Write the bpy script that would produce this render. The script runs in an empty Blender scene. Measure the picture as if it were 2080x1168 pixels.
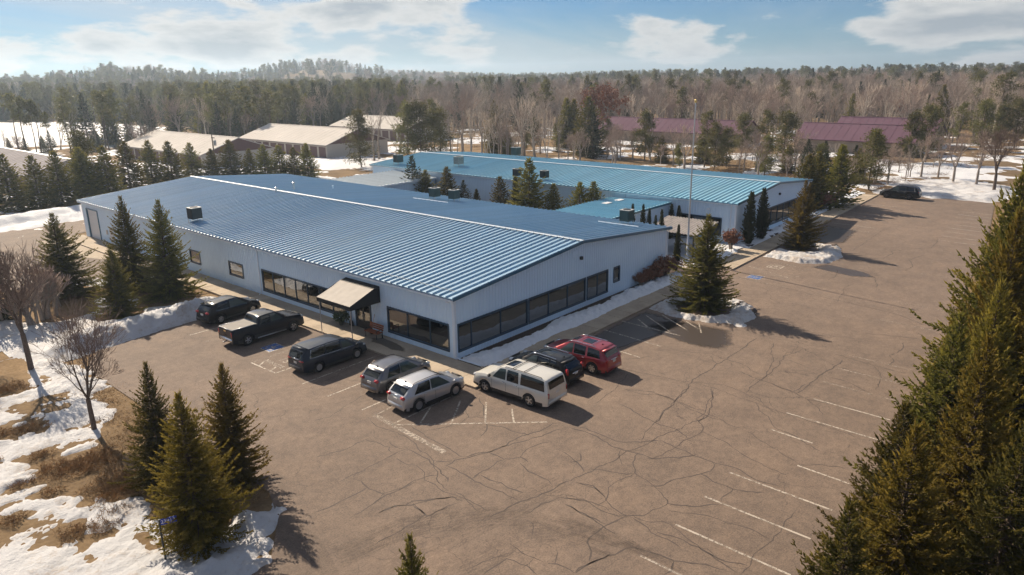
import bpy, bmesh, math, random
import numpy as np
from mathutils import Vector, Matrix

# ------------------------------------------------------------------ scene, camera, sky, sun
SC = bpy.context.scene
COL = SC.collection
SUN_TO = Vector((0.20, 1.36, 1.0)).normalized()          # towards the sun
SUN_EL = math.asin(SUN_TO.z)
SUN_AZ = math.atan2(SUN_TO.x, SUN_TO.y)

cam_d = bpy.data.cameras.new('camera')
cam = bpy.data.objects.new('camera', cam_d)
COL.objects.link(cam)
cam_d.sensor_width = 36.0
cam_d.lens = 1468.97 / 2080 * 36
cam_d.clip_start = 0.5
cam_d.clip_end = 20000
_p, _r, _y = 0.2872, -0.0143, 0.8536
_fw = Vector((math.sin(_y) * math.cos(_p), math.cos(_y) * math.cos(_p), -math.sin(_p)))
_rt = Vector((math.cos(_y), -math.sin(_y), 0))
_up = _rt.cross(_fw)
_r2 = _rt * math.cos(_r) + _up * math.sin(_r)
_u2 = _up * math.cos(_r) - _rt * math.sin(_r)
CAM = Vector((-31.154, -32.214, 18.187))
cam.matrix_world = Matrix(((_r2.x, _u2.x, -_fw.x, CAM.x), (_r2.y, _u2.y, -_fw.y, CAM.y), (_r2.z, _u2.z, -_fw.z, CAM.z), (0, 0, 0, 1)))
SC.camera = cam

vs = SC.view_settings
vs.view_transform = 'Standard'
vs.look = 'None'
vs.gamma = 1.0
vs.use_curve_mapping = False
vs.exposure = 0.75
SC.cycles.use_denoising = True
SC.cycles.max_bounces = 6
SC.cycles.diffuse_bounces = 2
SC.cycles.glossy_bounces = 3
SC.cycles.transparent_max_bounces = 12
SC.cycles.volume_bounces = 0
SC.cycles.sample_clamp_indirect = 4.0
SC.cycles.use_light_tree = False
SC.cycles.use_adaptive_sampling = True
SC.cycles.adaptive_threshold = 0.02

W = bpy.data.worlds.new('World')
SC.world = W
W.use_nodes = True
nt = W.node_tree
N, L = nt.nodes, nt.links
for n in list(N):
    N.remove(n)
def nn(tree, kind, **kw):
    n = tree.nodes.new(kind)
    for k, v in kw.items():
        setattr(n, k, v)
    return n
out = nn(nt, 'ShaderNodeOutputWorld')
bg = nn(nt, 'ShaderNodeBackground')
bg.inputs['Strength'].default_value = 0.041
sky = nn(nt, 'ShaderNodeTexSky', sky_type='NISHITA')
sky.sun_disc = False
sky.sun_elevation = SUN_EL
sky.sun_rotation = SUN_AZ
sky.altitude = 350
sky.air_density = 1.0
sky.dust_density = 0.3
sky.ozone_density = 2.5
# clouds: two layers of a flat deck seen in perspective
tc = nn(nt, 'ShaderNodeTexCoord')
sep = nn(nt, 'ShaderNodeSeparateXYZ')
L.new(tc.outputs['Generated'], sep.inputs[0])
def mth(tree, op, a, b=None, c=None, clamp=False):
    n = tree.nodes.new('ShaderNodeMath')
    n.operation = op
    n.use_clamp = clamp
    for i, v in enumerate((a, b, c)):
        if v is None:
            continue
        if isinstance(v, (int, float)):
            n.inputs[i].default_value = v
        else:
            tree.links.new(v, n.inputs[i])
    return n.outputs[0]
zpos = mth(nt, 'MAXIMUM', sep.outputs['Z'], 0.0)
zz = mth(nt, 'ADD', zpos, 0.16)
cu = mth(nt, 'DIVIDE', sep.outputs['X'], zz)
cv = mth(nt, 'DIVIDE', sep.outputs['Y'], zz)
comb = nn(nt, 'ShaderNodeCombineXYZ')
L.new(cu, comb.inputs[0]); L.new(cv, comb.inputs[1])
comb2 = nn(nt, 'ShaderNodeCombineXYZ')
L.new(sep.outputs['X'], comb2.inputs[0]); L.new(sep.outputs['Y'], comb2.inputs[1]); L.new(mth(nt, 'MULTIPLY', zpos, 3.4), comb2.inputs[2])
def cloud_layer(src, scale, detail, lo, hi, loc, dist, stretch, rough=0.55):
    mp = nn(nt, 'ShaderNodeMapping')
    mp.inputs['Rotation'].default_value = (0, 0, math.radians(-42))
    mp.inputs['Scale'].default_value = (stretch, 1.0, 1.0)
    mp.inputs['Location'].default_value = loc
    L.new(src, mp.inputs[0])
    nz = nn(nt, 'ShaderNodeTexNoise')
    nz.inputs['Scale'].default_value = scale
    nz.inputs['Detail'].default_value = detail
    nz.inputs['Roughness'].default_value = rough
    nz.inputs['Distortion'].default_value = dist
    L.new(mp.outputs[0], nz.inputs['Vector'])
    mr = nn(nt, 'ShaderNodeMapRange')
    mr.interpolation_type = 'SMOOTHSTEP'
    mr.inputs['From Min'].default_value = lo
    mr.inputs['From Max'].default_value = hi
    L.new(nz.outputs['Fac'], mr.inputs['Value'])
    return mr.outputs['Result'], nz.outputs['Fac']
c1, f1 = cloud_layer(comb2.outputs[0], 4.6, 10, 0.505, 0.58, (4.1, 0, 0), 0.12, 1.0)   # puffy cumulus
c2, f2 = cloud_layer(comb.outputs[0], 0.55, 8, 0.40, 0.78, (11.3, 7.9, 0), 0.9, 0.35)      # high veil
tint = nn(nt, 'ShaderNodeMix', data_type='RGBA', blend_type='MULTIPLY')
tint.inputs['Factor'].default_value = 1.0
L.new(sky.outputs[0], tint.inputs[6]); tint.inputs[7].default_value = (0.36, 0.70, 1.08, 1)
pale = nn(nt, 'ShaderNodeMix', data_type='RGBA')                     # paler air towards the horizon
hzf = nn(nt, 'ShaderNodeMapRange'); hzf.interpolation_type = 'SMOOTHSTEP'
for k_, v_ in zip(('From Min', 'From Max', 'To Min', 'To Max'), (0.0, 0.12, 0.32, 0.0)): hzf.inputs[k_].default_value = v_
L.new(zpos, hzf.inputs['Value']); L.new(hzf.outputs['Result'], pale.inputs['Factor'])
L.new(tint.outputs[2], pale.inputs[6]); pale.inputs[7].default_value = (5.6, 7.2, 8.2, 1)
veil = nn(nt, 'ShaderNodeMix', data_type='RGBA')
L.new(mth(nt, 'MULTIPLY', c2, 0.68), veil.inputs['Factor'])
L.new(pale.outputs[2], veil.inputs[6])
veil.inputs[7].default_value = (8.4, 8.9, 9.3, 1)
puff_col = nn(nt, 'ShaderNodeMix', data_type='RGBA')
mrs = nn(nt, 'ShaderNodeMapRange')
mrs.inputs['From Min'].default_value = 0.57; mrs.inputs['From Max'].default_value = 0.68
L.new(f1, mrs.inputs['Value'])
L.new(mrs.outputs['Result'], puff_col.inputs['Factor'])
puff_col.inputs[6].default_value = (10.8, 10.7, 10.4, 1)
puff_col.inputs[7].default_value = (5.8, 6.4, 7.0, 1)
puff = nn(nt, 'ShaderNodeMix', data_type='RGBA')
L.new(mth(nt, 'MULTIPLY', c1, 0.92), puff.inputs['Factor'])
L.new(veil.outputs[2], puff.inputs[6])
L.new(puff_col.outputs[2], puff.inputs[7])
L.new(puff.outputs[2], bg.inputs['Color'])
L.new(bg.outputs[0], out.inputs['Surface'])

sun_d = bpy.data.lights.new('sun', 'SUN')
sun_d.energy = 5.0
sun_d.angle = math.radians(0.55)
sun_d.color = (1.0, 0.85, 0.66)
sun = bpy.data.objects.new('sun', sun_d)
COL.objects.link(sun)
sun.rotation_euler = (-SUN_TO).to_track_quat('-Z', 'Y').to_euler()
sun.location = (0, 0, 80)

# ------------------------------------------------------------------ helpers
rng = random.Random(7)
nrg = np.random.default_rng(11)

def text_mesh(name, txt, size, mat, parent=None, loc=(0, 0, 0), rot=(0, 0, 0), space=1.0):
    c = bpy.data.curves.new(name, 'FONT'); c.body = txt; c.size = size; c.align_x = 'CENTER'; c.align_y = 'CENTER'; c.resolution_u = 3; c.space_character = space
    o = bpy.data.objects.new(name, c); COL.objects.link(o)
    bpy.context.view_layer.update()
    me = bpy.data.meshes.new_from_object(o.evaluated_get(bpy.context.evaluated_depsgraph_get()))
    bpy.data.objects.remove(o); bpy.data.curves.remove(c)
    me.materials.clear(); me.materials.append(mat)
    return link(name, me, parent, loc, rot)

def tag(o, label=None, cat=None, group=None, kind=None):
    if label: o['label'] = label
    if cat: o['category'] = cat
    if group: o['group'] = group
    if kind: o['kind'] = kind
    return o

def empty(name, loc=(0, 0, 0), rz=0.0, parent=None):
    o = bpy.data.objects.new(name, None)
    o.empty_display_size = 0.3
    COL.objects.link(o)
    o.location = loc
    o.rotation_euler = (0, 0, rz)
    if parent: o.parent = parent
    return o

def link(name, me, parent=None, loc=(0, 0, 0), rot=(0, 0, 0), scale=None):
    o = bpy.data.objects.new(name, me)
    COL.objects.link(o)
    o.location = loc
    o.rotation_euler = rot
    if scale is not None: o.scale = scale
    if parent: o.parent = parent
    return o

def pymesh(name, verts, faces, mats=(), smooth=False, midx=None):
    me = bpy.data.meshes.new(name)
    me.from_pydata([tuple(v) for v in verts], [], [tuple(f) for f in faces])
    for m in mats: me.materials.append(m)
    if midx is not None: me.polygons.foreach_set('material_index', np.asarray(midx, dtype=np.int32))
    if smooth: me.polygons.foreach_set('use_smooth', np.ones(len(me.polygons), dtype=bool))
    me.update()
    return me

def npmesh(name, verts, faces, mats=(), smooth=False, midx=None):
    """verts (n,3), faces (m,k) arrays, k = 3 or 4"""
    verts = np.asarray(verts, dtype=np.float32); faces = np.asarray(faces, dtype=np.int32)
    me = bpy.data.meshes.new(name)
    me.vertices.add(len(verts)); me.vertices.foreach_set('co', verts.ravel())
    k = faces.shape[1]
    me.loops.add(faces.size); me.loops.foreach_set('vertex_index', faces.ravel())
    me.polygons.add(len(faces))
    me.polygons.foreach_set('loop_start', np.arange(0, faces.size, k, dtype=np.int32))
    if midx is not None: me.polygons.foreach_set('material_index', np.asarray(midx, dtype=np.int32))
    if smooth: me.polygons.foreach_set('use_smooth', np.ones(len(faces), dtype=bool))
    for m in mats: me.materials.append(m)
    me.update(calc_edges=True)
    return me

class MB:
    """collects simple solids into one mesh"""
    def __init__(self): self.v = []; self.f = []
    def poly(self, pts, flip=False):
        b = len(self.v); self.v += [tuple(p) for p in pts]
        idx = list(range(b, b + len(pts)))
        self.f.append(idx[::-1] if flip else idx); return self
    def box(self, x0, x1, y0, y1, z0, z1):
        b = len(self.v)
        self.v += [(x0, y0, z0), (x1, y0, z0), (x1, y1, z0), (x0, y1, z0), (x0, y0, z1), (x1, y0, z1), (x1, y1, z1), (x0, y1, z1)]
        for f in ((3, 2, 1, 0), (4, 5, 6, 7), (0, 1, 5, 4), (1, 2, 6, 5), (2, 3, 7, 6), (3, 0, 4, 7)):
            self.f.append([b + i for i in f])
        return self
    def prism(self, prof, axis, a0, a1):
        """profile (list of 2-tuples) extruded along axis x (prof=y,z) or y (prof=x,z) or z (prof=x,y)"""
        b = len(self.v); n = len(prof)
        for a in (a0, a1):
            for p, q in prof:
                self.v.append({'x': (a, p, q), 'y': (p, a, q), 'z': (p, q, a)}[axis])
        for i in range(n):
            j = (i + 1) % n
            self.f.append([b + i, b + j, b + n + j, b + n + i])
        self.f.append([b + i for i in range(n)][::-1]); self.f.append([b + n + i for i in range(n)])
        return self
    def tube(self, pts, r, n=8, r1=None, caps=True):
        pts = [Vector(p) for p in pts]; m = len(pts); b = len(self.v)
        for i, p in enumerate(pts):
            d = (pts[min(i + 1, m - 1)] - pts[max(i - 1, 0)]).normalized()
            a = d.cross(Vector((0, 0, 1)) if abs(d.z) < 0.9 else Vector((1, 0, 0))).normalized(); c = d.cross(a)
            rr = r if r1 is None else r + (r1 - r) * i / max(1, m - 1)
            for k in range(n):
                t = 2 * math.pi * k / n
                self.v.append(tuple(p + a * math.cos(t) * rr + c * math.sin(t) * rr))
        for i in range(m - 1):
            for k in range(n):
                k2 = (k + 1) % n
                self.f.append([b + i * n + k, b + i * n + k2, b + (i + 1) * n + k2, b + (i + 1) * n + k])
        if caps:
            self.f.append([b + k for k in range(n)][::-1]); self.f.append([b + (m - 1) * n + k for k in range(n)])
        return self
    def lathe(self, prof, n=20, c=(0, 0, 0), axis='z', caps=True):
        b = len(self.v); m = len(prof)
        for r, h in prof:
            for k in range(n):
                t = 2 * math.pi * k / n; x, y = r * math.cos(t), r * math.sin(t)
                p = {'z': (x, y, h), 'y': (x, h, y), 'x': (h, x, y)}[axis]
                self.v.append((p[0] + c[0], p[1] + c[1], p[2] + c[2]))
        for i in range(m - 1):
            for k in range(n):
                k2 = (k + 1) % n
                self.f.append([b + i * n + k, b + i * n + k2, b + (i + 1) * n + k2, b + (i + 1) * n + k])
        if caps: self.f.append([b + k for k in range(n)][::-1]); self.f.append([b + (m - 1) * n + k for k in range(n)])
        return self
    def mesh(self, name, mat, smooth=False, off=None):
        v = self.v
        if off is not None: v = [(a - off[0], b - off[1], c - off[2]) for a, b, c in v]
        me = pymesh(name, v, self.f, [mat] if mat else [], smooth)
        bm = bmesh.new(); bm.from_mesh(me); bmesh.ops.recalc_face_normals(bm, faces=bm.faces); bm.to_mesh(me); bm.free()
        return me
    def build(self, name, mat, parent=None, smooth=False, bevel=0.0, off=None):
        """verts are in the parent's space unless off (the parent's world position) is given"""
        me = self.mesh(name, mat, smooth, off)
        if bevel:
            bm = bmesh.new(); bm.from_mesh(me)
            bmesh.ops.bevel(bm, geom=list(bm.edges), offset=bevel, segments=2, affect='EDGES', clamp_overlap=True)
            bm.to_mesh(me); bm.free()
        return link(name, me, parent)

# value noise, fractal, vectorised
_perm = np.random.default_rng(5).random((256, 256)).astype(np.float32)
def vnoise(x, y):
    xi = np.floor(x).astype(int); yi = np.floor(y).astype(int); fx = x - xi; fy = y - yi
    fx = fx * fx * (3 - 2 * fx); fy = fy * fy * (3 - 2 * fy)
    a = _perm[xi & 255, yi & 255]; b = _perm[(xi + 1) & 255, yi & 255]; c = _perm[xi & 255, (yi + 1) & 255]; d = _perm[(xi + 1) & 255, (yi + 1) & 255]
    return (a * (1 - fx) + b * fx) * (1 - fy) + (c * (1 - fx) + d * fx) * fy
def fbm(x, y, s=1.0, o=4, seed=0.0):
    t = 0; amp = 1; tot = 0
    x = np.asarray(x, float) * s + seed * 17.3; y = np.asarray(y, float) * s + seed * 9.1
    for i in range(o):
        t = t + amp * vnoise(x, y); tot += amp; amp *= 0.5; x = x * 2.03 + 31.7; y = y * 2.03 + 11.9
    return t / tot
def sstep(a, b, x):
    t = np.clip((x - a) / (b - a), 0, 1); return t * t * (3 - 2 * t)

# ------------------------------------------------------------------ materials
MT = {}
def nodes_of(name):
    m = bpy.data.materials.new(name); m.use_nodes = True
    t = m.node_tree
    b = t.nodes['Principled BSDF']
    return m, t, b
def coords(t, space):
    if space == 'world': return t.nodes.new('ShaderNodeNewGeometry').outputs['Position']
    return t.nodes.new('ShaderNodeTexCoord').outputs['Object']
def noise(t, vec, scale, detail=4, rough=0.55, dist=0.0):
    n = t.nodes.new('ShaderNodeTexNoise'); t.links.new(vec, n.inputs['Vector'])
    n.inputs['Scale'].default_value = scale; n.inputs['Detail'].default_value = detail
    n.inputs['Roughness'].default_value = rough; n.inputs['Distortion'].default_value = dist
    return n.outputs['Fac']
def ramp(t, fac, stops):
    r = t.nodes.new('ShaderNodeValToRGB'); t.links.new(fac, r.inputs['Fac'])
    e = r.color_ramp.elements
    while len(e) > len(stops): e.remove(e[-1])
    while len(e) < len(stops): e.new(0.5)
    for k, (p, c) in enumerate(stops):
        e[k].position = p; e[k].color = (*c, 1) if len(c) == 3 else c
    return r.outputs['Color']
def mixc(t, fac, a, b, mode='MIX'):
    n = t.nodes.new('ShaderNodeMix'); n.data_type = 'RGBA'; n.blend_type = mode
    for sock, v in ((n.inputs['Factor'], fac), (n.inputs[6], a), (n.inputs[7], b)):
        if isinstance(v, (int, float)): sock.default_value = v
        elif isinstance(v, tuple): sock.default_value = (*v, 1) if len(v) == 3 else v
        else: t.links.new(v, sock)
    return n.outputs[2]
def mrange(t, v, a, b, c=0.0, d=1.0):
    n = t.nodes.new('ShaderNodeMapRange'); t.links.new(v, n.inputs['Value'])
    for k, x in zip(('From Min', 'From Max', 'To Min', 'To Max'), (a, b, c, d)): n.inputs[k].default_value = x
    return n.outputs['Result']
def bump(t, b, h, strength, dist):
    n = t.nodes.new('ShaderNodeBump'); n.inputs['Strength'].default_value = strength; n.inputs['Distance'].default_value = dist
    t.links.new(h, n.inputs['Height']); t.links.new(n.outputs['Normal'], b.inputs['Normal'])
def M(name, col, rough=0.7, metal=0.0, spec=0.5, var=0.0, vs=3.0, bmp=0.0, bs=25.0, bd=0.01, coat=0.0, space='world', rnd=0.0, coat_rough=0.05):
    m, t, b = nodes_of(name)
    b.inputs['Roughness'].default_value = rough; b.inputs['Metallic'].default_value = metal
    b.inputs['Specular IOR Level'].default_value = spec
    b.inputs['Coat Weight'].default_value = coat; b.inputs['Coat Roughness'].default_value = coat_rough
    b.inputs['Base Color'].default_value = (*col, 1)
    c = None
    if var or bmp: vec = coords(t, space)
    if var:
        f = noise(t, vec, vs, 5)
        c = ramp(t, f, [(0.25, tuple(x * (1 - var) for x in col)), (0.75, tuple(min(1, x * (1 + var)) for x in col))])
    if rnd:
        oi = t.nodes.new('ShaderNodeObjectInfo')
        hs = t.nodes.new('ShaderNodeHueSaturation')
        t.links.new(mrange(t, oi.outputs['Random'], 0, 1, 1 - rnd, 1 + rnd), hs.inputs['Value'])
        if c is not None: t.links.new(c, hs.inputs['Color'])
        else: hs.inputs['Color'].default_value = (*col, 1)
        c = hs.outputs['Color']
    if c is not None: t.links.new(c, b.inputs['Base Color'])
    if bmp: bump(t, b, noise(t, vec, bs, 4), bmp, bd)
    MT[name] = m
    return m
# ------------------------------------------------------------------ ground materials
def make_asphalt(name, tone=1.0):
    m, t, b = nodes_of(name)
    v = coords(t, 'world')
    big = noise(t, v, 0.045, 5, 0.6)
    mid = noise(t, v, 0.6, 6, 0.65)
    fine = noise(t, v, 13.0, 4, 0.85)
    base = ramp(t, big, [(0.3, (0.152 * tone, 0.114 * tone, 0.089 * tone)), (0.7, (0.198 * tone, 0.147 * tone, 0.113 * tone))])
    base = mixc(t, mrange(t, mid, 0.3, 0.7), base, mixc(t, 1.0, base, (0.72, 0.73, 0.76), 'MULTIPLY'))
    pat = noise(t, v, 0.16, 6, 0.7, 0.6)
    base = mixc(t, mrange(t, pat, 0.52, 0.68, 0.0, 0.5), base, mixc(t, 1.0, base, (1.22, 1.18, 1.12), 'MULTIPLY'))
    base = mixc(t, mrange(t, pat, 0.42, 0.3, 0.0, 0.55), base, mixc(t, 1.0, base, (0.74, 0.74, 0.78), 'MULTIPLY'))
    mot = noise(t, v, 2.6, 5, 0.7)
    base = mixc(t, mrange(t, mot, 0.38, 0.62), mixc(t, 1.0, base, (0.86, 0.86, 0.87), 'MULTIPLY'), mixc(t, 1.0, base, (1.10, 1.09, 1.08), 'MULTIPLY'))
    base = mixc(t, mrange(t, fine, 0.36, 0.64, 0.0, 1.0), mixc(t, 1.0, base, (0.72, 0.72, 0.73), 'MULTIPLY'), mixc(t, 1.0, base, (1.42, 1.40, 1.37), 'MULTIPLY'))
    spk = noise(t, v, 85.0, 2, 0.9)
    base = mixc(t, mrange(t, spk, 0.6, 0.78, 0.0, 0.55), base, (0.30, 0.25, 0.20))
    # long oily streaks along the driving direction
    mp = t.nodes.new('ShaderNodeMapping'); t.links.new(v, mp.inputs[0]); mp.inputs['Scale'].default_value = (0.06, 0.9, 1.0)
    st = noise(t, mp.outputs[0], 1.0, 4, 0.6)
    base = mixc(t, mrange(t, st, 0.55, 0.8, 0.0, 0.35), base, (0.10, 0.078, 0.065))
    # hairline cracks
    def hair(scale, width, amount, seed):
        dn = t.nodes.new('ShaderNodeTexNoise'); dn.inputs['Scale'].default_value = 0.8; dn.inputs['Detail'].default_value = 5; t.links.new(v, dn.inputs['Vector'])
        add = t.nodes.new('ShaderNodeVectorMath'); add.operation = 'MULTIPLY_ADD'
        t.links.new(dn.outputs['Color'], add.inputs[0]); add.inputs[1].default_value = (1.6, 1.6, 0); t.links.new(v, add.inputs[2])
        vo = t.nodes.new('ShaderNodeTexVoronoi'); vo.feature = 'DISTANCE_TO_EDGE'; vo.voronoi_dimensions = '2D'
        mp2 = t.nodes.new('ShaderNodeMapping'); t.links.new(add.outputs[0], mp2.inputs[0]); mp2.inputs['Location'].default_value = (seed, seed * 2, 0)
        t.links.new(mp2.outputs[0], vo.inputs['Vector']); vo.inputs['Scale'].default_value = scale
        ln = mrange(t, vo.outputs['Distance'], 0.0, width, 1.0, 0.0)
        gate = mrange(t, noise(t, v, 0.11 + 0.01 * seed, 3), 0.47, 0.6, 0.0, amount)
        return mth(t, 'MULTIPLY', ln, gate, clamp=True)
    base = mixc(t, hair(0.24, 0.007, 0.9, 3.1), base, (0.05, 0.04, 0.036))
    base = mixc(t, hair(0.55, 0.014, 0.65, 8.4), base, (0.06, 0.046, 0.04))
    t.links.new(base, b.inputs['Base Color'])
    b.inputs['Roughness'].default_value = 0.86
    b.inputs['Specular IOR Level'].default_value = 0.3
    bump(t, b, fine, 0.35, 0.012)
    MT[name] = m
    return m
make_asphalt('asphalt')
make_asphalt('asphalt_old', 0.86)

def make_worn(name, col, keep=0.5, rough=0.7, top=0.95, soft=0.08, fs=6.0):
    m, t, b = nodes_of(name)
    v = coords(t, 'world')
    b.inputs['Base Color'].default_value = (*col, 1); b.inputs['Roughness'].default_value = rough
    f = noise(t, v, fs, 6, 0.75)
    g = noise(t, v, 0.6, 3)
    al = mrange(t, mth(t, 'ADD', mth(t, 'MULTIPLY', f, 0.75), mth(t, 'MULTIPLY', g, 0.35)), keep - soft, keep + soft, 0.0, top)
    t.links.new(al, b.inputs['Alpha'])
    MT[name] = m
    return m
make_worn('paint_white', (0.46, 0.40, 0.335), 0.52)
make_worn('paint_faded', (0.36, 0.30, 0.245), 0.57)
make_worn('paint_blue', (0.05, 0.12, 0.32), 0.44)
make_worn('tar_seal', (0.070, 0.052, 0.044), 0.40, 0.8)
make_worn('tyre_rubber_marks', (0.10, 0.076, 0.062), 0.60, 0.85, 0.22, 0.2, 3.0)

def make_grass():
    m, t, b = nodes_of('dry_lawn')
    v = coords(t, 'world')
    f = noise(t, v, 0.35, 6, 0.6); g = noise(t, v, 5.0, 5, 0.7); h = noise(t, v, 0.012, 4)
    c = ramp(t, f, [(0.3, (0.17, 0.115, 0.064)), (0.5, (0.27, 0.185, 0.102)), (0.72, (0.36, 0.255, 0.148))])
    c = mixc(t, mrange(t, g, 0.3, 0.75), c, mixc(t, 1.0, c, (0.55, 0.52, 0.5), 'MULTIPLY'))
    c = mixc(t, mrange(t, h, 0.45, 0.62, 0.0, 0.6), c, (0.10, 0.075, 0.05))
    t.links.new(c, b.inputs['Base Color']); b.inputs['Roughness'].default_value = 0.95
    b.inputs['Specular IOR Level'].default_value = 0.1
    bump(t, b, g, 0.9, 0.08)
    MT['dry_lawn'] = m
make_grass()

def make_snow(name, dirt, dirt_col=(0.34, 0.255, 0.18), alb=(0.63, 0.64, 0.67)):
    m, t, b = nodes_of(name)
    v = coords(t, 'world')
    f = noise(t, v, 0.55, 6, 0.65); g = noise(t, v, 4.5, 6, 0.7); k = noise(t, v, 20, 3, 0.8)
    amt = mrange(t, mth(t, 'ADD', mth(t, 'MULTIPLY', f, 0.55), mth(t, 'MULTIPLY', g, 0.45)), 0.63 - dirt, 0.80 - dirt, 0.0, 0.85)
    c = mixc(t, amt, alb, dirt_col)
    c = mixc(t, mrange(t, k, 0.66, 0.74, 0.0, min(0.8, 0.3 + dirt * 3)), c, (0.20, 0.15, 0.11))
    t.links.new(c, b.inputs['Base Color']); b.inputs['Roughness'].default_value = 0.65
    b.inputs['Specular IOR Level'].default_value = 0.25
    hh = mth(t, 'ADD', mth(t, 'MULTIPLY', g, 0.6), mth(t, 'MULTIPLY', k, 0.25))
    bump(t, b, hh, 1.0, 0.16)
    MT[name] = m
make_snow('snow_clean', 0.0)
make_snow('snow_shade_bright', -0.02, alb=(0.80, 0.82, 0.85))  # paler copy of the snow: brightens the strips in the buildings' shade by colour
make_snow('snow_yard', 0.12, alb=(0.54, 0.54, 0.555))
make_snow('snow_dirty', 0.16, alb=(0.55, 0.545, 0.55))

def make_concrete():
    m, t, b = nodes_of('concrete')
    v = coords(t, 'world')
    f = noise(t, v, 0.7, 6, 0.65); g = noise(t, v, 14, 4, 0.7)
    c = ramp(t, f, [(0.3, (0.34, 0.27, 0.20)), (0.7, (0.47, 0.385, 0.285))])
    c = mixc(t, mrange(t, g, 0.35, 0.7), c, mixc(t, 1.0, c, (0.82, 0.82, 0.82), 'MULTIPLY'))
    oi = t.nodes.new('ShaderNodeObjectInfo')
    hs = t.nodes.new('ShaderNodeHueSaturation'); t.links.new(mrange(t, oi.outputs['Random'], 0, 1, 0.88, 1.1), hs.inputs['Value']); t.links.new(c, hs.inputs['Color'])
    t.links.new(hs.outputs['Color'], b.inputs['Base Color']); b.inputs['Roughness'].default_value = 0.9
    bump(t, b, g, 0.3, 0.01)
    MT['concrete'] = m
make_concrete()
M('mulch', (0.055, 0.035, 0.024), 0.95, var=0.5, vs=4, bmp=0.9, bs=14, bd=0.06)
M('joint_dark', (0.06, 0.048, 0.04), 0.95)

# ------------------------------------------------------------------ terrain
def terrain_h(x, y):
    x = np.asarray(x, float); y = np.asarray(y, float)
    dx = x + 31.0; dy = y + 32.0
    d = np.hypot(dx, dy); az = np.degrees(np.arctan2(dx, dy))
    h = -0.05 + 0.0 * d
    h = h + sstep(170, 420, d) * (fbm(x, y, 0.006, 3, 2.0) - 0.5) * 5.0
    h = h + sstep(240, 700, d) * sstep(50, 75, az) * 4.5
    # the hazy hills far to the left and the pale ridge on the horizon
    def hill(a, w, r, wr, hh): return hh * np.exp(-((az - a) / w) ** 2) * np.exp(-((d - r) / wr) ** 2)
    h = h + hill(22.5, 5.0, 950, 230, 19) + hill(34.5, 5.6, 1250, 300, 29) + hill(43, 4, 1500, 300, 8) + hill(14, 6, 1000, 300, 6)
    h = h + hill(44, 5, 2250, 260, 26) + hill(80, 16, 1900, 600, 12)
    return h
def axis_pts(lim_lo, lim_hi):
    a = [0.0]; s = 6.0
    while a[-1] < lim_hi: a.append(a[-1] + s); s *= 1.035
    b = [0.0]; s = 6.0
    while b[-1] > lim_lo: b.append(b[-1] - s); s *= 1.06
    return np.array(sorted(set(a + b)))
gx = axis_pts(-800, 2550); gy = axis_pts(-800, 2550)
gx = gx[(gx > -900) & (gx < 2660)]; gy = gy[(gy > -900) & (gy < 2660)]
X, Y = np.meshgrid(gx, gy, indexing='ij')
Z = terrain_h(X, Y)
nx, ny = X.shape
idx = np.arange(nx * ny).reshape(nx, ny)
qf = np.stack([idx[:-1, :-1], idx[1:, :-1], idx[1:, 1:], idx[:-1, 1:]], -1).reshape(-1, 4)
ground = link('ground', npmesh('ground', np.stack([X, Y, Z], -1).reshape(-1, 3), qf, [MT['dry_lawn']], True))
tag(ground, 'dry brown lawn and forest floor around the lot', 'ground', kind='structure')

def sheet(name, pts, z, mat, parent=None):
    me = pymesh(name, [(x, y, z) for x, y in pts], [list(range(len(pts)))], [mat])
    bm = bmesh.new(); bm.from_mesh(me); bmesh.ops.recalc_face_normals(bm, faces=bm.faces)
    for f in bm.faces:
        if f.normal.z < 0: f.normal_flip()
    bm.to_mesh(me); bm.free()
    return link(name, me, parent)

lot = sheet('parking_lot', [(-46, -28.5), (-10, -26.1), (20, -24.2), (63, -20.6), (89, -17.4), (88.6, -2.6), (60, -3.2), (45, -3.6), (20, -3.5), (-0.6, -3.4), (-0.6, 23),
                            (-9.5, 22.5), (-14.5, 21.0), (-16.3, 18.0), (-16.4, 8.0), (-16.6, -4.6), (-17.5, -6.8), (-19.2, -9.0), (-23, -9.9), (-46, -10.6)], 0.0, MT['asphalt'])
tag(lot, 'brown grey cracked asphalt parking lot', 'parking lot', kind='structure')
back_lot = sheet('service_yard', [(-0.4, 39), (-0.4, 66), (30, 68), (40, 76), (20, 79), (3, 77), (-6, 76), (-30, 73), (-30, 58), (-18, 46), (-10, 41.5), (-5, 39)], 0.0, MT['asphalt'])
tag(back_lot, 'asphalt yard beside the overhead door', 'service yard', kind='structure')
apron = sheet('entrance_apron', [(-16.65, -5.2), (-17.2, -9.6), (-18.2, -12.5), (-26, -13.5), (-26, -10.2), (-23, -9.95), (-19.2, -9.05), (-17.5, -6.85)], 0.004, MT['asphalt_old'])
tag(apron, 'worn grey apron at the lot entrance', 'apron', kind='structure')

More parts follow.
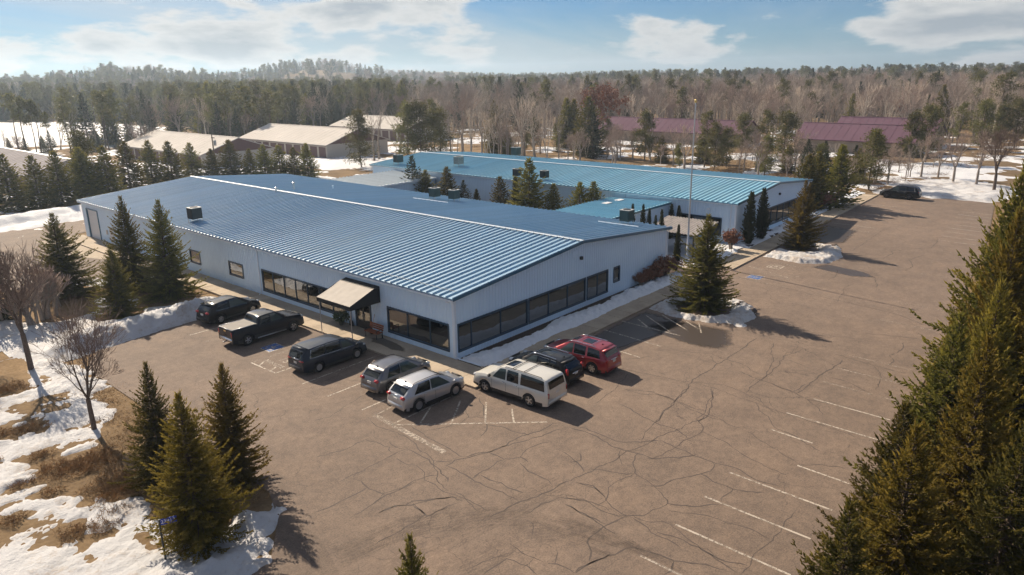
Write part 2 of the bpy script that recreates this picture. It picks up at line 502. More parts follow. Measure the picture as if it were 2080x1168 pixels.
# sealed cracks and tyre marks, thin sheets on the asphalt
CRACKS = [[(-7.55,-14.47),(-5.96,-14.82),(-3.86,-15.2),(-1.78,-15.53),(0.34,-16.04),(3.12,-16.43)],
 [(6.14,-13.93),(3.66,-14.13),(0.67,-14.68),(-1,-14.97),(-1.87,-15.3)],
 [(6.69,-14.98),(5.62,-15.66),(4.28,-15.91),(3.3,-16.34),(2.39,-16.32),(1.38,-17.02),(0.24,-17.04),(-1.14,-16.85),(-2.5,-16.61),(-3.16,-16.31)],
 [(3.4,-16.3),(2.89,-17.69),(2.78,-19.02),(2.27,-19.93),(1.9,-20.93),(1.2,-22.08)],
 [(3.13,-10.98),(3.2,-12.34),(3.75,-13.01),(3.56,-14.18),(3.56,-16.17)],
 [(1.27,-11.89),(0.91,-13.09),(0.59,-14.73),(0.51,-15.96),(-0,-16.89)],
 [(-2.61,-11.28),(-2.36,-12.18),(-2.56,-13.36),(-2.46,-14.3),(-1.87,-15.3),(-1.08,-15.98)],
 [(-2.83,-11.45),(-2.68,-12.93),(-3.05,-14.39),(-2.82,-15.59),(-2.84,-16.44),(-2.05,-17.53),(-1.25,-17.99)],
 [(-1.01,-15.94),(-1.2,-17.16),(-1.3,-18.19),(-1.32,-18.9),(-1.1,-20.13),(-1.41,-21.23),(-1.42,-22.3)],
 [(-3,-14.84),(-3.84,-15.23),(-4.39,-15.78)],
 [(-2.9,-15.74),(-3.8,-16.01),(-4.62,-16.56),(-5.04,-17.82),(-5.34,-18.41),(-5.84,-19.02),(-6.4,-18.93),(-7.27,-18.64),(-7.77,-18.14),(-7.68,-17.58),(-7.19,-16.58),(-6.92,-15.86),(-7,-14.91)],
 [(-8.46,-15.16),(-7.92,-16.11),(-8.08,-17.09),(-7.72,-18.1)],
 [(-5.66,-14.71),(-4.64,-16.53)],
 [(-4.68,-16.6),(-5.68,-16.29),(-7.15,-16.64),(-7.98,-16.73)],
 [(-5.27,-17.44),(-4.85,-18.05),(-3.82,-18.31),(-2.63,-18.96),(-1.82,-19.14),(-1.32,-18.9)],
 [(-2.7,-18.99),(-2.96,-20.02),(-2.91,-20.71),(-2.3,-21.87)],
 [(-2.91,-20.71),(-4.22,-20.78)],
 [(-5.84,-19.02),(-5.38,-19.96),(-4.5,-20.83)],
 [(-7.77,-18.14),(-8.7,-17.92),(-9.02,-17.81),(-10.32,-17.97),(-11.24,-18.62)],
 [(-8.77,-15.58),(-8.87,-16.53),(-8.93,-17.75),(-9.19,-18.56)],
 [(-7.73,-18.36),(-8.2,-19.51),(-8.2,-20.27),(-8.25,-20.95)],
 [(-7.58,-18.26),(-7.58,-18.83),(-7.2,-19.55),(-7.33,-20.38),(-7.56,-21.45),(-7.99,-22.36),(-8.28,-23.36)],
 [(-7.95,-19.71),(-7.82,-20.64),(-7.86,-21.74),(-7.95,-22.41),(-7.6,-23.44)],
 [(-2.91,-23.52),(-5.46,-23.48),(-7.56,-23.49),(-8.25,-23.47)],
 [(-5.5,-21.24),(-5.44,-21.94),(-5.46,-22.79),(-5.46,-23.48)],
 [(-12.13,-18.6),(-10.46,-18.93),(-9.45,-19.5),(-9.22,-20.26),(-9.14,-21.15),(-8.8,-22.01),(-8.38,-22.95)],
 [(-9.14,-21.15),(-10.1,-21.26)],
 [(1.32,-16.95),(1.09,-18.08),(0.4,-19.62),(-0.09,-20.99),(-0.22,-22.22)],
 [(6.3,-17.88),(5.45,-18.33),(5.02,-19.07),(4.18,-19.86),(3.9,-20.66),(3.5,-21.56),(3.01,-22.54)],
 [(6.57,-14.08),(6.69,-14.98),(6.41,-16.45),(6.3,-17.88),(6.2,-19.24),(6.06,-20.65),(5.79,-22.11),(5.88,-23.07),(5.54,-23.5)],
 [(7.06,-17.26),(6.94,-17.8),(6.34,-18.44),(5.74,-19.33)],
 [(9.42,-17.58),(9.06,-19),(8.54,-19.94),(7.92,-20.7),(7.12,-21.33)],
 [(9.06,-19),(10.71,-19.17)],
 [(8.54,-19.94),(8.94,-21.62)],
 [(-6.29,-19.35),(-5.6,-20.46),(-5.5,-21.24)],
 [(0.9,-22.19),(1.69,-23.15),(2.07,-24.08)],
 [(-5.14,-12.64),(-5.55,-13.65),(-6,-14.66)],
 [(-5.82,-13.56),(-5.28,-13.85),(-4.67,-13.46)],
 [(-13.42,-3.57),(-12.72,-3.87),(-11.89,-4.12),(-11.2,-3.99),(-10.57,-3.97),(-10.45,-4.7),(-10.31,-5.66),(-10.66,-6.17)],
 [(-11.08,-0.16),(-10.28,-0.46),(-8.67,0.19),(-7.2,0.43)],
 [(-14.19,-6.38),(-13.21,-6.43),(-12.11,-6.4),(-11.27,-6.36),(-10.59,-6.45),(-9.93,-6.5)],
 [(-9.12,-2.54),(-9.21,-3.96),(-9.17,-5.26),(-9.33,-6.46),(-9.63,-7.24),(-9.69,-8.09),(-9.86,-8.43),(-10.43,-9.29),(-11.05,-10.02),(-11.29,-10.82)],
 [(-9.93,-6.5),(-9.95,-7.41),(-9.96,-8.12),(-10.2,-8.71),(-10.51,-9.53),(-10.8,-10.32)],
 [(-9.94,-5.13),(-10.19,-5.61),(-10.01,-6.41)],
 [(-10.86,-6.68),(-10.86,-7.56),(-10.6,-8.05),(-10.94,-8.84),(-11.3,-9.4),(-11.43,-10.34),(-11.36,-10.89),(-11.39,-11.9),(-11.61,-13.05)],
 [(-10.53,-7.97),(-10,-8.08)],
 [(-11.16,-11.14),(-11.29,-12.17),(-11.35,-13.37)],
 [(-14.23,-9.05),(-13.32,-8.83),(-12.45,-8.96),(-11.72,-9.05),(-11.16,-9.24),(-10.66,-9.52)],
 [(-13.39,-6.86),(-13.4,-7.66),(-13.35,-8.79)],
 [(-14.44,-9.79),(-13.82,-9.84),(-13.32,-10.29),(-12.94,-10.33),(-12.3,-10.8),(-11.53,-11.29),(-11.43,-11.56)],
 [(-8.17,-4.59),(-8.28,-5.94),(-8.49,-6.89),(-8.54,-7.81),(-8.58,-8.71),(-8.65,-9.36)],
 [(-8.1,-5.74),(-7.08,-6.13),(-6.26,-6.48),(-5.42,-6.39),(-4.66,-5.45)],
 [(-3.12,-5.11),(-3.93,-6.34),(-4.93,-7.44),(-5.48,-7.87),(-6.52,-8.49),(-6.79,-8.57)],
 [(-5.42,-6.39),(-4.87,-7.29)],
 [(-5.43,-7.82),(-5.08,-8.79),(-4.89,-10.28)],
 [(-8.65,-9.36),(-7.98,-9.62),(-7.43,-9.91),(-6.45,-10.16),(-6.09,-10.01),(-4.89,-10.28),(-4.19,-10.51),(-3.07,-10.6),(-2.73,-10.78)],
 [(-9.8,-9.2),(-9.15,-9.11),(-8.45,-9.41),(-7.52,-9.99),(-6.37,-10.25),(-4.77,-10.82),(-3.28,-11.2)],
 [(-9.86,-8.43),(-9.3,-9.1)],
 [(-9.8,-9.2),(-9.86,-10.15),(-9.84,-11),(-9.86,-11.77),(-9.95,-12.59),(-9.84,-13.77)],
 [(-7.56,-9.95),(-7.55,-10.5),(-7.58,-10.92),(-6.93,-11.44),(-7.02,-12.05)],
 [(-9.84,-11),(-9.03,-10.99),(-8.26,-11.06),(-7.59,-11)],
 [(-9.37,-11.08),(-9.29,-11.99),(-9.25,-12.83),(-9.24,-13.61)],
 [(-6.93,-11.44),(-6.17,-11.26),(-5.36,-11.29),(-4.78,-11.61)],
 [(-7.36,-11.81),(-7.7,-12.6),(-7.83,-13.43),(-7.88,-14.17)],
 [(-13,-10.4),(-13.24,-11.51)],
 [(-13.42,-11.56),(-12.7,-11.6),(-12.22,-11.77)],
 [(30.65,-5.91),(29.81,-10.55),(28.94,-15.26),(28.45,-18.25),(28.05,-19.92),(27.83,-21.7)],
 [(38.87,-11.98),(36.05,-12.81),(34.61,-12.66)],
 [(16.3,-14.97),(14.52,-15.57),(13.24,-16.19),(11.35,-16.74),(9.36,-16.96)],
 [(16.32,-16.9),(14.22,-16.53),(12.4,-16.83),(9.93,-16.92),(7.27,-16.89)],
 [(15.99,-19.59),(13.24,-19.46),(10.73,-19.38),(8.91,-19.07)],
 [(10.06,-15.15),(9.46,-16.72),(9.28,-17.95),(8.99,-19)],
 [(12.61,-20.04),(12.48,-21.17),(11.84,-22.49)],
 [(16.17,-21.48),(14.33,-22.34),(12.47,-22.58)],
 [(21.83,-21.85),(20.49,-22.07),(18.77,-21.74),(17.8,-22.26),(16.86,-22.13)],
 [(22.14,-19.23),(22.58,-20.56),(23.22,-22.61)],
 [(38.91,-14.74),(37.68,-15.75),(34.9,-16.63)],
 [(62.15,-10.34),(55.79,-10.52),(51.15,-10.85),(47.5,-10.81)],
 [(60.83,-17.14),(59.47,-16.02),(57.49,-16.66),(53.93,-16.87),(51.81,-15.27),(50.01,-14.07)],
 [(49.91,-13.95),(48.48,-14.31),(45.95,-14.23)],
 [(49.75,-17.04),(46.85,-16.43),(44.44,-17.26),(42.25,-17.23)],
 [(34.93,-14.7),(32.94,-14.52),(28.51,-15.39)],
 [(16.68,-18.93),(16.42,-20.76),(16.35,-21.71),(16.31,-23.26)],
 [(13.75,-16.81),(13.45,-18.13)],
 [(28.05,-19.92),(27.45,-20.94),(26.63,-22.17)],
 [(-16.19,-7.6),(-15.3,-7.82),(-14.56,-7.84),(-13.43,-7.74)],
 [(-15.25,-9.06),(-14.37,-9.12),(-13.31,-8.81),(-11.81,-9.14)],
 [(-14.44,-9.79),(-13.68,-9.94),(-13.09,-10.39),(-12.06,-11.03),(-11.5,-11.36),(-11.45,-11.94)],
 [(-13.09,-10.48),(-13.24,-11.48),(-14.4,-11.51),(-15.97,-11.41)],
 [(-13.31,-11.55),(-12.48,-11.74),(-11.61,-11.92)],
 [(-7.35,-14.53),(-10.05,-13.98),(-11.63,-13.74)],
 [(-7.01,-14.94),(-6.85,-15.7),(-7.15,-16.6)],
 [(-10.39,-14.75),(-9.37,-14.8),(-8.54,-15.11),(-8.03,-15.99),(-8.04,-16.75),(-8,-17.47)],
 [(-8.78,-15.69),(-8.79,-16.68),(-8.84,-17.81)],
 [(-10.74,-15.05),(-10.79,-15.4),(-11.39,-15.89)],
 [(-12.41,-15.54),(-12.51,-16),(-12.48,-16.86),(-12.43,-17.32)],
 [(-12.4,-17.5),(-12.25,-17.8),(-12.2,-18.64)],
 [(-10.34,-19.01),(-11.03,-18.87),(-12.2,-18.64)],
 [(-11.46,-17.19),(-12.22,-17.71)],
 [(-14.5,-16.01),(-13.29,-16.16),(-13.15,-16.98),(-13.19,-17.57)],
 [(-13.22,-16.9),(-12.52,-16.88)],
 [(-14.48,-15.39),(-13.45,-15.56),(-12.51,-16)],
 [(5.66,-8.8),(5.98,-11.33),(6.61,-13.67),(7.5,-15.41),(7.26,-16.8),(6.63,-18.4)],
 [(9.85,-9.06),(10.72,-10.14),(11.27,-11.65),(11.74,-12.5),(11.15,-15.34),(10.31,-16.43)],
 [(16.57,-13.67),(12.83,-13.84),(9.82,-13.69),(7,-13.71),(4.4,-14.1),(0.63,-14.69)],
 [(11.36,-12.55),(10.18,-13.65)],
 [(6.46,-15.2),(5.23,-15.91),(3.43,-16.34),(2.08,-16.46)],
 [(3.2,-11.19),(3.83,-12.59),(3.68,-14.02),(3.33,-15.49),(3.11,-17.37)],
 [(0.44,-10.82),(3.26,-10.63),(5.29,-10.01)]]
TRACKS = [[(-17.51,-10.96),(-15.93,-11.17),(-14.4,-11.51),(-13.47,-12.16),(-12.67,-12.81),(-11.56,-13.67),(-10.59,-15),(-10.14,-16.18),(-9.78,-17.38),(-9.58,-18.51)],
 [(-16.8,-13.12),(-14.97,-13.19),(-13.76,-13.49),(-11.63,-13.74),(-9.97,-14.08),(-7.35,-14.53)],
 [(-15.61,-14.68),(-14.6,-15.12),(-13.39,-15.35),(-12.2,-15.36),(-11.65,-15.43),(-10.72,-16.25),(-10.4,-17.82),(-10.19,-18.91)],
 [(-17.3,-10.66),(-15.74,-11.11),(-13.45,-11.88),(-11.84,-12.84),(-10.89,-13.65)],
 [(-10.16,-16.44),(-9.66,-17.75),(-9.43,-19.03),(-9.4,-20.36),(-9.43,-22.06)],
 [(-9.79,-16.16),(-9.5,-17.23),(-9.29,-18.71),(-9.29,-19.86)]]
def ribbon(lines, width, z, jitter, seed, step=0.35):
    r = random.Random(seed); V = []; F = []
    for ln in lines:
        p = [Vector((a, b)) for a, b in ln]
        q = [p[0]]
        for a, b in zip(p[:-1], p[1:]):
            n = max(1, int((b - a).length / step))
            for k in range(1, n + 1): q.append(a.lerp(b, k / n))
        # wander
        nrm = []
        for i in range(len(q)):
            d = (q[min(i + 1, len(q) - 1)] - q[max(i - 1, 0)]).normalized(); nrm.append(Vector((-d.y, d.x)))
        off = 0.0; base = len(V); wscale = r.uniform(0.7, 1.35)
        for i, (c, n) in enumerate(zip(q, nrm)):
            off = off * 0.8 + r.uniform(-jitter, jitter)
            if i in (0, len(q) - 1): off = 0
            w = width * wscale * r.uniform(0.55, 1.4) * (0.35 if i in (0, len(q) - 1) else 1)
            c2 = c + n * off
            V.append((c2.x + n.x * w / 2, c2.y + n.y * w / 2, z)); V.append((c2.x - n.x * w / 2, c2.y - n.y * w / 2, z))
            if i: F.append([base + 2 * i - 2, base + 2 * i - 1, base + 2 * i + 1, base + 2 * i])
    return V, F
V, F = ribbon(CRACKS, 0.052, 0.004, 0.085, 3, 0.25)
crk = link('crack_sealant', pymesh('crack_sealant', V, F, [MT['tar_seal']]), lot); crk['kind'] = 'stuff'
for k in range(7):
    V, F = ribbon([[(a + .13 * (k - 3) * .6, b + .2 * (k - 3)) for a, b in ln] for ln in TRACKS], 0.16, 0.007 + 0.002 * k, 0.015, 14 + k)
    o = link('tyre_marks', pymesh('tyre_marks', V, F, [MT['tyre_rubber_marks']]), lot); o['kind'] = 'stuff'

# painted lines
def stripe(a, b, w=0.11, mat='paint_white', z=0.0045, name='parking_line', parent=None):
    a = Vector(a); b = Vector(b); d = (b - a).normalized(); n = Vector((-d.y, d.x)) * w / 2
    V = [(*(a + n), z), (*(a - n), z), (*(b - n), z), (*(b + n), z)]
    me = pymesh(name, V, [(0, 1, 2, 3)], [MT[mat]])
    return link(name, me, parent or lot)
for x, y0, y1 in ((-9.7, -20.0, -24.8), (-7.0, -20.05, -24.9), (-4.3, -20.0, -24.7), (-1.7, -20.0, -24.7), (0.95, -22.2, -24.6), (3.7, -19.8, -22.0), (6.15, -19.7, -24.5), (8.9, -20.2, -24.3)):
    stripe((x, y0), (x - 0.1, y1))
for x, y0, y1 in ((11.7, -19.8, -24), (14.4, -19.6, -23.7), (17.1, -19.4, -23.5), (26, -19.0, -23), (31.4, -18.7, -22.6), (42.1, -17.7, -21.4), (47.5, -17.4, -21.1), (52.9, -17.0, -20.8), (55.6, -16.8, -20.5)):
    stripe((x, y0), (x - 0.15, y1), 0.10, 'paint_faded')
for x, y0, y1 in ((58.3, -16.6, -20.2), (60.9, -16.4, -19.8), (63.6, -16.2, -19.6), (66.1, -16.0, -19.5), (68.6, -15.8, -19.4), (71.0, -15.7, -19.3), (73.6, -15.5, -19.1), (76.0, -15.3, -18.9), (78.5, -15.1, -18.7)):
    stripe((x, y0), (x - 0.3, y1), 0.12)
for k, x in enumerate((55.5, 58.1, 60.8, 63.6, 66.4, 69.2, 71.9, 74.6, 77.2, 79.9)):
    stripe((x + 0.25, -4.4 + 0.03 * k), (x, -9.6 + 0.10 * k), 0.11, 'paint_white' if k % 3 else 'paint_faded')
for y, x0, m in ((18.85, -8.9, 'paint_white'), (16.6, -8.8, 'paint_faded'), (10.35, -8.85, 'paint_faded'), (7.5, -8.8, 'paint_white'), (4.7, -8.7, 'paint_white'), (1.95, -8.75, 'paint_white'), (-1.1, -8.6, 'paint_white'), (-3.8, -8.7, 'paint_white')):
    stripe((x0, y), (-3.0, y + 0.05), 0.10, m)
stripe((-8.84, 10.35), (-8.8, 7.5), 0.11)
for a, b in (((-8.82, 9.45), (-8.2, 9.85)), ((-8.8, 8.05), (-8.2, 8.42))): stripe(a, b, 0.12)
stripe((-8.7, -3.85), (-3.1, -10.15), 0.12)
stripe((-8.55, -2.1), (-8.95, -8.2), 0.34, 'paint_faded')
stripe((-7.2, -2.1), (-8.55, -2.2), 0.10, 'paint_faded')
for a, b in (((-7.6, -4.9), (-5.6, -3.7)), ((-6.5, -6.2), (-4.2, -4.6)), ((-5.3, -7.6), (-3.4, -5.9)), ((-4.3, -8.8), (-3.1, -7.6))): stripe(a, b, 0.10, 'paint_white')
for x in (5.9, 8.5, 11.15): stripe((x, -4.1), (x - 0.4, -9.2), 0.11)
stripe((13.6, -4.25), (13.5, -9.2), 0.11)
for a, b in (((14.8, -4.9), (13.7, -6.4)), ((15.9, -5.0), (13.8, -8.2)), ((16.8, -5.9), (14.9, -9.0)), ((16.6, -8.0), (15.6, -9.6)), ((16.8, -9.0), (15.0, -10.1))): stripe(a, b, 0.10)
for k in range(7): stripe((33.6 + k * 0.75, -6.4 - 0.05 * k), (32.6 + k * 0.75, -10.2), 0.10, 'paint_faded')
stripe((30.4, -4.9), (30.2, -10.2), 0.10, 'paint_faded'); stripe((35.0, -5.0), (33.2, -9.6), 0.1, 'paint_white')

# painted wheelchair symbols and the lettering of the short-stay bay
def accessible(cx, cy, ang, s, blue):
    R_ = Matrix.Rotation(ang, 2)
    def P(u, v): q = R_ @ Vector((u * s, v * s)); return (cx + q.x, cy + q.y)
    e = empty('accessible_bay_symbol', (0, 0, 0), 0, lot)
    if blue: sheet('background_panel', [P(-.62, -.62), P(.62, -.62), P(.62, .62), P(-.62, .62)], 0.004, MT['paint_blue'], e)
    for a, b in (((-.7, -.66), (.7, -.66)), ((-.7, .66), (.7, .66)), ((-.66, -.6), (-.66, .6)), ((.66, -.6), (.66, .6))):
        stripe(P(*a), P(*b), 0.10, 'paint_white', 0.008, 'border_line', e)
    segs = [((-.1, .30), (-.1, -.02)), ((-.1, -.02), (.22, -.02)), ((.22, -.02), (.34, -.40)), ((.34, -.40), (.46, -.36)), ((-.1, .18), (.18, .14))]
    arc = [(-.08 + .32 * math.cos(a), -.16 + .32 * math.sin(a)) for a in np.linspace(math.radians(115), math.radians(340), 9)]
    segs += list(zip(arc[:-1], arc[1:]))
    V = []; F = []
    for a, b in segs:
        a = Vector(P(*a)); b = Vector(P(*b)); d = (b - a).normalized(); a -= d * .02; b += d * .02; n = Vector((-d.y, d.x)) * .055 * s
        i = len(V); V += [(*(a + n), .0085), (*(a - n), .0085), (*(b - n), .0085), (*(b + n), .0085)]; F.append((i, i + 1, i + 2, i + 3))
    i = len(V); V += [(*P(-.1 + .1 * math.cos(a), .45 + .1 * math.sin(a)), .0085) for a in np.linspace(0, 2 * math.pi, 13)[:-1]]; F.append(tuple(range(i, i + 12)))
    link('wheelchair_figure', pymesh('wheelchair_figure', V, F, [MT['paint_white']]), e)
accessible(-6.4, 11.75, math.radians(-90), 0.95, True)
accessible(31.6, -7.1, math.radians(180), 0.95, True)
accessible(36.3, -7.1, math.radians(180), 0.95, False)
def ground_text(txt, loc, ang, size, mat='paint_white'):
    return text_mesh('painted_lettering', txt, size, MT[mat], lot, (*loc, 0.006), (0, 0, ang), 1.15)
ground_text('15', (-7.2, 8.95), math.radians(-90), 0.85)
ground_text('MINUTE', (-8.0, 8.95), math.radians(-90), 0.52)

# damp patches left by melting snow, fading out at the rim
def make_damp(name, col):
    m, t, b = nodes_of(name); v = coords(t, 'world')
    b.inputs['Base Color'].default_value = (*col, 1); b.inputs['Roughness'].default_value = 0.42
    at = t.nodes.new('ShaderNodeAttribute'); at.attribute_name = 'tip'
    n = noise(t, v, 1.6, 5, 0.65)
    a = mrange(t, mth(t, 'ADD', at.outputs['Fac'], mth(t, 'MULTIPLY', mth(t, 'SUBTRACT', n, 0.5), 0.9)), 0.25, 0.75, 0.0, 0.85)
    t.links.new(a, b.inputs['Alpha']); MT[name] = m
make_damp('damp_asphalt', (0.060, 0.047, 0.040)); make_damp('damp_concrete', (0.11, 0.085, 0.062))
def soft_sheet(name, pts, z, mat, parent, inset=0.55):
    c = np.mean(np.array(pts), 0); n = len(pts)
    P = [Vector(p) for p in pts]; outer = []
    for i in range(n):                                           # subdivide the outline
        a, b = P[i], P[(i + 1) % n]
        for k in range(4): outer.append(a.lerp(b, k / 4))
    V = [(p.x, p.y, z) for p in outer] + [(c[0] + (p.x - c[0]) * inset, c[1] + (p.y - c[1]) * inset, z) for p in outer] + [(c[0], c[1], z)]
    m_ = len(outer); F = [(i, (i + 1) % m_, m_ + (i + 1) % m_, m_ + i) for i in range(m_)] + [(m_ + i, m_ + (i + 1) % m_, 2 * m_) for i in range(m_)]
    me = pymesh(name, V, F, [MT[mat]]); a = me.attributes.new('tip', 'FLOAT', 'POINT'); a.data.foreach_set('value', np.array([0.0] * m_ + [1.0] * (m_ + 1), dtype=np.float32))
    bm = bmesh.new(); bm.from_mesh(me); bmesh.ops.recalc_face_normals(bm, faces=bm.faces)
    if sum(f.normal.z for f in bm.faces) < 0: bmesh.ops.reverse_faces(bm, faces=bm.faces)
    bm.to_mesh(me); bm.free()
    return link(name, me, parent)
soft_sheet('damp_patch', [(17.0, -6.6), (17.2, -11.9), (14.2, -13.4), (12.5, -13.2), (11.9, -11.0), (12.6, -7.4), (14.0, -5.6)], 0.0035, 'damp_asphalt', lot)
soft_sheet('damp_patch', [(38.2, -9.2), (40.6, -10.2), (39.6, -14.5), (38.0, -16.2), (36.9, -14.0)], 0.0035, 'damp_asphalt', lot)

soft_sheet('damp_patch', [(5.5, -4.2), (17.5, -4.2), (16.8, -8.5), (12.0, -8.0), (7.0, -7.0)], 0.0035, 'damp_asphalt', lot, .7)  # damp asphalt by the kerb; its dark colour also deepens the gable's shade
soft_sheet('damp_patch', [(46, -4.2), (60, -3.8), (59, -8.5), (50, -9.5)], 0.0035, 'damp_asphalt', lot, .6)
# ------------------------------------------------------------------ kerbs, sidewalks
kb = MB()
kb.box(-2.48, -2.33, -4.15, 62, -0.1, 0.13)
kb.box(-2.33, 30.0, -4.15, -4.0, -0.1, 0.13)
kerb_o = kb.build('kerb', MT['concrete']); tag(kerb_o, 'concrete kerb along the walk of the near building', 'kerb', kind='structure')
kb = MB()
kb.prism([(32.6, -4.45), (86.0, -3.05), (86.0, -2.90), (32.6, -4.30)], 'z', -0.1, 0.13)
kerb2 = kb.build('kerb', MT['concrete']); tag(kerb2, 'long concrete kerb before the far building', 'kerb', kind='structure')

walk = MB().box(-2.32, -0.02, -3.98, 62, -0.08, 0.085).box(0.0, 29.9, -3.98, -2.25, -0.08, 0.085).build('sidewalk', MT['joint_dark'])
tag(walk, 'concrete walk wrapping the near building', 'sidewalk', kind='structure')
slab_me = {}
def slab(lx, ly, loc, parent):
    key = (round(lx, 3), round(ly, 3))
    if key not in slab_me:
        slab_me[key] = MB().box(-lx / 2, lx / 2, -ly / 2, ly / 2, -0.03, 0.0).mesh('slab', MT['concrete'])
    return link('slab', slab_me[key], parent, (loc[0], loc[1], 0.115 + rng.uniform(-.006, .006)), (0, 0, 0))
y = -3.2
while y < 61.5:
    slab(2.29, 1.52, (-1.17, y), walk); y += 1.54
x = 0.79
while x < 29.5:
    slab(1.52, 1.71, (x, -3.11), walk); x += 1.54
walk2 = MB().prism([(33.0, -4.28), (86.0, -2.89), (86.0, -0.95), (33.0, -2.35)], 'z', -0.08, 0.085).build('sidewalk', MT['joint_dark'])
tag(walk2, 'concrete walk running past the far building', 'sidewalk', kind='structure')
sl = MB().prism([(-.76, -0.96), (.76, -0.92), (.76, 0.96), (-.76, 0.92)], 'z', -0.03, 0).mesh('slab', MT['concrete'])
x = 33.8
while x < 85.6:
    link('slab', sl, walk2, (x, -3.31 + (x - 33) * 1.39 / 53, 0.115 + rng.uniform(-.006, .006))); x += 1.54
walk3 = MB().box(30.0, 41.5, -2.2, 4.2, -0.06, 0.07).build('sidewalk', MT['joint_dark'])
tag(walk3, 'concrete forecourt between the two buildings', 'sidewalk', kind='structure')
for i in range(7):
    for j in range(4):
        slab(1.6, 1.56, (30.85 + i * 1.63, -1.36 + j * 1.6), walk3)
pad = sheet('door_pad', [(-0.02, 56), (-0.02, 64.5), (-5.2, 64.5), (-4.6, 52), (-2.5, 46), (-2.5, 56)], 0.012, MT['concrete'])
tag(pad, 'concrete pad in front of the overhead door', 'pavement', kind='structure')
isl = sheet('grass_island', [(-19.6 + 2.3 * math.cos(a), -18.2 + 1.7 * math.sin(a)) for a in np.linspace(0, 2 * math.pi, 17)[:-1]], 0.03, MT['dry_lawn'])
tag(isl, 'small lawn island near the bottom edge', 'lawn', kind='structure')
bed = sheet('planting_bed', [(0.05, -2.24), (29.9, -2.24), (29.9, 0.05), (0.05, 0.05)], 0.05, MT['mulch'])
tag(bed, 'dark mulch bed below the front windows', 'planting bed', kind='structure')
bed2 = sheet('planting_bed', [(41.5, -1.9), (64, -1.2), (64, 0.05), (41.5, 0.05)], 0.05, MT['mulch'])
tag(bed2, 'dark mulch bed of the far building', 'planting bed', kind='structure')
M('gravel', (0.22, 0.18, 0.14), 0.95, var=0.4, vs=8, bmp=0.6, bs=30, bd=0.03)
yard = sheet('courtyard', [(27.8, -1.9), (41.9, -1.9), (41.9, 64), (27.8, 64)], 0.02, MT['mulch'])
tag(yard, 'planted court between the two buildings', 'courtyard', kind='structure')

# ------------------------------------------------------------------ snow, as real relief that sinks into the ground at its edges
def pip(px, py, poly):
    ins = np.zeros(px.shape, bool); n = len(poly)
    for i in range(n):
        x1, y1 = poly[i]; x2, y2 = poly[(i + 1) % n]
        c = ((y1 > py) != (y2 > py)) & (px < (x2 - x1) * (py - y1) / (y2 - y1 + 1e-12) + x1)
        ins ^= c
    return ins
def pdist(px, py, poly):
    d = np.full(px.shape, 1e9); n = len(poly)
    for i in range(n):
        x1, y1 = poly[i]; x2, y2 = poly[(i + 1) % n]; dx, dy = x2 - x1, y2 - y1
        t = np.clip(((px - x1) * dx + (py - y1) * dy) / (dx * dx + dy * dy + 1e-12), 0, 1)
        d = np.minimum(d, np.hypot(px - x1 - t * dx, py - y1 - t * dy))
    return np.where(pip(px, py, poly), -d, d)          # negative inside
def snow(name, label, x0, x1, y0, y1, res, fn, mat='snow_clean', z0=0.0):
    xs = np.arange(x0, x1 + res, res); ys = np.arange(y0, y1 + res, res)
    X, Y = np.meshgrid(xs, ys, indexing='ij')
    X = X + (vnoise(X * 3.1, Y * 2.7) - .5) * res * .5; Y = Y + (vnoise(X * 2.3 + 9, Y * 3.3) - .5) * res * .5
    H = fn(X, Y)
    idx = np.arange(H.size).reshape(H.shape)
    q = np.stack([idx[:-1, :-1], idx[1:, :-1], idx[1:, 1:], idx[:-1, 1:]], -1).reshape(-1, 4)
    hv = H.ravel(); keep = (hv[q] > 0).any(1); q = q[keep]
    if not len(q): return None
    used = np.unique(q); rm = np.full(H.size, -1); rm[used] = np.arange(len(used))
    P = np.stack([X.ravel(), Y.ravel(), np.maximum(hv, -0.12) + z0], -1)[used]
    o = link(name, npmesh(name, P, rm[q], [MT[mat]], True))
    tag(o, label, 'snow', kind='structure')
    return o

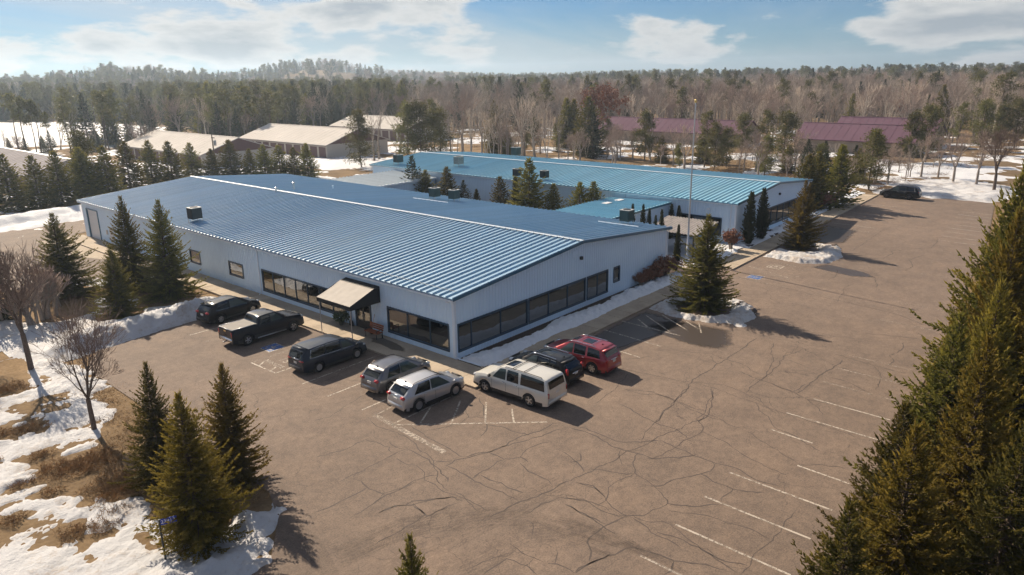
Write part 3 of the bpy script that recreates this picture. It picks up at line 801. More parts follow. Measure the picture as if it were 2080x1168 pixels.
BARE = [[(-15.7, 17.4), (-15.6, 8), (-16.4, -3.6), (-16.5, -5.3), (-18.0, -5.9), (-20.3, -4.9), (-20.9, -2.2), (-19.9, 1.6), (-19.0, 4.0), (-19.9, 6.2), (-19.2, 8.0), (-17.4, 9.6), (-17.6, 13.6)],
        [(-21.3, 5.4), (-19.5, 6.6), (-19.4, 4.0), (-20.4, 3.4), (-21.4, 4.2)],
        [(-24, 27), (-18.6, 23.6), (-18.9, 20.4), (-20.0, 18.6), (-22, 20), (-26, 23)],
        [(-18, 40), (-13, 36), (-12.5, 33), (-15, 29), (-20, 33), (-24, 38)]]
def yard_snow(X, Y):
    n = fbm(X, Y, 0.35, 5, 1.0); m = fbm(X, Y, 1.6, 4, 3.0)
    k2 = fbm(X, Y, 5.0, 3, 8.0)
    h = 0.036 + 0.36 * (n - 0.42) + 0.22 * (m - 0.5) + 0.09 * (k2 - .5)
    for p in BARE:
        d = pdist(X, Y, p) + (fbm(X, Y, 0.8, 4, 6.0) - 0.5) * 1.5
        h = np.where(d < 0.9, np.minimum(h, (d - 0.15) * 0.35), h)
    for cx, cy, r in ((-21.6, 11.2, .8), (-22.1, 5.3, 1.1), (-22.2, 7.4, .6), (-21.0, 4.4, 1.1), (-21.2, .6, .9), (-21.0, 2.2, 1.0), (-23.5, -1.0, .7), (-20.6, 18.2, 1.0), (-23.8, 5.0, .5), (-23.1, 3.2, .5), (-22.8, 11.8, .7), (-25, 2, .6), (-24.2, 8.5, .6)):
        d = np.hypot(X - cx, Y - cy) + (m - .5) * 1.2
        h = h - 0.32 * np.exp(-(d / r) ** 2)
    # ploughed banks at the lot corner and beside the entrance
    h = h + 0.75 * np.exp(-((X + 16.8 + 0.5 * (n - .5)) / 1.0) ** 2) * sstep(12.5, 15.0, Y) * (1 - sstep(19.5, 22, Y)) * (0.5 + m)
    h = h + 0.55 * np.exp(-(((Y + 8.2) + (X + 21) * 0.25) / 0.9) ** 2) * sstep(-28, -24, X) * (1 - sstep(-19.2, -18.2, X)) * (0.4 + 1.2 * m)
    h = h + 0.5 * np.exp(-(((X + 18.3)) / 0.55) ** 2 - ((Y + 6.2) / 1.4) ** 2) * (0.4 + 1.2 * m)
    # keep clear of the asphalt
    d = pdist(X, Y, [(-16.35, 40), (-16.35, 18.3), (-16.25, 8), (-16.6, -5), (-17.4, -7.0), (-19.3, -9.2), (-22.5, -10.0), (-60, -10.4), (-60, -60), (40, -60), (40, 40)])
    d = d + (m - .5) * 1.1 + (n - .5) * .8 + .15
    h = np.where(d < 1.6, np.minimum(h, (d - 0.25) * 0.34 + 0.22 * (m - .5) + .16 * (k2 - .5)), h)
    return h
snow('snow_bank', 'patchy melting snow over the lawn by the lot entrance', -42, -15.6, -11, 24, 0.13, yard_snow, 'snow_yard', -0.05)

def island_snow(X, Y):
    n = fbm(X, Y, 0.5, 5, 4.0); m = fbm(X, Y, 2.0, 4, 7.0)
    isl = [(-2.6, 21.9), (-2.6, 38.5), (-5.0, 41.0), (-10, 42.5), (-13.5, 41), (-17.5, 36), (-19.5, 30), (-19.0, 24), (-16.6, 20.0), (-14.8, 20.6), (-9.5, 21.6)]
    d = -pdist(X, Y, isl)
    h = sstep(0.0, 1.2, d + (m - .5) * .5) * (0.22 + 0.35 * (n - 0.35)) - 0.06
    h = h + 0.85 * np.exp(-(((Y - 22.9) + (X + 9) * -0.06) / 1.05) ** 2) * (0.45 + 1.0 * m) * sstep(-17.5, -15.5, X) * (1 - sstep(-5.2, -3.4, X))
    h = h + 0.35 * np.exp(-(((Y - 24.8)) / 1.4) ** 2) * (0.3 + m) * sstep(-17, -13, X) * (1 - sstep(-4.0, -2.8, X))
    for cx, cy, r in ((-10.9, 37.6, 3.2), (-6.4, 34.3, 2.5), (-5.5, 29.5, 2.6), (-10.2, 27.9, 1.9), (-13, 33, 3.0), (-15.5, 37, 3)):
        h = h - 0.55 * np.exp(-(np.hypot(X - cx, Y - cy) / r) ** 4) * (0.6 + 0.8 * n)
    return np.where(d < 0.05, -0.1, h)
snow('snow_bank', 'long ploughed snow bank around the spruces beside the lot', -20, -2.5, 19.8, 43, 0.16, island_snow, 'snow_yard', 0.0)

def strip_snow(X, Y):
    n = fbm(X, Y, 0.9, 4, 5.0); m = fbm(X, Y, 2.6, 3, 8.0)
    c = -1.72 + 0.010 * X + 0.5 * (n - .5)
    w = 0.85 + 0.7 * (fbm(X, Y * 0.1, 0.28, 2, 3.0) - .5)
    h = 0.40 * np.exp(-((Y - c) / np.maximum(w, .12)) ** 2) * (0.25 + 1.5 * m) - 0.07
    h = np.where(Y < -2.32, h - (-2.32 - Y) * .5, h)
    return np.where((X < 0.25) | (X > 27.6), -0.1, h)
snow('snow_bank', 'narrow snow strip in the bed under the front windows', 0.0, 28, -2.7, -0.1, 0.09, strip_snow, 'snow_shade_bright', 0.085)

def isl1(X, Y):
    poly = [(17.6, -4.3), (21.8, -4.3), (23.6, -6.0), (24.0, -8.8), (22.6, -10.9), (20.6, -11.8), (18.8, -11.5), (17.4, -9.6), (16.9, -7.0)]
    d = -pdist(X, Y, poly); n = fbm(X, Y, 1.0, 4, 2.0); m = fbm(X, Y, 3.2, 3, 1.0)
    h = sstep(-0.25, 0.55, d + (m - .5) * .4) * (0.28 + 0.25 * m) - 0.07
    h = h - 0.5 * np.exp(-(np.hypot(X - 20.3, Y + 7.6) / 2.45) ** 6)
    h = h - 0.25 * sstep(20.5, 23.0, X + (n - .5) * 2) * sstep(-9.5, -6.5, Y)
    h = h + 0.10 * np.exp(-(np.hypot(X - 18.3, Y + 11.6) / 0.8) ** 2)
    return h
snow('snow_bank', 'dirty snow ring round the nearer parking island', 16, 25, -13, -3.4, 0.10, isl1, 'snow_dirty', 0.0)
def isl2(X, Y):
    poly = [(39.6, -4.6), (46.5, -4.4), (48.6, -6.2), (47.6, -9.6), (44.0, -10.9), (40.4, -10.6), (39.0, -8.4)]
    d = -pdist(X, Y, poly); n = fbm(X, Y, 1.0, 4, 9.0); m = fbm(X, Y, 3.2, 3, 6.0)
    h = sstep(-0.2, 0.6, d + (m - .5) * .4) * (0.30 + 0.25 * m) - 0.07
    h = h - 0.5 * np.exp(-(np.hypot(X - 45.2, Y + 6.2) / 2.4) ** 6)
    return h
snow('snow_bank', 'dirty snow ring round the farther parking island', 38, 50, -12.5, -3.6, 0.13, isl2, 'snow_dirty', 0.0)
def bfront(X, Y):
    yc = -1.55 + (X - 36) * 0.026; n = fbm(X, Y, 0.7, 4, 12.0); m = fbm(X, Y, 2.4, 3, 2.0)
    h = 0.24 * np.exp(-((Y - yc - .25) / 0.75) ** 2) * (0.4 + m) - 0.05 - 0.16 * (n < .4)
    return np.where(X < 30.4, -0.1, h)
snow('snow_bank', 'snow strip along the front of the far building', 35.5, 87, -2.6, 2.6, 0.16, bfront, 'snow_shade_bright', 0.07)
def court(X, Y):
    n = fbm(X, Y, 0.35, 4, 15.0); m = fbm(X, Y, 1.9, 3, 2.0)
    return 0.28 * (n - 0.40) + 0.1 * (m - .5) - 0.2 * np.exp(-(np.hypot(X - 36, Y + .6) / 1.8) ** 2)
snow('snow_bank', 'leftover snow in the court by the flagpole', 30.5, 42, -1.6, 7.5, 0.16, court, 'snow_clean', 0.10)
def pile_n(X, Y):
    n = fbm(X, Y, 0.25, 4, 21.0); m = fbm(X, Y, 1.2, 4, 2.0)
    h = 1.25 * np.exp(-((Y - 80.5 - 0.1 * X + 2 * (n - .5)) / 3.2) ** 2) * (0.45 + 0.9 * n) * (1 - sstep(20, 30, X)) + 0.25 * (m - .55)
    h = h + 0.10 * sstep(70, 74, Y) * (fbm(X, Y, .3, 4, 30.) - .46) * 6 * (1 - sstep(76, 80, Y))
    return h - 0.06
snow('snow_bank', 'ploughed snow ridge at the back of the yard', -40, 34, 66, 92, 0.35, pile_n, 'snow_clean', 0.0)
def far_r(X, Y):
    n = fbm(X, Y, 0.22, 5, 24.0); m = fbm(X, Y, 1.0, 3, 2.0)
    isl = [(88.3, -2.6), (88.3, -17.0), (95, -18.5), (108, -17.5), (109, -8), (103, -2.6)]
    d = -pdist(X, Y, isl)
    return sstep(-1.0, 2.0, d + (n - .5) * 4) * (0.30 + 0.8 * (n - .4) + .4 * (m - .5)) - 0.09
snow('snow_bank', 'broad snow heap beyond the far end of the lot', 84, 114, -22, 2, 0.26, far_r, 'snow_yard', 0.0)
def back_patch(X, Y):
    n = fbm(X, Y, 0.13, 5, 33.0); m = fbm(X, Y, 0.7, 3, 2.0); d = np.hypot(X + 31, Y + 32)
    h = 0.9 * (n - 0.535) + .30 * (m - .5)
    h = h + 0.35 * np.exp(-(((X - 66) / 14) ** 2 + ((Y - 108) / 30) ** 2)) + .25 * np.exp(-(((X - 25) / 25) ** 2 + ((Y - 118) / 12) ** 2))
    A = (X > -1) & (X < 64.5) & (Y < 64.5); B2 = (X < 88.6) & (Y < -1.0)
    lot_n = (X < 42) & (Y < 80)
    return np.minimum(np.where(A | B2 | lot_n, -0.2, h), 0.35)
snow('snow_cover', 'patchy snow under the trees behind the buildings', -40, 200, -30, 200, 0.8, back_patch, 'snow_clean', -0.06)
def snow_far(name, label, x0, x1, y0, y1, res, poly, seed):
    xs = np.arange(x0, x1 + res, res); ys = np.arange(y0, y1 + res, res); X, Y = np.meshgrid(xs, ys, indexing='ij')
    d = -pdist(X, Y, poly) + (fbm(X, Y, 0.05, 4, seed) - .5) * 16
    H = terrain_h(X, Y) + 0.35 * sstep(-2, 6, d) - 0.12 + .15 * (fbm(X, Y, .2, 3, seed) - .5)
    idx = np.arange(H.size).reshape(H.shape); q = np.stack([idx[:-1, :-1], idx[1:, :-1], idx[1:, 1:], idx[:-1, 1:]], -1).reshape(-1, 4)
    q = q[(d.ravel()[q] > -3).any(1)]
    used = np.unique(q); rm = np.full(H.size, -1); rm[used] = np.arange(len(used))
    o = link(name, npmesh(name, np.stack([X.ravel(), Y.ravel(), H.ravel()], -1)[used], rm[q], [MT['snow_clean']], True)); tag(o, label, 'snow', kind='structure')
snow_far('snow_field', 'wide open snow field beyond the storage sheds', -110, 130, 190, 430, 2.5, [(-100, 214), (30, 212), (62, 208), (90, 222), (104, 262), (100, 330), (74, 376), (-100, 420)], 5.0)
# ------------------------------------------------------------------ metal buildings
M('wall_white', (0.66, 0.82, 0.98), 0.45, spec=0.5, var=0.06, vs=0.35)
M('trim_white', (0.72, 0.80, 0.88), 0.45)
M('trim_blue', (0.018, 0.115, 0.20), 0.4, spec=0.5, coat=0.3)
def make_roof(name, col, rough, metal, wear=(0.30, 0.46, 0.58)):
    m, t, b = nodes_of(name)
    v = coords(t, 'world')
    f = noise(t, v, 0.25, 5, 0.6); g = noise(t, v, 3.0, 5, 0.7)
    c = mixc(t, mrange(t, f, 0.3, 0.75, 0.0, 0.22), col, wear)
    c = mixc(t, mrange(t, g, 0.5, 0.8, 0.0, 0.2), c, wear)
    oi = t.nodes.new('ShaderNodeObjectInfo'); hs = t.nodes.new('ShaderNodeHueSaturation')
    t.links.new(mrange(t, oi.outputs['Random'], 0, 1, 0.92, 1.08), hs.inputs['Value']); t.links.new(c, hs.inputs['Color'])
    t.links.new(hs.outputs['Color'], b.inputs['Base Color'])
    b.inputs['Metallic'].default_value = metal
    t.links.new(mrange(t, g, 0.3, 0.7, rough - 0.05, rough + 0.07), b.inputs['Roughness'])
    b.inputs['Specular IOR Level'].default_value = 0.5
    b.inputs['Coat Weight'].default_value = 1.0; b.inputs['Coat IOR'].default_value = 1.8; b.inputs['Coat Roughness'].default_value = 0.5
    MT[name] = m
make_roof('roof_blue', (0.155, 0.325, 0.49), 0.5, 0.0, (0.40, 0.50, 0.58))
make_roof('roof_cyan', (0.165, 0.42, 0.56), 0.5, 0.0, (0.42, 0.58, 0.66))
make_roof('roof_pale', (0.46, 0.52, 0.55), 0.5, 0.0, (0.55, 0.58, 0.60))
M('ridge_white', (0.50, 0.56, 0.62), 0.4, spec=0.6)
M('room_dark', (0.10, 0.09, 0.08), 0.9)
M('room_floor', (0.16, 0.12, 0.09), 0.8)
M('blind', (0.66, 0.66, 0.58), 0.8)
M('frame_blue', (0.012, 0.045, 0.085), 0.4)
M('door_dark', (0.025, 0.022, 0.022), 0.4)
M('steel', (0.45, 0.46, 0.48), 0.35, 0.8)
M('dark_metal', (0.03, 0.035, 0.04), 0.5, 0.4)
def make_glass(name, tint, refl, rough=0.02):
    m = bpy.data.materials.new(name); m.use_nodes = True; t = m.node_tree
    for n in list(t.nodes): t.nodes.remove(n)
    o = t.nodes.new('ShaderNodeOutputMaterial'); mx = t.nodes.new('ShaderNodeMixShader')
    tr = t.nodes.new('ShaderNodeBsdfTransparent'); tr.inputs[0].default_value = (*tint, 1)
    gl = t.nodes.new('ShaderNodeBsdfGlossy'); gl.inputs['Roughness'].default_value = rough; gl.inputs[0].default_value = (0.95, 0.97, 1.0, 1)
    lw = t.nodes.new('ShaderNodeLayerWeight'); lw.inputs['Blend'].default_value = 0.35
    t.links.new(mrange(t, lw.outputs['Fresnel'], 0.0, 1.0, refl, 1.0), mx.inputs[0])
    t.links.new(tr.outputs[0], mx.inputs[1]); t.links.new(gl.outputs[0], mx.inputs[2]); t.links.new(mx.outputs[0], o.inputs[0])
    MT[name] = m
make_glass('window_glass', (0.36, 0.41, 0.40), 0.2)

def corrugated(name, along, fixed, s0, s1, zt, openings, out, mat, parent, off, pitch=0.305, depth=0.032, z0=0.02):
    """ribbed wall sheet. along 'x' or 'y'; zt(s) top height; openings [(s0,s1,z0,z1)]; out = sign of the outward normal"""
    prof = [0.0, 0.05, 0.085, 0.225, 0.26]                      # one rib per pitch: flat, up, top..., down
    dep = [0, 0, 1, 1, 0]
    st = []
    s = s0
    while s < s1 - 1e-6:
        for p, d in zip(prof, dep):
            if s + p < s1: st.append((s + p, d * depth))
        s += pitch
    st.append((s1, 0))
    cuts = sorted({c for o in openings for c in o[:2]})
    extra = []
    for c in cuts:
        for (a, da), (b, db) in zip(st[:-1], st[1:]):
            if a < c < b: extra.append((c, da + (db - da) * (c - a) / (b - a)))
    st = sorted(st + extra)
    V = []; F = []
    for (a, da), (b, db) in zip(st[:-1], st[1:]):
        if b - a < 1e-5: continue
        mid = (a + b) / 2
        spans = [(z0, None)]
        for o in sorted((o for o in openings if o[0] < mid < o[1]), key=lambda o: o[2]):
            last = spans.pop()
            if o[2] > last[0] + 1e-4: spans.append((last[0], o[2]))
            spans.append((o[3], None))
        for za, zb in spans:
            ta, tb = (zt(a), zt(b)) if zb is None else (zb, zb)
            pts = []
            for s_, d_, z_ in ((a, da, za), (b, db, za), (b, db, tb), (a, da, ta)):
                q = fixed + out * d_
                p = (s_, q, z_) if along == 'x' else (q, s_, z_)
                pts.append((p[0] - off[0], p[1] - off[1], p[2] - off[2]))
            i = len(V); V += pts
            flip = (along == 'x') == (out > 0)
            F.append((i + 3, i + 2, i + 1, i) if flip else (i, i + 1, i + 2, i + 3))
    return link(name, pymesh(name, V, F, [MT[mat]]), parent)

def window(parent, off, along, fixed, s0, s1, z0, z1, out, npanes, blinds=(), frame='frame_blue', mull=None, name='window'):
    """framed ribbon window set into the wall: frame with sill, one pane per light, blinds behind some panes"""
    w = empty(name, (0, 0, 0), 0, parent)
    def B(mb, sa, sb, qa, qb, za, zb):
        qa, qb = fixed + out * qa, fixed + out * qb
        qa, qb = min(qa, qb), max(qa, qb)
        if along == 'x': mb.box(sa, sb, qa, qb, za, zb)
        else: mb.box(qa, qb, sa, sb, za, zb)
    f = MB(); t = 0.09
    B(f, s0 - .02, s1 + .02, -.08, .075, z1 - t, z1 + .04); B(f, s0 - .02, s1 + .02, -.08, .095, z0 - .05, z0 + t - .03)
    B(f, s0 - .04, s0 + t - .02, -.08, .07, z0 + t - .03, z1 - t); B(f, s1 - t + .02, s1 + .04, -.08, .07, z0 + t - .03, z1 - t)
    fr = f.build('frame', MT[frame], w, off=off)
    edges = mull or [s0 + (s1 - s0) * k / npanes for k in range(npanes + 1)]
    for k, e in enumerate(edges[1:-1]):
        mm = MB(); B(mm, e - .032, e + .032, -.07, .05, z0 + t - .03, z1 - t); mm.build('mullion', MT[frame], w, off=off)
    for a, b in zip(edges[:-1], edges[1:]):
        p = MB(); B(p, a + .03, b - .03, -.012, .0, z0 + .05, z1 - .06); p.build('pane', MT['window_glass'], w, off=off)
    for a, b in blinds:
        V = []; F = []; n = max(2, int((b - a) / 0.12))
        for k in range(n + 1):
            s = a + (b - a) * k / n; q = fixed + out * (-.16 - (.035 if k % 2 else 0))
            for z in (z0 + .06, z1 - .1): V.append(tuple(np.array((s, q, z) if along == 'x' else (q, s, z)) - off))
            if k: F.append((2 * k - 2, 2 * k, 2 * k + 1, 2 * k - 1))
        link('vertical_blind', pymesh('vertical_blind', V, F, [MT['blind']]), w)
    return w

def roof_panels(roof, off, xr, zr, xe, ze, y0, y1, mat, pitch=0.61, rib=0.11, axis='y'):
    """standing-seam pans of one slope; each pan is its own object, all share a mesh. axis: the direction the pans are laid out along"""
    prof = [(0.0, 0.0), (0.022, rib), (0.062, rib), (0.085, 0.0), (pitch - 0.004, 0.0)]
    V = []; F = []
    for k, (xx, zz_) in enumerate(((xr, zr), (xe, ze))):
        for p, h in prof: V.append((xx, p, zz_ + h) if axis == 'y' else (p, xx, zz_ + h))
    n = len(prof)
    for i in range(n - 1): F.append((i, i + 1, n + i + 1, n + i))
    F.append((n, n + 1, n + 2, n + 3)); F.append((3, 2, 1, 0))
    # drip edge folded down at the eave
    i0 = len(V)
    for p in (0.0, pitch - 0.004): V.append((xe, p, ze) if axis == 'y' else (p, xe, ze)); V.append((xe, p, ze - 0.07) if axis == 'y' else (p, xe, ze - 0.07))
    F.append((i0, i0 + 1, i0 + 3, i0 + 2))
    me = pymesh('roof_panel', [(a - off[0] * (axis == 'y'), b - off[1] * (axis == 'x'), c - off[2]) for a, b, c in V], F, [MT[mat]])
    bm = bmesh.new(); bm.from_mesh(me); bmesh.ops.recalc_face_normals(bm, faces=bm.faces)
    up = [f for f in bm.faces if abs(f.normal.z) > 0.5]
    if up and sum(f.normal.z for f in up) < 0: bmesh.ops.reverse_faces(bm, faces=bm.faces)
    bm.to_mesh(me); bm.free()
    m = int(round((y1 - y0) / pitch))
    for k in range(m):
        y = y0 + k * pitch
        link('roof_panel', me, roof, (0, y - off[1], 0) if axis == 'y' else (y - off[0], 0, 0))
    return me

def metal_building(label, x0, x1, y0, y1, he, xr, hr, op, roofmat, ov=0.33):
    off = np.array((x0, y0, 0.0))
    b = empty('metal_building', (x0, y0, 0)); tag(b, label, 'building')
    def gable(s): return he - .05 + (hr - he) * (1 - abs(s - xr) / ((xr - x0) if s < xr else (x1 - xr)))
    corrugated('wall', 'y', x0, y0, y1, lambda s: he - .05, op.get('L', []), -1, 'wall_white', b, off)
    corrugated('wall', 'y', x1, y0, y1, lambda s: he - .05, op.get('R', []), 1, 'wall_white', b, off)
    corrugated('wall', 'x', y0, x0, x1, gable, op.get('F', []), -1, 'wall_white', b, off)
    corrugated('wall', 'x', y1, x0, x1, gable, op.get('K', []), 1, 'wall_white', b, off)
    for cx in (x0, x1):
        for cy in (y0, y1):
            tr = MB()
            sx = -1 if cx == x0 else 1; sy = -1 if cy == y0 else 1
            tr.box(min(cx - sx * .16, cx + sx * .042), max(cx - sx * .16, cx + sx * .042), min(cy - sy * .16, cy + sy * .042), max(cy - sy * .16, cy + sy * .042), 0.02, he - .02)
            tr.build('corner_trim', MT['trim_white'], b, off=off)
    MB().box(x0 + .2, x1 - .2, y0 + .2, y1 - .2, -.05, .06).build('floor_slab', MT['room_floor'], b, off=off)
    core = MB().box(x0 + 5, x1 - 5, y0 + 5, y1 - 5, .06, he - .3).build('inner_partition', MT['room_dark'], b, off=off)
    lin = MB()
    # roof deck below the pans
    th = 0.10; ya, yb = y0 - ov, y1 + ov
    deck = MB()
    prof = [(x0 - ov, he - .012), (xr, hr - .012), (x1 + ov, he - .012), (x1 + ov, he - th), (xr, hr - th), (x0 - ov, he - th)]
    deck.prism(prof, 'y', ya + .02, yb - .02)
    roof = deck.build('roof', MT[roofmat], b, off=off)
    roof_panels(roof, off, xr, hr, x0 - ov - .03, he, ya, yb, roofmat)
    roof_panels(roof, off, xr, hr, x1 + ov + .03, he, ya, yb, roofmat)
    cap = MB()
    cap.prism([(xr - .20, hr + .075), (xr, hr + .125), (xr + .20, hr + .075), (xr + .20, hr + .06), (xr, hr + .10), (xr - .20, hr + .06)], 'y', ya - .03, yb + .03)
    cap.build('ridge_cap', MT['ridge_white'], roof, off=off)
    for yy, s in ((ya, -1), (yb, 1)):
        rk = MB()
        q0, q1 = (yy - .05, yy - .001) if s < 0 else (yy + .001, yy + .05)
        rk.prism([(x0 - ov - .04, he - .15), (x0 - ov - .04, he + .055), (xr, hr + .055), (xr, hr - .15)], 'y', q0, q1)
        rk.prism([(xr + .002, hr - .15), (xr + .002, hr + .055), (x1 + ov + .04, he + .055), (x1 + ov + .04, he - .15)], 'y', q0, q1)
        rk.build('rake_trim', MT['trim_blue'], roof, off=off)
    gt = MB().box(x0 - ov - .03, x0 - .02, ya + .06, yb - .06, he - .24, he - .125)
    gt.build('eave_trim', MT['trim_white'], roof, off=off)
    MB().box(x1 + .02, x1 + ov + .03, ya + .06, yb - .06, he - .24, he - .125).build('eave_trim', MT['trim_white'], roof, off=off)
    return b, off

ZW0, ZW1 = 0.55, 2.42
opA = {'L': [(0.5, 6.75, ZW0, ZW1), (8.65, 10.5, 0.0, 2.65), (11.7, 23.4, ZW0, ZW1), (26.6, 29.0, 1.05, 2.28), (34.4, 36.45, 1.05, 2.28), (58.75, 61.9, 0.0, 3.55)],
       'F': [(0.27, 7.42, ZW0, ZW1 + .03), (7.56, 14.72, ZW0, ZW1 + .03), (14.95, 17.92, ZW0, ZW1 + .03), (18.8, 19.72, 1.15, 2.42)]}
A, offA = metal_building('nearer long white metal building with ribbed blue roof and black awning', 0.0, 27.65, 0.0, 63.3, 4.40, 13.96, 5.61, opA, 'roof_blue')
window(A, offA, 'y', 0.0, 0.5, 6.75, ZW0, ZW1, -1, 3, [(4.7, 6.7), (3.3, 4.6)], mull=[0.5, 2.35, 4.65, 6.75])
window(A, offA, 'y', 0.0, 11.7, 23.4, ZW0, ZW1, -1, 7, [(11.8, 13.3), (13.4, 15.0), (20.1, 21.7), (21.8, 23.3)])
window(A, offA, 'y', 0.0, 26.6, 29.0, 1.05, 2.28, -1, 1, [(26.7, 28.9)])
window(A, offA, 'y', 0.0, 34.4, 36.45, 1.05, 2.28, -1, 1)
window(A, offA, 'x', 0.0, 0.27, 7.42, ZW0, ZW1 + .03, -1, 4, [(0.35, 1.15)], mull=[0.27, 1.55, 4.5, 7.42])
window(A, offA, 'x', 0.0, 7.56, 14.72, ZW0, ZW1 + .03, -1, 3, [(13.9, 14.6)])
window(A, offA, 'x', 0.0, 14.95, 17.92, ZW0, ZW1 + .03, -1, 2, [(15.0, 16.4), (16.5, 17.9)])
window(A, offA, 'x', 0.0, 18.8, 19.72, 1.15, 2.42, -1, 1)
# glazed double door
M('red_panel', (0.42, 0.05, 0.025), 0.5)
M('brass', (0.55, 0.42, 0.20), 0.35, 0.8)
d = empty('double_door', (0, 0, 0), 0, A)
MB().box(-.07, .06, 8.62, 8.74, 0, 2.66).box(-.07, .06, 10.41, 10.53, 0, 2.66).box(-.07, .06, 8.74, 10.41, 2.56, 2.66).box(-.06, .05, 8.74, 10.41, 2.08, 2.16).build('frame', MT['frame_blue'], d, off=offA)
MB().box(-.02, .0, 8.76, 10.39, 2.17, 2.55).build('transom_panel', MT['red_panel'], d, off=offA)
for ya, yb, s in ((8.75, 9.565, 1), (9.585, 10.40, -1)):
    lf = empty('door_leaf', (0, 0, 0), 0, d)
    MB().box(-.05, .0, ya, ya + .09, .02, 2.07).box(-.05, .0, yb - .09, yb, .02, 2.07).box(-.05, .0, ya + .09, yb - .09, .02, .62).box(-.05, .0, ya + .09, yb - .09, 1.97, 2.07).build('stile', MT['door_dark'], lf, off=offA)
    MB().box(-.03, -.02, ya + .09, yb - .09, .62, 1.97).build('pane', MT['window_glass'], lf, off=offA)
    yh = yb - .06 if s > 0 else ya + .06
    MB().tube([(-.05, yh, .95), (-.12, yh, .97), (-.12, yh, 1.25), (-.05, yh, 1.27)], .013, 6).build('handle', MT['steel'], lf, off=offA)
# overhead door with sections, service door
M('door_white', (0.66, 0.66, 0.66), 0.5)
od = empty('overhead_door', (0, 0, 0), 0, A)
MB().box(-.10, .12, 61.82, 62.02, 0, 3.6).box(-.10, .12, 58.62, 58.76, 0, 3.6).box(-.10, .12, 58.76, 61.82, 3.5, 3.64).build('frame', MT['trim_blue'], od, off=offA)
for k in range(6):
    MB().box(.05, .10, 58.77, 61.81, .02 + k * .58, .02 + k * .58 + .565).build('door_section', MT['door_white'], od, off=offA)
sd = empty('service_door', (0, 0, 0), 0, A)
MB().box(-.075, -.035, 54.9, 55.9, .03, 2.1).build('leaf', MT['door_white'], sd, off=offA, bevel=.01)
MB().lathe([(.02, -.11), (.035, -.12), (.03, -.15), (.0, -.16)], 8, (0, 55.75, 1.0), 'x').build('knob', MT['steel'], sd, off=offA)
MB().box(-.12, -.036, 56.4, 56.75, 1.1, 1.6).build('meter_box', MT['steel'], A, off=offA)
# downspouts
def downspout(parent, off, pts): MB().tube(pts, .055, 6).build('downspout', MT['trim_white'], parent, off=off)
downspout(A, offA, [(-.25, 23.75, 4.16), (-.10, 23.75, 4.0), (-.09, 23.75, .25), (-.30, 23.75, .16)])
downspout(A, offA, [(-.22, -.05, 4.14), (-.09, -.08, 3.98), (-.08, -.09, .30), (.0, -.35, .20), (.12, -2.2, .17)])
downspout(A, offA, [(27.92, -.05, 4.16), (27.76, -.08, 3.95), (27.76, -.09, .2)])
lt = empty('wall_light', (0, 0, 0), 0, A)
MB().box(13.85, 14.07, -.26, -.04, 4.12, 4.38).build('housing', MT['dark_metal'], lt, off=offA, bevel=.02)
MB().box(12.85, 13.45, -.07, -.034, 4.45, 4.95).build('vent_hood', MT['wall_white'], A, off=offA)
lt = empty('flood_light', (0, 0, 0), 0, A)
MB().box(-.30, -.04, .25, .50, 4.02, 4.14).build('housing', MT['trim_white'], lt, off=offA, bevel=.02)
# snow guard rail on the near roof edge
sg = MB()
for k in range(2):
    zz0 = 4.47 + k * .0; sg.tube([(.55, .3, 4.585), (.55, 13.5, 4.585)], .02, 5)
sg.build('snow_guard_rail', MT['trim_white'], A, off=offA)

opB = {'L': [(1.6, 6.6, 0.85, 2.75)], 'F': [(48.6, 62.0, 0.65, 2.75)]}
XB0, XB1, XBR = 42.65, 64.4, 53.55
B_, offB = metal_building('farther white metal building with pale blue ribbed roof', XB0, XB1, 0.0, 61.5, 4.55, XBR, 5.50, opB, 'roof_cyan')
window(B_, offB, 'y', XB0, 1.6, 6.6, 0.85, 2.75, -1, 3)
window(B_, offB, 'x', 0.0, 48.6, 62.0, 0.65, 2.75, -1, 7)
lt = empty('flood_light', (0, 0, 0), 0, B_)
MB().box(XB0 - .34, XB0 - .04, 3.0, 3.3, 3.55, 3.75).build('housing', MT['trim_white'], lt, off=offB, bevel=.02)
lt = empty('wall_light', (0, 0, 0), 0, B_)
MB().box(54.2, 54.45, -.26, -.04, 3.95, 4.2).build('housing', MT['dark_metal'], lt, off=offB, bevel=.02)
for yy in (.55, 14.0, 31.5, 43.0): downspout(B_, offB, [(XB0 - .2, yy, 4.3), (XB0 - .09, yy, 4.15), (XB0 - .09, yy, .2)])

def link_wing(label, x0, x1, y0, y1, z_s, z_n, mat, fascia):
    """low connecting wing: walls and a single-pitch seamed roof whose seams run along y"""
    off = np.array((x0, y0, 0.0)); b = empty('connecting_wing', (x0, y0, 0)); tag(b, label, 'building')
    corrugated('wall', 'x', y0, x0, x1, lambda s: z_s - .08, [], -1, 'wall_white', b, off)
    corrugated('wall', 'x', y1, x0, x1, lambda s: z_n - .08, [], 1, 'wall_white', b, off)
    r = MB().prism([(y0 - .3, z_s - .012), (y1 + .3, z_n - .012), (y1 + .3, z_n - .13), (y0 - .3, z_s - .13)], 'x', x0, x1).build('roof', MT[mat], b, off=off)
    roof_panels(r, off, y1 + .32, z_n, y0 - .33, z_s, x0, x1, mat, axis='x')
    MB().box(x0, x1, y0 - .38, y0 - .34, z_s - .22, z_s + .0).build('fascia', MT[fascia], r, off=off)
    return b, off
C2, offC2 = link_wing('low front wing joining both buildings, pale blue roof', 27.72, 42.2, 7.9, 15.5, 4.0, 3.72, 'roof_cyan', 'trim_blue')
C1, offC1 = link_wing('low rear wing joining both buildings, whitish roof', 27.72, 42.2, 46.6, 55.6, 3.72, 4.0, 'roof_pale', 'trim_white')
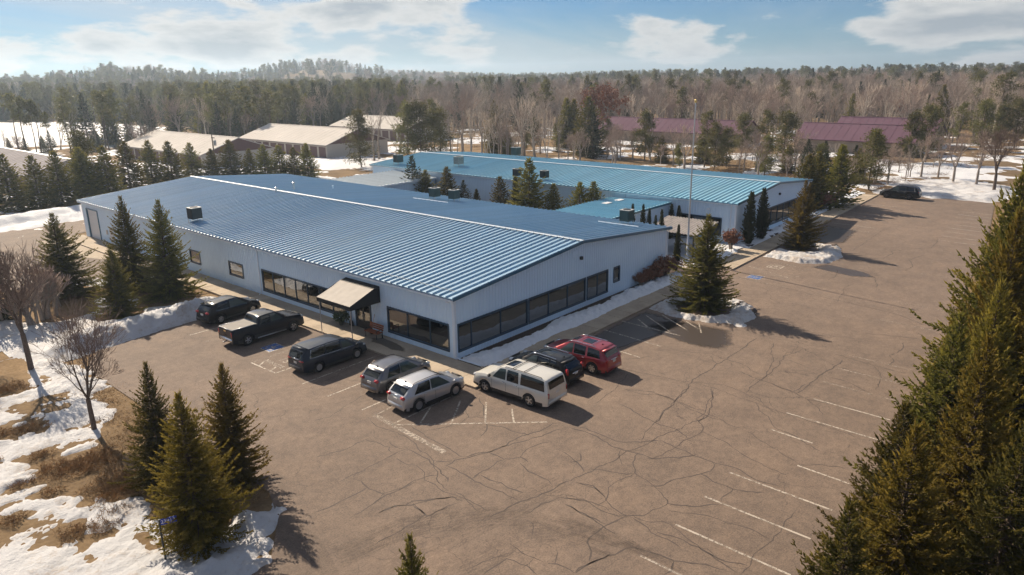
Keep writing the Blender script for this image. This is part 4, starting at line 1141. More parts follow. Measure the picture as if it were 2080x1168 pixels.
M('skylight', (0.8, 0.82, 0.8), 0.4)
for sx in (37.0, 39.6):
    MB().box(sx, sx + 1.2, 12.9, 13.6, 3.93, 3.96).build('snow_remnant', MT['snow_clean'], C2, off=offC2)

# entrance canopy beside the flagpole
M('canopy_sheet', (0.50, 0.44, 0.38), 0.5, 0.2, var=0.25, vs=1.5)
cn = empty('entrance_canopy', (33.5, 0.6, 0)); tag(cn, 'brownish ribbed metal canopy between the two buildings', 'canopy')
V = []; F = []
nrib = 17; ya, yb = 0.2, 6.2
for k in range(nrib * 4 + 1):
    yy = ya + (yb - ya) * k / (nrib * 4); h = .075 if (k % 4) in (1, 2) else 0.0
    sk = -.7 * (yy - ya) / (yb - ya)
    for xx, zz_ in ((39.0, 3.05), (34.0, 2.45)): V.append((xx - 33.5 + sk * 0, yy - .6, zz_ + h))
    if k: F.append((2 * k - 2, 2 * k - 1, 2 * k + 1, 2 * k))
link('ribbed_sheet', pymesh('ribbed_sheet', V, F, [MT['canopy_sheet']]), cn)
MB().prism([(34.0, 2.42), (39.0, 3.02), (39.0, 2.86), (34.0, 2.28)], 'y', .25, 6.15).build('beam_frame', MT['dark_metal'], cn, off=(33.5, .6, 0))
for px, py in ((34.3, .6), (34.3, 5.8)): MB().box(px - .07, px + .07, py - .07, py + .07, 0, 2.35).build('post', MT['dark_metal'], cn, off=(33.5, .6, 0))

# ------------------------------------------------------------------ black awning over the entrance
M('awning_top', (0.34, 0.305, 0.27), 0.75, var=0.12, vs=1.4)
M('awning_black', (0.012, 0.012, 0.013), 0.7)
aw = empty('awning', (-1.4, 9.4, 0)); tag(aw, 'black fabric awning with faded tan top over the glass door', 'awning')
y0a, y1a = 7.45, 11.35; o_ = (-1.4, 9.4, 0)
XF, ZF, ZV = -2.75, 2.92, 2.60
V = [(-.06, y0a, 3.72), (-.06, y1a, 3.72), (-.75, y1a, 3.72), (-.75, y0a, 3.72), (XF, y0a, ZF), (XF, y1a, ZF)]
MB().poly([(-.06, y0a, 3.80), (-.06, y1a, 3.80), (-.62, y1a, 3.70), (-.62, y0a, 3.70)]).build('back_slope', MT['awning_black'], aw, off=o_)
top = MB(); n = 12
for k in range(n):
    a, b2 = y0a + (y1a - y0a) * k / n, y0a + (y1a - y0a) * (k + 1) / n
    for j in range(4):
        t0, t1 = j / 4, (j + 1) / 4
        def PP(t_, y_): return (-.62 + (XF + .62) * t_, y_, 3.70 + (ZF - 3.70) * t_ - .03 * math.sin(math.pi * t_) - .008 * abs(math.sin(y_ * 5)))
        top.poly([PP(t0, a), PP(t0, b2), PP(t1, b2), PP(t1, a)])
top.build('fabric_top', MT['awning_top'], aw, off=o_)
MB().poly([(XF, y0a, ZF), (XF, y1a, ZF), (XF, y1a, ZV), (XF, y0a, ZV)]).build('front_valance', MT['awning_black'], aw, off=o_)
for yy in (y0a, y1a):
    MB().poly([(-.06, yy, 3.80), (-.62, yy, 3.70), (XF, yy, ZF), (XF, yy, ZV), (-.06, yy, ZV)]).build('side_panel', MT['awning_black'], aw, off=o_)
MB().poly([(-.06, y0a, ZV + .02), (XF, y0a, ZV + .02), (XF, y1a, ZV + .02), (-.06, y1a, ZV + .02)]).build('underside', MT['awning_black'], aw, off=o_)
for yy in (y0a + .12, y1a - .12):
    MB().tube([(-2.62, yy, .11), (-2.62, yy, ZV + .05)], .032, 8).build('post', MT['steel'], aw, off=o_)
# bench, planters, shovel beside the door
M('bench_wood', (0.30, 0.085, 0.03), 0.6, var=0.3, vs=3)
bn = empty('park_bench', (-.75, 7.55, .12), 0); tag(bn, 'reddish wooden bench against the wall by the glass door', 'bench')
for k in range(4): MB().box(-.32 + k * .14, -.20 + k * .14, -.75, .75, .43, .465).build('seat_slat', MT['bench_wood'], bn)
for k in range(3): MB().box(.24 + k * .03, .27 + k * .03, -.75, .75, .55 + k * .14, .67 + k * .14).build('backrest_slat', MT['bench_wood'], bn)
for yy in (-.62, .62):
    MB().box(-.30, -.25, yy - .025, yy + .025, 0, .43).box(.22, .27, yy - .025, yy + .025, 0, .55).box(-.30, .27, yy - .024, yy + .024, .38, .429).box(-.32, .26, yy - .03, yy + .03, .62, .65).box(-.30, -.26, yy - .02, yy + .02, .465, .62).build('leg', MT['dark_metal'], bn)
M('pot_dark', (0.03, 0.028, 0.03), 0.6)
M('plant_green', (0.045, 0.075, 0.03), 0.7)
def leaf_blob(name, c, r, n, ln, wd, mat, parent, seed, flat=.7):
    g = np.random.default_rng(seed); V = []; F = []
    for k in range(n):
        d_ = g.normal(size=3); d_ /= np.linalg.norm(d_); p = np.array(c) + d_ * np.array((r, r, r * flat)) * g.uniform(.3, 1) ** .5
        a = g.normal(size=3) + d_ * 1.2; a /= np.linalg.norm(a); s = np.cross(a, g.normal(size=3)); s /= np.linalg.norm(s)
        i = len(V); V += [tuple(p - s * wd * .2), tuple(p + a * ln * .5 + s * wd * .5), tuple(p + a * ln), tuple(p + a * ln * .5 - s * wd * .5)]; F.append((i, i + 1, i + 2, i + 3))
    return link(name, pymesh(name, V, F, [MT[mat]]), parent)
pl = empty('potted_plant', (-.55, 11.7, .12)); tag(pl, 'potted green plant under the awning edge', 'plant')
MB().lathe([(.17, 0), (.26, .42), (.28, .45), (.22, .45), (.2, .38)], 14).build('pot', MT['pot_dark'], pl)
leaf_blob('foliage', (0, 0, .62), .5, 260, .32, .10, 'plant_green', pl, 4, .55)
jug = empty('snow_shovel', (-.22, 10.85, .12)); tag(jug, 'dark long handled shovel leaning beside the glass door', 'shovel')
MB().tube([(0, 0, .35), (.12, .02, 1.45)], .018, 6).build('handle', MT['dark_metal'], jug)
MB().prism([(-.24, 0), (.24, 0), (.24, .30), (.12, .46), (-.12, .46), (-.24, .30)], 'x', -.06, -.02).build('scoop', MT['dark_metal'], jug)
br = empty('broom', (-.28, 8.3, .12)); tag(br, 'broom with wooden stick leaning by the bench', 'broom')
MB().tube([(-.1, 0, .2), (.17, -.15, 1.45)], .014, 6).build('handle', MT['bench_wood'], br)
MB().box(-.16, -.04, -.16, .16, 0, .2).build('bristles', MT['dark_metal'], br)
soft_sheet('damp_patch', [(-1.0, 7.9), (-.35, 7.2), (-.5, 5.2), (-.8, 3.9), (-1.3, 3.3), (-1.7, 4.4), (-1.45, 6.2), (-1.55, 7.3)], 0.1285, 'damp_concrete', walk)

# ------------------------------------------------------------------ rooftop units and vents
M('unit_green', (0.055, 0.10, 0.10), 0.5, 0.2, var=0.1, vs=2)
M('unit_grey', (0.42, 0.42, 0.41), 0.5, 0.2)
M('unit_dark', (0.025, 0.035, 0.04), 0.5, 0.3)
def ac_unit(label, x, y, zroof, slope, mat, s=1.0, rz=0.0):
    u = empty('condenser_unit', (x, y, zroof), rz); tag(u, label, 'air conditioner', 'air conditioners on the roofs')
    h0 = .38 * s
    MB().box(-.5 * s, .5 * s, -.5 * s, .5 * s, h0, h0 + 1.0 * s).build('cabinet', MT[mat], u, bevel=.03)
    MB().box(-.53 * s, .53 * s, -.53 * s, .53 * s, h0 + 1.001 * s, h0 + 1.05 * s).build('lid', MT['unit_grey'], u, bevel=.01)
    MB().lathe([(.36 * s, h0 + 1.052 * s), (.36 * s, h0 + 1.085 * s), (.32 * s, h0 + 1.085 * s), (.31 * s, h0 + 1.06 * s), (.08 * s, h0 + 1.07 * s)], 18).build('fan_guard', MT['dark_metal'], u)
    me = MB().box(-.012 * s, .012 * s, -.009 * s, .009 * s, h0 + .08 * s, h0 + .94 * s).mesh('fin', MT['dark_metal'])
    for k in range(9):
        q = (-.44 + .11 * k) * s
        link('fin', me, u, (q, -.512 * s, 0)); link('fin', me, u, (-.512 * s, q, 0), (0, 0, math.pi / 2))
    for a in (-1, 1):
        for c in (-1, 1):
            zb = slope * a * .45 * s
            MB().box(a * .45 * s - .025, a * .45 * s + .025, c * .45 * s - .025, c * .45 * s + .025, zb, h0).build('leg', MT['steel'], u)
    MB().box(.515 * s, .62 * s, -.2 * s, .15 * s, h0 + .15 * s, h0 + .6 * s).build('junction_box', MT['unit_grey'], u, bevel=.01)
    return u
sA = (5.61 - 4.40) / 14.3
ac_unit('dark condenser unit on the left slope of the near roof', 1.5, 37.6, 4.40 + 1.83 * sA, sA, 'unit_dark', 1.05)
ac_unit('green condenser on the near roof, left one of a pair', 24.4, 27.6, 4.40 + 3.5 * sA, -sA, 'unit_green', .95)
ac_unit('green condenser on the near roof, right one of a pair', 24.8, 24.9, 4.40 + 3.1 * sA, -sA, 'unit_green', .95)
ac_unit('lone green condenser at the front right corner of the near roof', 25.8, 3.2, 4.40 + 2.1 * sA, -sA, 'unit_green', 1.0)
sB = (5.5 - 4.55) / 11.2
ac_unit('grey green condenser at the far left end of the far roof', 43.8, 56.5, 4.55 + 1.5 * sB, sB, 'unit_green', 1.15)
ac_unit('pale grey condenser in the left half of the far roof', 46.3, 45.6, 4.55 + 4.0 * sB, sB, 'unit_grey', 1.1)
ac_unit('dark condenser on the far roof edge left of the tall court spruce', 43.4, 31.6, 4.55 + 1.1 * sB, sB, 'unit_dark', .9)
ac_unit('dark condenser on the far roof edge right of the tall court spruce', 43.8, 27.2, 4.55 + 1.5 * sB, sB, 'unit_dark', .9)
ac_unit('condenser on the back slope of the far roof near the ridge', 60.6, 46.5, 4.55 + 4.1 * sB, -sB, 'unit_green', 1.2)
def conduit(label, pts, r=.04):
    tag(MB().tube(pts, r, 6).build('pipe', MT['trim_white']), label, 'pipe')
conduit('white pipe lying across the ribs by the condenser pair', [(22.6, 29.2, 4.95), (22.9, 24.0, 4.93)], .06)
conduit('white pipe on the roof beside the lone corner condenser', [(24.4, 5.4, 4.84), (24.6, 1.2, 4.83)], .05)
def vent_pipe(label, x, y, z, h, r, mat='steel'):
    v = empty('vent_pipe', (x, y, z)); tag(v, label, 'vent pipe', 'roof vents')
    MB().lathe([(r, -.1), (r, h), (r * .9, h)], 12).build('pipe', MT[mat], v)
    MB().lathe([(r * 1.7, h + .02), (r * 1.6, h + .10), (r * .2, h + .18)], 12).build('cap', MT[mat], v)
vent_pipe('short metal flue just before the near ridge', 13.3, 42.0, 5.5, .55, .10)
vent_pipe('taller metal flue just behind the near ridge', 16.0, 42.6, 5.42, .85, .12)
vent_pipe('small white vent on the shaded near slope', 21.0, 42.0, 4.98, .35, .07, 'trim_white')

# ------------------------------------------------------------------ flagpole, address sign, bollard-like post
M('aluminium', (0.55, 0.56, 0.58), 0.35, 0.85)
M('gold', (0.75, 0.55, 0.22), 0.3, 0.9)
fp = empty('flagpole', (33.2, .65, 0)); fp.scale = (1, 1, 1.077); tag(fp, 'tall bare aluminium flagpole with gold ball between the buildings', 'flagpole')
MB().lathe([(.16, 0), (.16, .06), (.11, .07), (.085, 4), (.075, 8), (.055, 12), (.045, 14.2), (.04, 14.25)], 12).build('pole', MT['aluminium'], fp, True)
MB().lathe([(.001, 14.2), (.09, 14.28), (.13, 14.40), (.09, 14.52), (.001, 14.58)], 12).build('finial_ball', MT['gold'], fp, True)
MB().tube([(.06, 0, 14.1), (.16, .02, 14.05), (.17, .02, 13.9)], .025, 6).build('truck_pulley', MT['aluminium'], fp)
MB().box(.075, .12, -.03, .03, 1.1, 1.25).build('cleat', MT['aluminium'], fp)
M('sign_blue', (0.015, 0.05, 0.42), 0.5)
M('sign_white', (0.85, 0.85, 0.85), 0.5)
M('post_green', (0.05, 0.055, 0.05), 0.6)
sg = empty('address_sign', (-21.85, -5.75, -.05), 0); tag(sg, 'small blue address plate on a dark post before the spruces', 'sign')
MB().box(-.03, .03, -.03, .03, 0, 1.85).build('post', MT['post_green'], sg)
pla = MB().box(0, .62, -.012, .012, 1.58, 1.84).build('plate', MT['sign_blue'], sg); pla.rotation_euler = (0, 0, math.radians(-22))
text_mesh('house_number', '23913', .21, MT['sign_white'], pla, (.31, -.016, 1.71), (math.pi / 2, 0, 0))
# ------------------------------------------------------------------ vehicles
def paint(name, col, metal=0.3, rough=0.35, dust=0.04):
    m, t, b = nodes_of(name)
    b.inputs['Base Color'].default_value = (*col, 1); b.inputs['Metallic'].default_value = metal
    b.inputs['Roughness'].default_value = rough; b.inputs['Coat Weight'].default_value = 1.0; b.inputs['Coat IOR'].default_value = 1.32 if max(col) < .05 else 1.5; b.inputs['Specular IOR Level'].default_value = 0.15 if max(col) < .05 else 0.5; b.inputs['Coat Roughness'].default_value = 0.04
    # road dust towards nothing in particular: fine uneven film
    v = coords(t, 'object'); f = noise(t, v, 2.2, 5, 0.7)
    c = mixc(t, mrange(t, f, 0.5, 0.8, 0.0, dust), col, (0.30, 0.26, 0.22)); t.links.new(c, b.inputs['Base Color'])
    t.links.new(mrange(t, f, 0.45, 0.85, 0.02, 0.14), b.inputs['Coat Roughness'])
    MT[name] = m
paint('paint_black', (0.004, 0.004, 0.006), .0, .5, .015); paint('paint_navy', (0.004, 0.006, 0.014), .0, .5, .015); paint('paint_slate', (0.016, 0.022, 0.034), .1, .5, .02)
paint('paint_grey', (0.14, 0.14, 0.15), .6); paint('paint_silver', (0.48, 0.48, 0.49), .65, .4); paint('paint_pearl', (0.62, 0.60, 0.54), .2)
paint('paint_red', (0.27, 0.012, 0.022), .35); paint('paint_charcoal', (0.045, 0.045, 0.048), .3)
m, t, b = nodes_of('car_glass'); b.inputs['Base Color'].default_value = (0.008, 0.010, 0.011, 1); b.inputs['Roughness'].default_value = 0.03; b.inputs['IOR'].default_value = 1.6; MT['car_glass'] = m
m, t, b = nodes_of('car_glass_clear'); b.inputs['Base Color'].default_value = (0.045, 0.062, 0.055, 1); b.inputs['Roughness'].default_value = 0.03; b.inputs['IOR'].default_value = 1.7; MT['car_glass_clear'] = m
M('tyre_black', (0.012, 0.012, 0.012), 0.85); M('rim_alloy', (0.55, 0.56, 0.58), 0.3, 0.9); M('rim_dark', (0.10, 0.10, 0.11), 0.35, 0.8)
M('plastic_black', (0.016, 0.016, 0.017), 0.6); M('chrome', (0.72, 0.73, 0.75), 0.12, 1.0); M('plate_white', (0.62, 0.62, 0.60), 0.5)
M('lamp_red', (0.40, 0.012, 0.012), 0.15, coat=1.0); M('lamp_clear', (0.62, 0.64, 0.66), 0.1, 0.3, coat=1.0); M('tonneau', (0.16, 0.145, 0.13), 0.7, var=.15, vs=2); M('seam_dark', (0.004, 0.004, 0.004), 0.9)

def chaikin(p, n=2):
    for _ in range(n):
        q = [p[0]]
        for a, b in zip(p[:-1], p[1:]):
            q.append((a[0] * .75 + b[0] * .25, a[1] * .75 + b[1] * .25)); q.append((a[0] * .25 + b[0] * .75, a[1] * .25 + b[1] * .75))
        q.append(p[-1]); p = q
    return p

class Car:
    def __init__(s, spec):
        s.__dict__.update(spec)
        s.prof = np.array(chaikin(s.top, 2))
        s.prof[:, 0] = np.maximum.accumulate(s.prof[:, 0] + np.arange(len(s.prof)) * 1e-6)
        s.xr, s.xf = s.prof[0, 0], s.prof[-1, 0]
        s.xa = (-s.wb / 2, s.wb / 2)
    def zt(s, x): return np.interp(x, s.prof[:, 0], s.prof[:, 1])
    def hw(s, x):
        a = np.clip((x - s.xr) / s.rtap, 0, 1); b = np.clip((s.xf - x) / s.ftap, 0, 1)
        return s.W / 2 * (1 - s.tail * (1 - a) ** 2.2) * (1 - s.nose * (1 - b) ** 2.2)
    def belt(s, x): return s.zb0 + s.zb1 * (x - s.xa[0])
    def sec(s, x, zt=None):
        zt = s.zt(x) if zt is None else zt
        w = s.hw(x); zbot = s.clear + .10 * max(0, (s.xr + .45 - x) / .45) + .06 * max(0, (x - s.xf + .5) / .5)
        sb = zbot
        for xa in s.xa:
            Ra = s.R + .065
            if abs(x - xa) < Ra: sb = max(sb, s.R * .98 + math.sqrt(max(0, Ra * Ra - (x - xa) ** 2)) * .98)
        sb = min(sb, zt - .12)
        zb = min(s.belt(x), zt - .045 - .11 * float(np.clip((s.belt(x) + .16 - zt) / .16, 0, 1)) * s.soft); zb = max(zb, sb + .05); u = max(zt - zb, .02)
        k = min(1, u / (s.H - s.belt(0)))
        wr = w * (s.fender - (s.fender - s.tumble) * k)
        P = [(0, zbot + .06), (max(.1, w - .30), zbot + .06 if sb == zbot else sb), (w * s.sill, sb), (w * .995, sb + .25 * (zb - sb)), (w * 1.0, sb + .60 * (zb - sb)), (w * .985, zb - .05), (w * .95, zb),
             (w * .95 + (wr - w * .95) * .5, zb + .52 * u), (wr, zb + .84 * u), (wr * .93, zb + .955 * u), (wr * .60, zt - .012 * k), (0, zt)]
        return np.array(P)
    def y_at(s, x, z):
        P = s.sec(x)[2:10]; return np.interp(z, P[:, 1], P[:, 0])
    def z_at(s, x, y, zt=None):
        P = s.sec(x, zt)[8:][::-1]; return np.interp(abs(y), P[:, 0], P[:, 1])
    def grid(s, name, pts, mat, parent, smooth=True):
        """pts[i][j] grid of points"""
        a = len(pts); b = len(pts[0]); V = [p for r in pts for p in r]
        F = [(i * b + j, i * b + j + 1, (i + 1) * b + j + 1, (i + 1) * b + j) for i in range(a - 1) for j in range(b - 1)]
        return link(name, pymesh(name, V, F, [MT[mat]], smooth), parent)
    def side_glass(s, parent, xbr, xbf, xtr, xtf, mat, topd=.10, name='side_window', trim=None):
        for sy in (-1, 1):
            rows = []
            for j in range(6):
                tt = j / 5; row = []
                for i in range(9):
                    ss = i / 8; xb_ = xbr + (xbf - xbr) * ss; xt_ = xtr + (xtf - xtr) * ss; x = xb_ + (xt_ - xb_) * tt
                    z = s.belt(xb_) + .025 + (min(s.zt(xt_), s.H + .02) - topd - s.belt(xb_) - .025) * tt
                    row.append((x, sy * (s.y_at(x, z) + .009), z))
                rows.append(row)
            s.grid(name, rows, mat, parent)
            if trim:
                tb = MB()
                tb.tube([(p[0], p[1] + sy * .004, p[2]) for p in rows[0]], .012, 5); tb.tube([(p[0], p[1] + sy * .004, p[2]) for p in rows[-1]], .012, 5)
                if trim == 2: tb.tube([(r[0][0], r[0][1] + sy * .004, r[0][2]) for r in rows], .012, 5)
                tb.build('chrome_trim', MT['chrome'], parent)
    def shield(s, parent, xA, xB, mat, name, inset=.93, off=.012, n=9):
        """front or rear screen following the top profile between x = xA and xB"""
        xs = np.linspace(xA, xB, n); rows = []
        sg = 1 if s.zt(xA) > s.zt(xB) else -1
        for x in xs:
            P = s.sec(x); ym = P[9, 0] * inset
            rows.append([(x + sg * off * .7, y, s.z_at(x, y) + off * .7) for y in np.linspace(-ym, ym, 9)])
        return s.grid(name, rows, mat, parent)
    def roof_patch(s, parent, x0, x1, frac, mat, name, off=.008):
        rows = []
        for x in np.linspace(x0, x1, 7):
            ym = s.sec(x)[10, 0] * frac
            rows.append([(x, y, s.z_at(x, y) + off) for y in np.linspace(-ym, ym, 5)])
        return s.grid(name, rows, mat, parent)
    def build(s, label, group, loc, heading, paintm, extra=None):
        root = empty(s.name, (loc[0], loc[1], 0.006), heading); tag(root, label, s.cat, group)
        # body shell
        d = np.hypot(np.diff(s.prof[:, 0]), np.diff(s.prof[:, 1])); L = np.concatenate([[0], np.cumsum(d)]); n = int(L[-1] / .06)
        li = np.linspace(0, L[-1], n); xs = np.interp(li, L, s.prof[:, 0]); zs = np.interp(li, L, s.prof[:, 1])
        ex = np.concatenate([xa + (s.R + .065) * np.cos(np.linspace(0.02, math.pi - .02, 17)) for xa in s.xa])
        xs2 = np.concatenate([xs, ex]); zs2 = np.concatenate([zs, s.zt(ex)]); o = np.argsort(xs2, kind='stable'); xs2, zs2 = xs2[o], zs2[o]
        V = []; rings = []
        for x, z in zip(xs2, zs2):
            P = s.sec(x, z); half = [(x, y, zz) for y, zz in P]; ring = half + [(a, -b_, c_) for a, b_, c_ in half[-2:0:-1]]
            V += ring; k = len(ring)
        F = []
        m_ = len(xs2)
        for i in range(m_ - 1):
            for j in range(k):
                j2 = (j + 1) % k; F.append((i * k + j, i * k + j2, (i + 1) * k + j2, (i + 1) * k + j))
        F.append(tuple(range(k))); F.append(tuple((m_ - 1) * k + j for j in range(k))[::-1])
        me = pymesh('body', V, F, [MT[paintm], MT['plastic_black']], True)
        bm = bmesh.new(); bm.from_mesh(me); bmesh.ops.remove_doubles(bm, verts=bm.verts, dist=.0008); bmesh.ops.recalc_face_normals(bm, faces=bm.faces)
        for f in bm.faces:
            c = f.calc_center_median()
            if c.z < s.clear + .13 or (abs(c.y) < s.W / 2 - .12 and c.z < s.clear + .35 and f.normal.z < -.2): f.material_index = 1
        for e in bm.edges:
            if e.is_manifold and e.calc_face_angle(0) > math.radians(38): e.smooth = False
        bm.to_mesh(me); bm.free()
        body = link('body', me, root)
        # wheels
        tm = MB().lathe([(s.R * .62, -.105), (s.R * .93, -.115), (s.R, -.085), (s.R, .085), (s.R * .93, .115), (s.R * .62, .105)], 26, axis='y', caps=False).mesh('tyre', MT['tyre_black'], True)
        rb = MB().lathe([(s.R * .66, .02), (s.R * .66, .10), (s.R * .60, .105), (s.R * .57, .03), (s.R * .05, .02)], 22, axis='y', caps=False)
        for q in range(s.spokes):
            a0 = 2 * math.pi * q / s.spokes; ca, sa = math.cos(a0), math.sin(a0); w0, w1 = .035, .05
            pts = [(ca * .05 - sa * w0, sa * .05 + ca * w0), (ca * s.R * .6 - sa * w1, sa * s.R * .6 + ca * w1), (ca * s.R * .6 + sa * w1, sa * s.R * .6 - ca * w1), (ca * .05 + sa * w0, sa * .05 - ca * w0)]
            rb.prism(pts, 'y', .06, .095)
        rb.lathe([(.075, .05), (.075, .10), (.05, .112)], 10, axis='y')
        rm = rb.mesh('rim', MT[s.rim]); dk = MB().lathe([(s.R * .58, .015), (s.R * .58, .035)], 18, axis='y').mesh('brake_disc', MT['plastic_black'])
        for xa in s.xa:
            for sy in (-1, 1):
                w = empty('wheel', (xa, sy * (s.W / 2 - .135), s.R), 0 if sy > 0 else math.pi, root)
                link('tyre', tm, w); link('rim', rm, w); link('brake_disc', dk, w)
        # glass
        s.shield(root, *s.ws, 'car_glass', 'windshield')
        s.shield(root, *s.rw, 'car_glass', 'rear_window', .90, .014)
        for (q, mt_, trim) in s.sw: s.side_glass(root, *q, mt_, trim=trim)
        # lamps
        for sy in (-1, 1):
            for (nm, x, z, dx, dy, dz, mt_) in s.lamps:
                yc = s.hw(x - .04 if nm == 'tail_light' else x + .05) * .99 - dy
                MB().box(x - dx, x + dx, sy * yc - dy, sy * yc + dy, z - dz, z + dz).build(nm, MT[mt_], root, True, .045)
            xm = s.ws[1] - .10
            MB().box(xm - .09, xm + .09, sy * (s.y_at(xm, s.belt(xm)) + .12) - .10, sy * (s.y_at(xm, s.belt(xm)) + .12) + .10, s.belt(xm) + .0, s.belt(xm) + .17).build('mirror', MT[s.mirror or paintm], root, True, .05)
            for xh in s.handles:
                z = s.belt(xh) - .10; y = s.y_at(xh, z)
                MB().box(xh - .10, xh + .10, sy * (y + .018) - .018, sy * (y + .018) + .018, z - .018, z + .018).build('door_handle', MT[s.handle_mat or paintm], root, True, .01)
            # door gaps
            for xd in s.doors:
                sm = MB(); prev = None; pts = []
                for z in np.linspace(s.clear + .16, s.belt(xd) + .0, 7): pts.append((xd, sy * (s.y_at(xd, z) + .0025), z))
                for a_, b_ in zip(pts[:-1], pts[1:]): sm.poly([(a_[0] - .008, a_[1], a_[2]), (a_[0] + .008, a_[1], a_[2]), (b_[0] + .008, b_[1], b_[2]), (b_[0] - .008, b_[1], b_[2])])
                sm.build('door_gap', MT['seam_dark'], root)
            # rocker and arch cladding
            cl = MB(); xs_ = np.linspace(s.xa[0] + s.R + .08, s.xa[1] - s.R - .08, 8)
            for a_, b_ in zip(xs_[:-1], xs_[1:]):
                def q(x, z): return (x, sy * (s.y_at(x, z) + .006), z)
                cl.poly([q(a_, s.clear + .02), q(b_, s.clear + .02), q(b_, s.clear + .02 + s.clad), q(a_, s.clear + .02 + s.clad)])
            if s.clad > .02: cl.build('sill_cladding', MT[s.cladm], root)
        # front and rear face
        xr_, xf_ = s.xr, s.xf
        xp_ = float(np.interp(s.plate_z, s.prof[:12, 1], s.prof[:12, 0]))
        MB().box(xp_ - .015, xp_ + .06, -.16, .16, s.plate_z - .075, s.plate_z + .075).build('licence_plate', MT['plate_white'], root, False, .008)
        if s.garnish: MB().box(s.garnish[0] - .03, s.garnish[0] + .03, -.42, .42, s.garnish[1] - .022, s.garnish[1] + .022).build('chrome_garnish', MT['chrome'], root, True, .012)
        bmp = MB(); hwb = s.hw(xr_ + .1)
        bmp.prism([(xr_ - .035, -hwb * .80), (xr_ + .16, -hwb * 1.005), (xr_ + .3, -hwb * 1.005), (xr_ + .3, hwb * 1.005), (xr_ + .16, hwb * 1.005), (xr_ - .035, hwb * .80)], 'z', s.bump[0], s.bump[1])
        bmp.build('rear_bumper', MT[s.bumpm or paintm], root, True, .02)
        hwf = s.hw(xf_ - .1)
        MB().prism([(xf_ + .03, -hwf * .75), (xf_ - .16, -hwf * 1.0), (xf_ - .3, -hwf * 1.0), (xf_ - .3, hwf * 1.0), (xf_ - .16, hwf * 1.0), (xf_ + .03, hwf * .75)], 'z', s.clear + .05, s.clear + .32).build('front_bumper', MT[s.fbumpm or paintm], root, True, .02)
        MB().box(xf_ - .05, xf_ + .018, -.45, .45, s.grille[0], s.grille[1]).build('grille', MT['plastic_black'], root, True, .015)
        if s.rails:
            for sy in (-1, 1):
                pts = [(x, sy * (s.sec(x)[9, 0] * .98), s.z_at(x, s.sec(x)[9, 0] * .98) + .055) for x in np.linspace(s.rails[0], s.rails[1], 8)]
                pts = [(pts[0][0] - .05, pts[0][1], pts[0][2] - .05)] + pts + [(pts[-1][0] + .05, pts[-1][1], pts[-1][2] - .05)]
                MB().tube(pts, .022, 6).build('roof_rail', MT[s.railm], root, True)
        for xb_ in s.bars:
            ym = s.sec(xb_)[9, 0] * .98; MB().tube([(xb_, y, s.z_at(xb_, ym) + .065 + .012 * (1 - (y / ym) ** 2)) for y in np.linspace(-ym, ym, 7)], .02, 6).build('cross_bar', MT[s.railm], root, True)
        for (x0, x1, fr) in s.sunroof: s.roof_patch(root, x0, x1, fr, 'car_glass', 'sunroof')
        if s.fin: MB().prism([(s.fin - .09, s.zt(s.fin) - .01), (s.fin + .09, s.zt(s.fin) - .01), (s.fin - .05, s.zt(s.fin) + .075)], 'y', -.018, .018).build('antenna_fin', MT['plastic_black' if s.finm is None else s.finm], root)
        if s.spoil: 
            x = s.spoil; ym = s.sec(x)[9, 0] * .97
            MB().prism([(x + .10, s.zt(x) + .012), (x - .20, s.zt(x) - .005), (x - .20, s.zt(x) - .035), (x + .10, s.zt(x) - .03)], 'y', -ym, ym).build('roof_spoiler', MT[paintm], root, True, .008)
        if extra: extra(s, root)
        return root

DEF = dict(cat='car', clear=.20, tumble=.73, rtap=.75, ftap=.85, nose=.24, tail=.17, soft=1.0, fender=.90, sill=.945, mirror=None, handle_mat=None, clad=.10, cladm='plastic_black', garnish=None, bumpm=None, fbumpm=None, rails=None, railm='steel', bars=(), sunroof=(), fin=None, finm=None, spoil=None, spokes=5, rim='rim_alloy')
def crossover(**k):
    """mid-size SUV outline, scaled to the given length and height"""
    L, H, wb = k['L'], k['H'], k['wb']; fo = k.get('fo', .93); xr = -(L - wb - fo) - wb / 2; xf = wb / 2 + fo; ra = k.get('rake', .34) + .10; hood = k.get('hood', .63) * H
    top = [(xr + .02, .50), (xr, .60), (xr + .02, .72), (xr + .09, .60 * H), (xr + .17, .68 * H), (xr + .14 + ra, .93 * H), (xr + .38 + ra, .975 * H), (-.55, .998 * H), (.05, H), (.36, .975 * H), (.92, .80 * H), (1.36, hood + .03), (1.52, hood), (xf - .45, hood - .085), (xf - .12, hood - .20), (xf, hood - .36), (xf, .50)]
    d = dict(DEF); d.update(top=top, zb0=.625 * H, zb1=-.030, ws=(.42, 1.34), rw=(xr + .19, xr + .11 + ra), lamps=[('tail_light', xr + .10, .60 * H, .10, .16, .085, 'lamp_red'), ('headlight', xf - .24, hood - .20, .15, .15, .06, 'lamp_clear')],
             sw=[((xr + .52, -.30, xr + .62 + ra, -.22), 'car_glass', None), ((-.20, .98, -.14, .42), 'car_glass_clear', None)], handles=(.05, -.85), doors=(1.05, -.18, -1.0), plate_z=.50 * H, bump=(.32, .60), grille=(hood - .36, hood - .18))
    d.update(k); return d

c1 = Car(crossover(name='parked_suv', L=4.85, H=1.70, W=1.86, wb=2.89, R=.37, rake=.40, sw=[((-1.80, -.62, -1.45, -.52), 'car_glass', 1), ((-.54, .98, -.46, .30), 'car_glass_clear', 1)], fin=-1.55, spoil=-1.85, railm='plastic_black', spokes=7))
c1.build('black SUV parked beside the snow bank', 'vehicles parked along the side walk', (-4.75, 20.5), math.radians(7), 'paint_black')

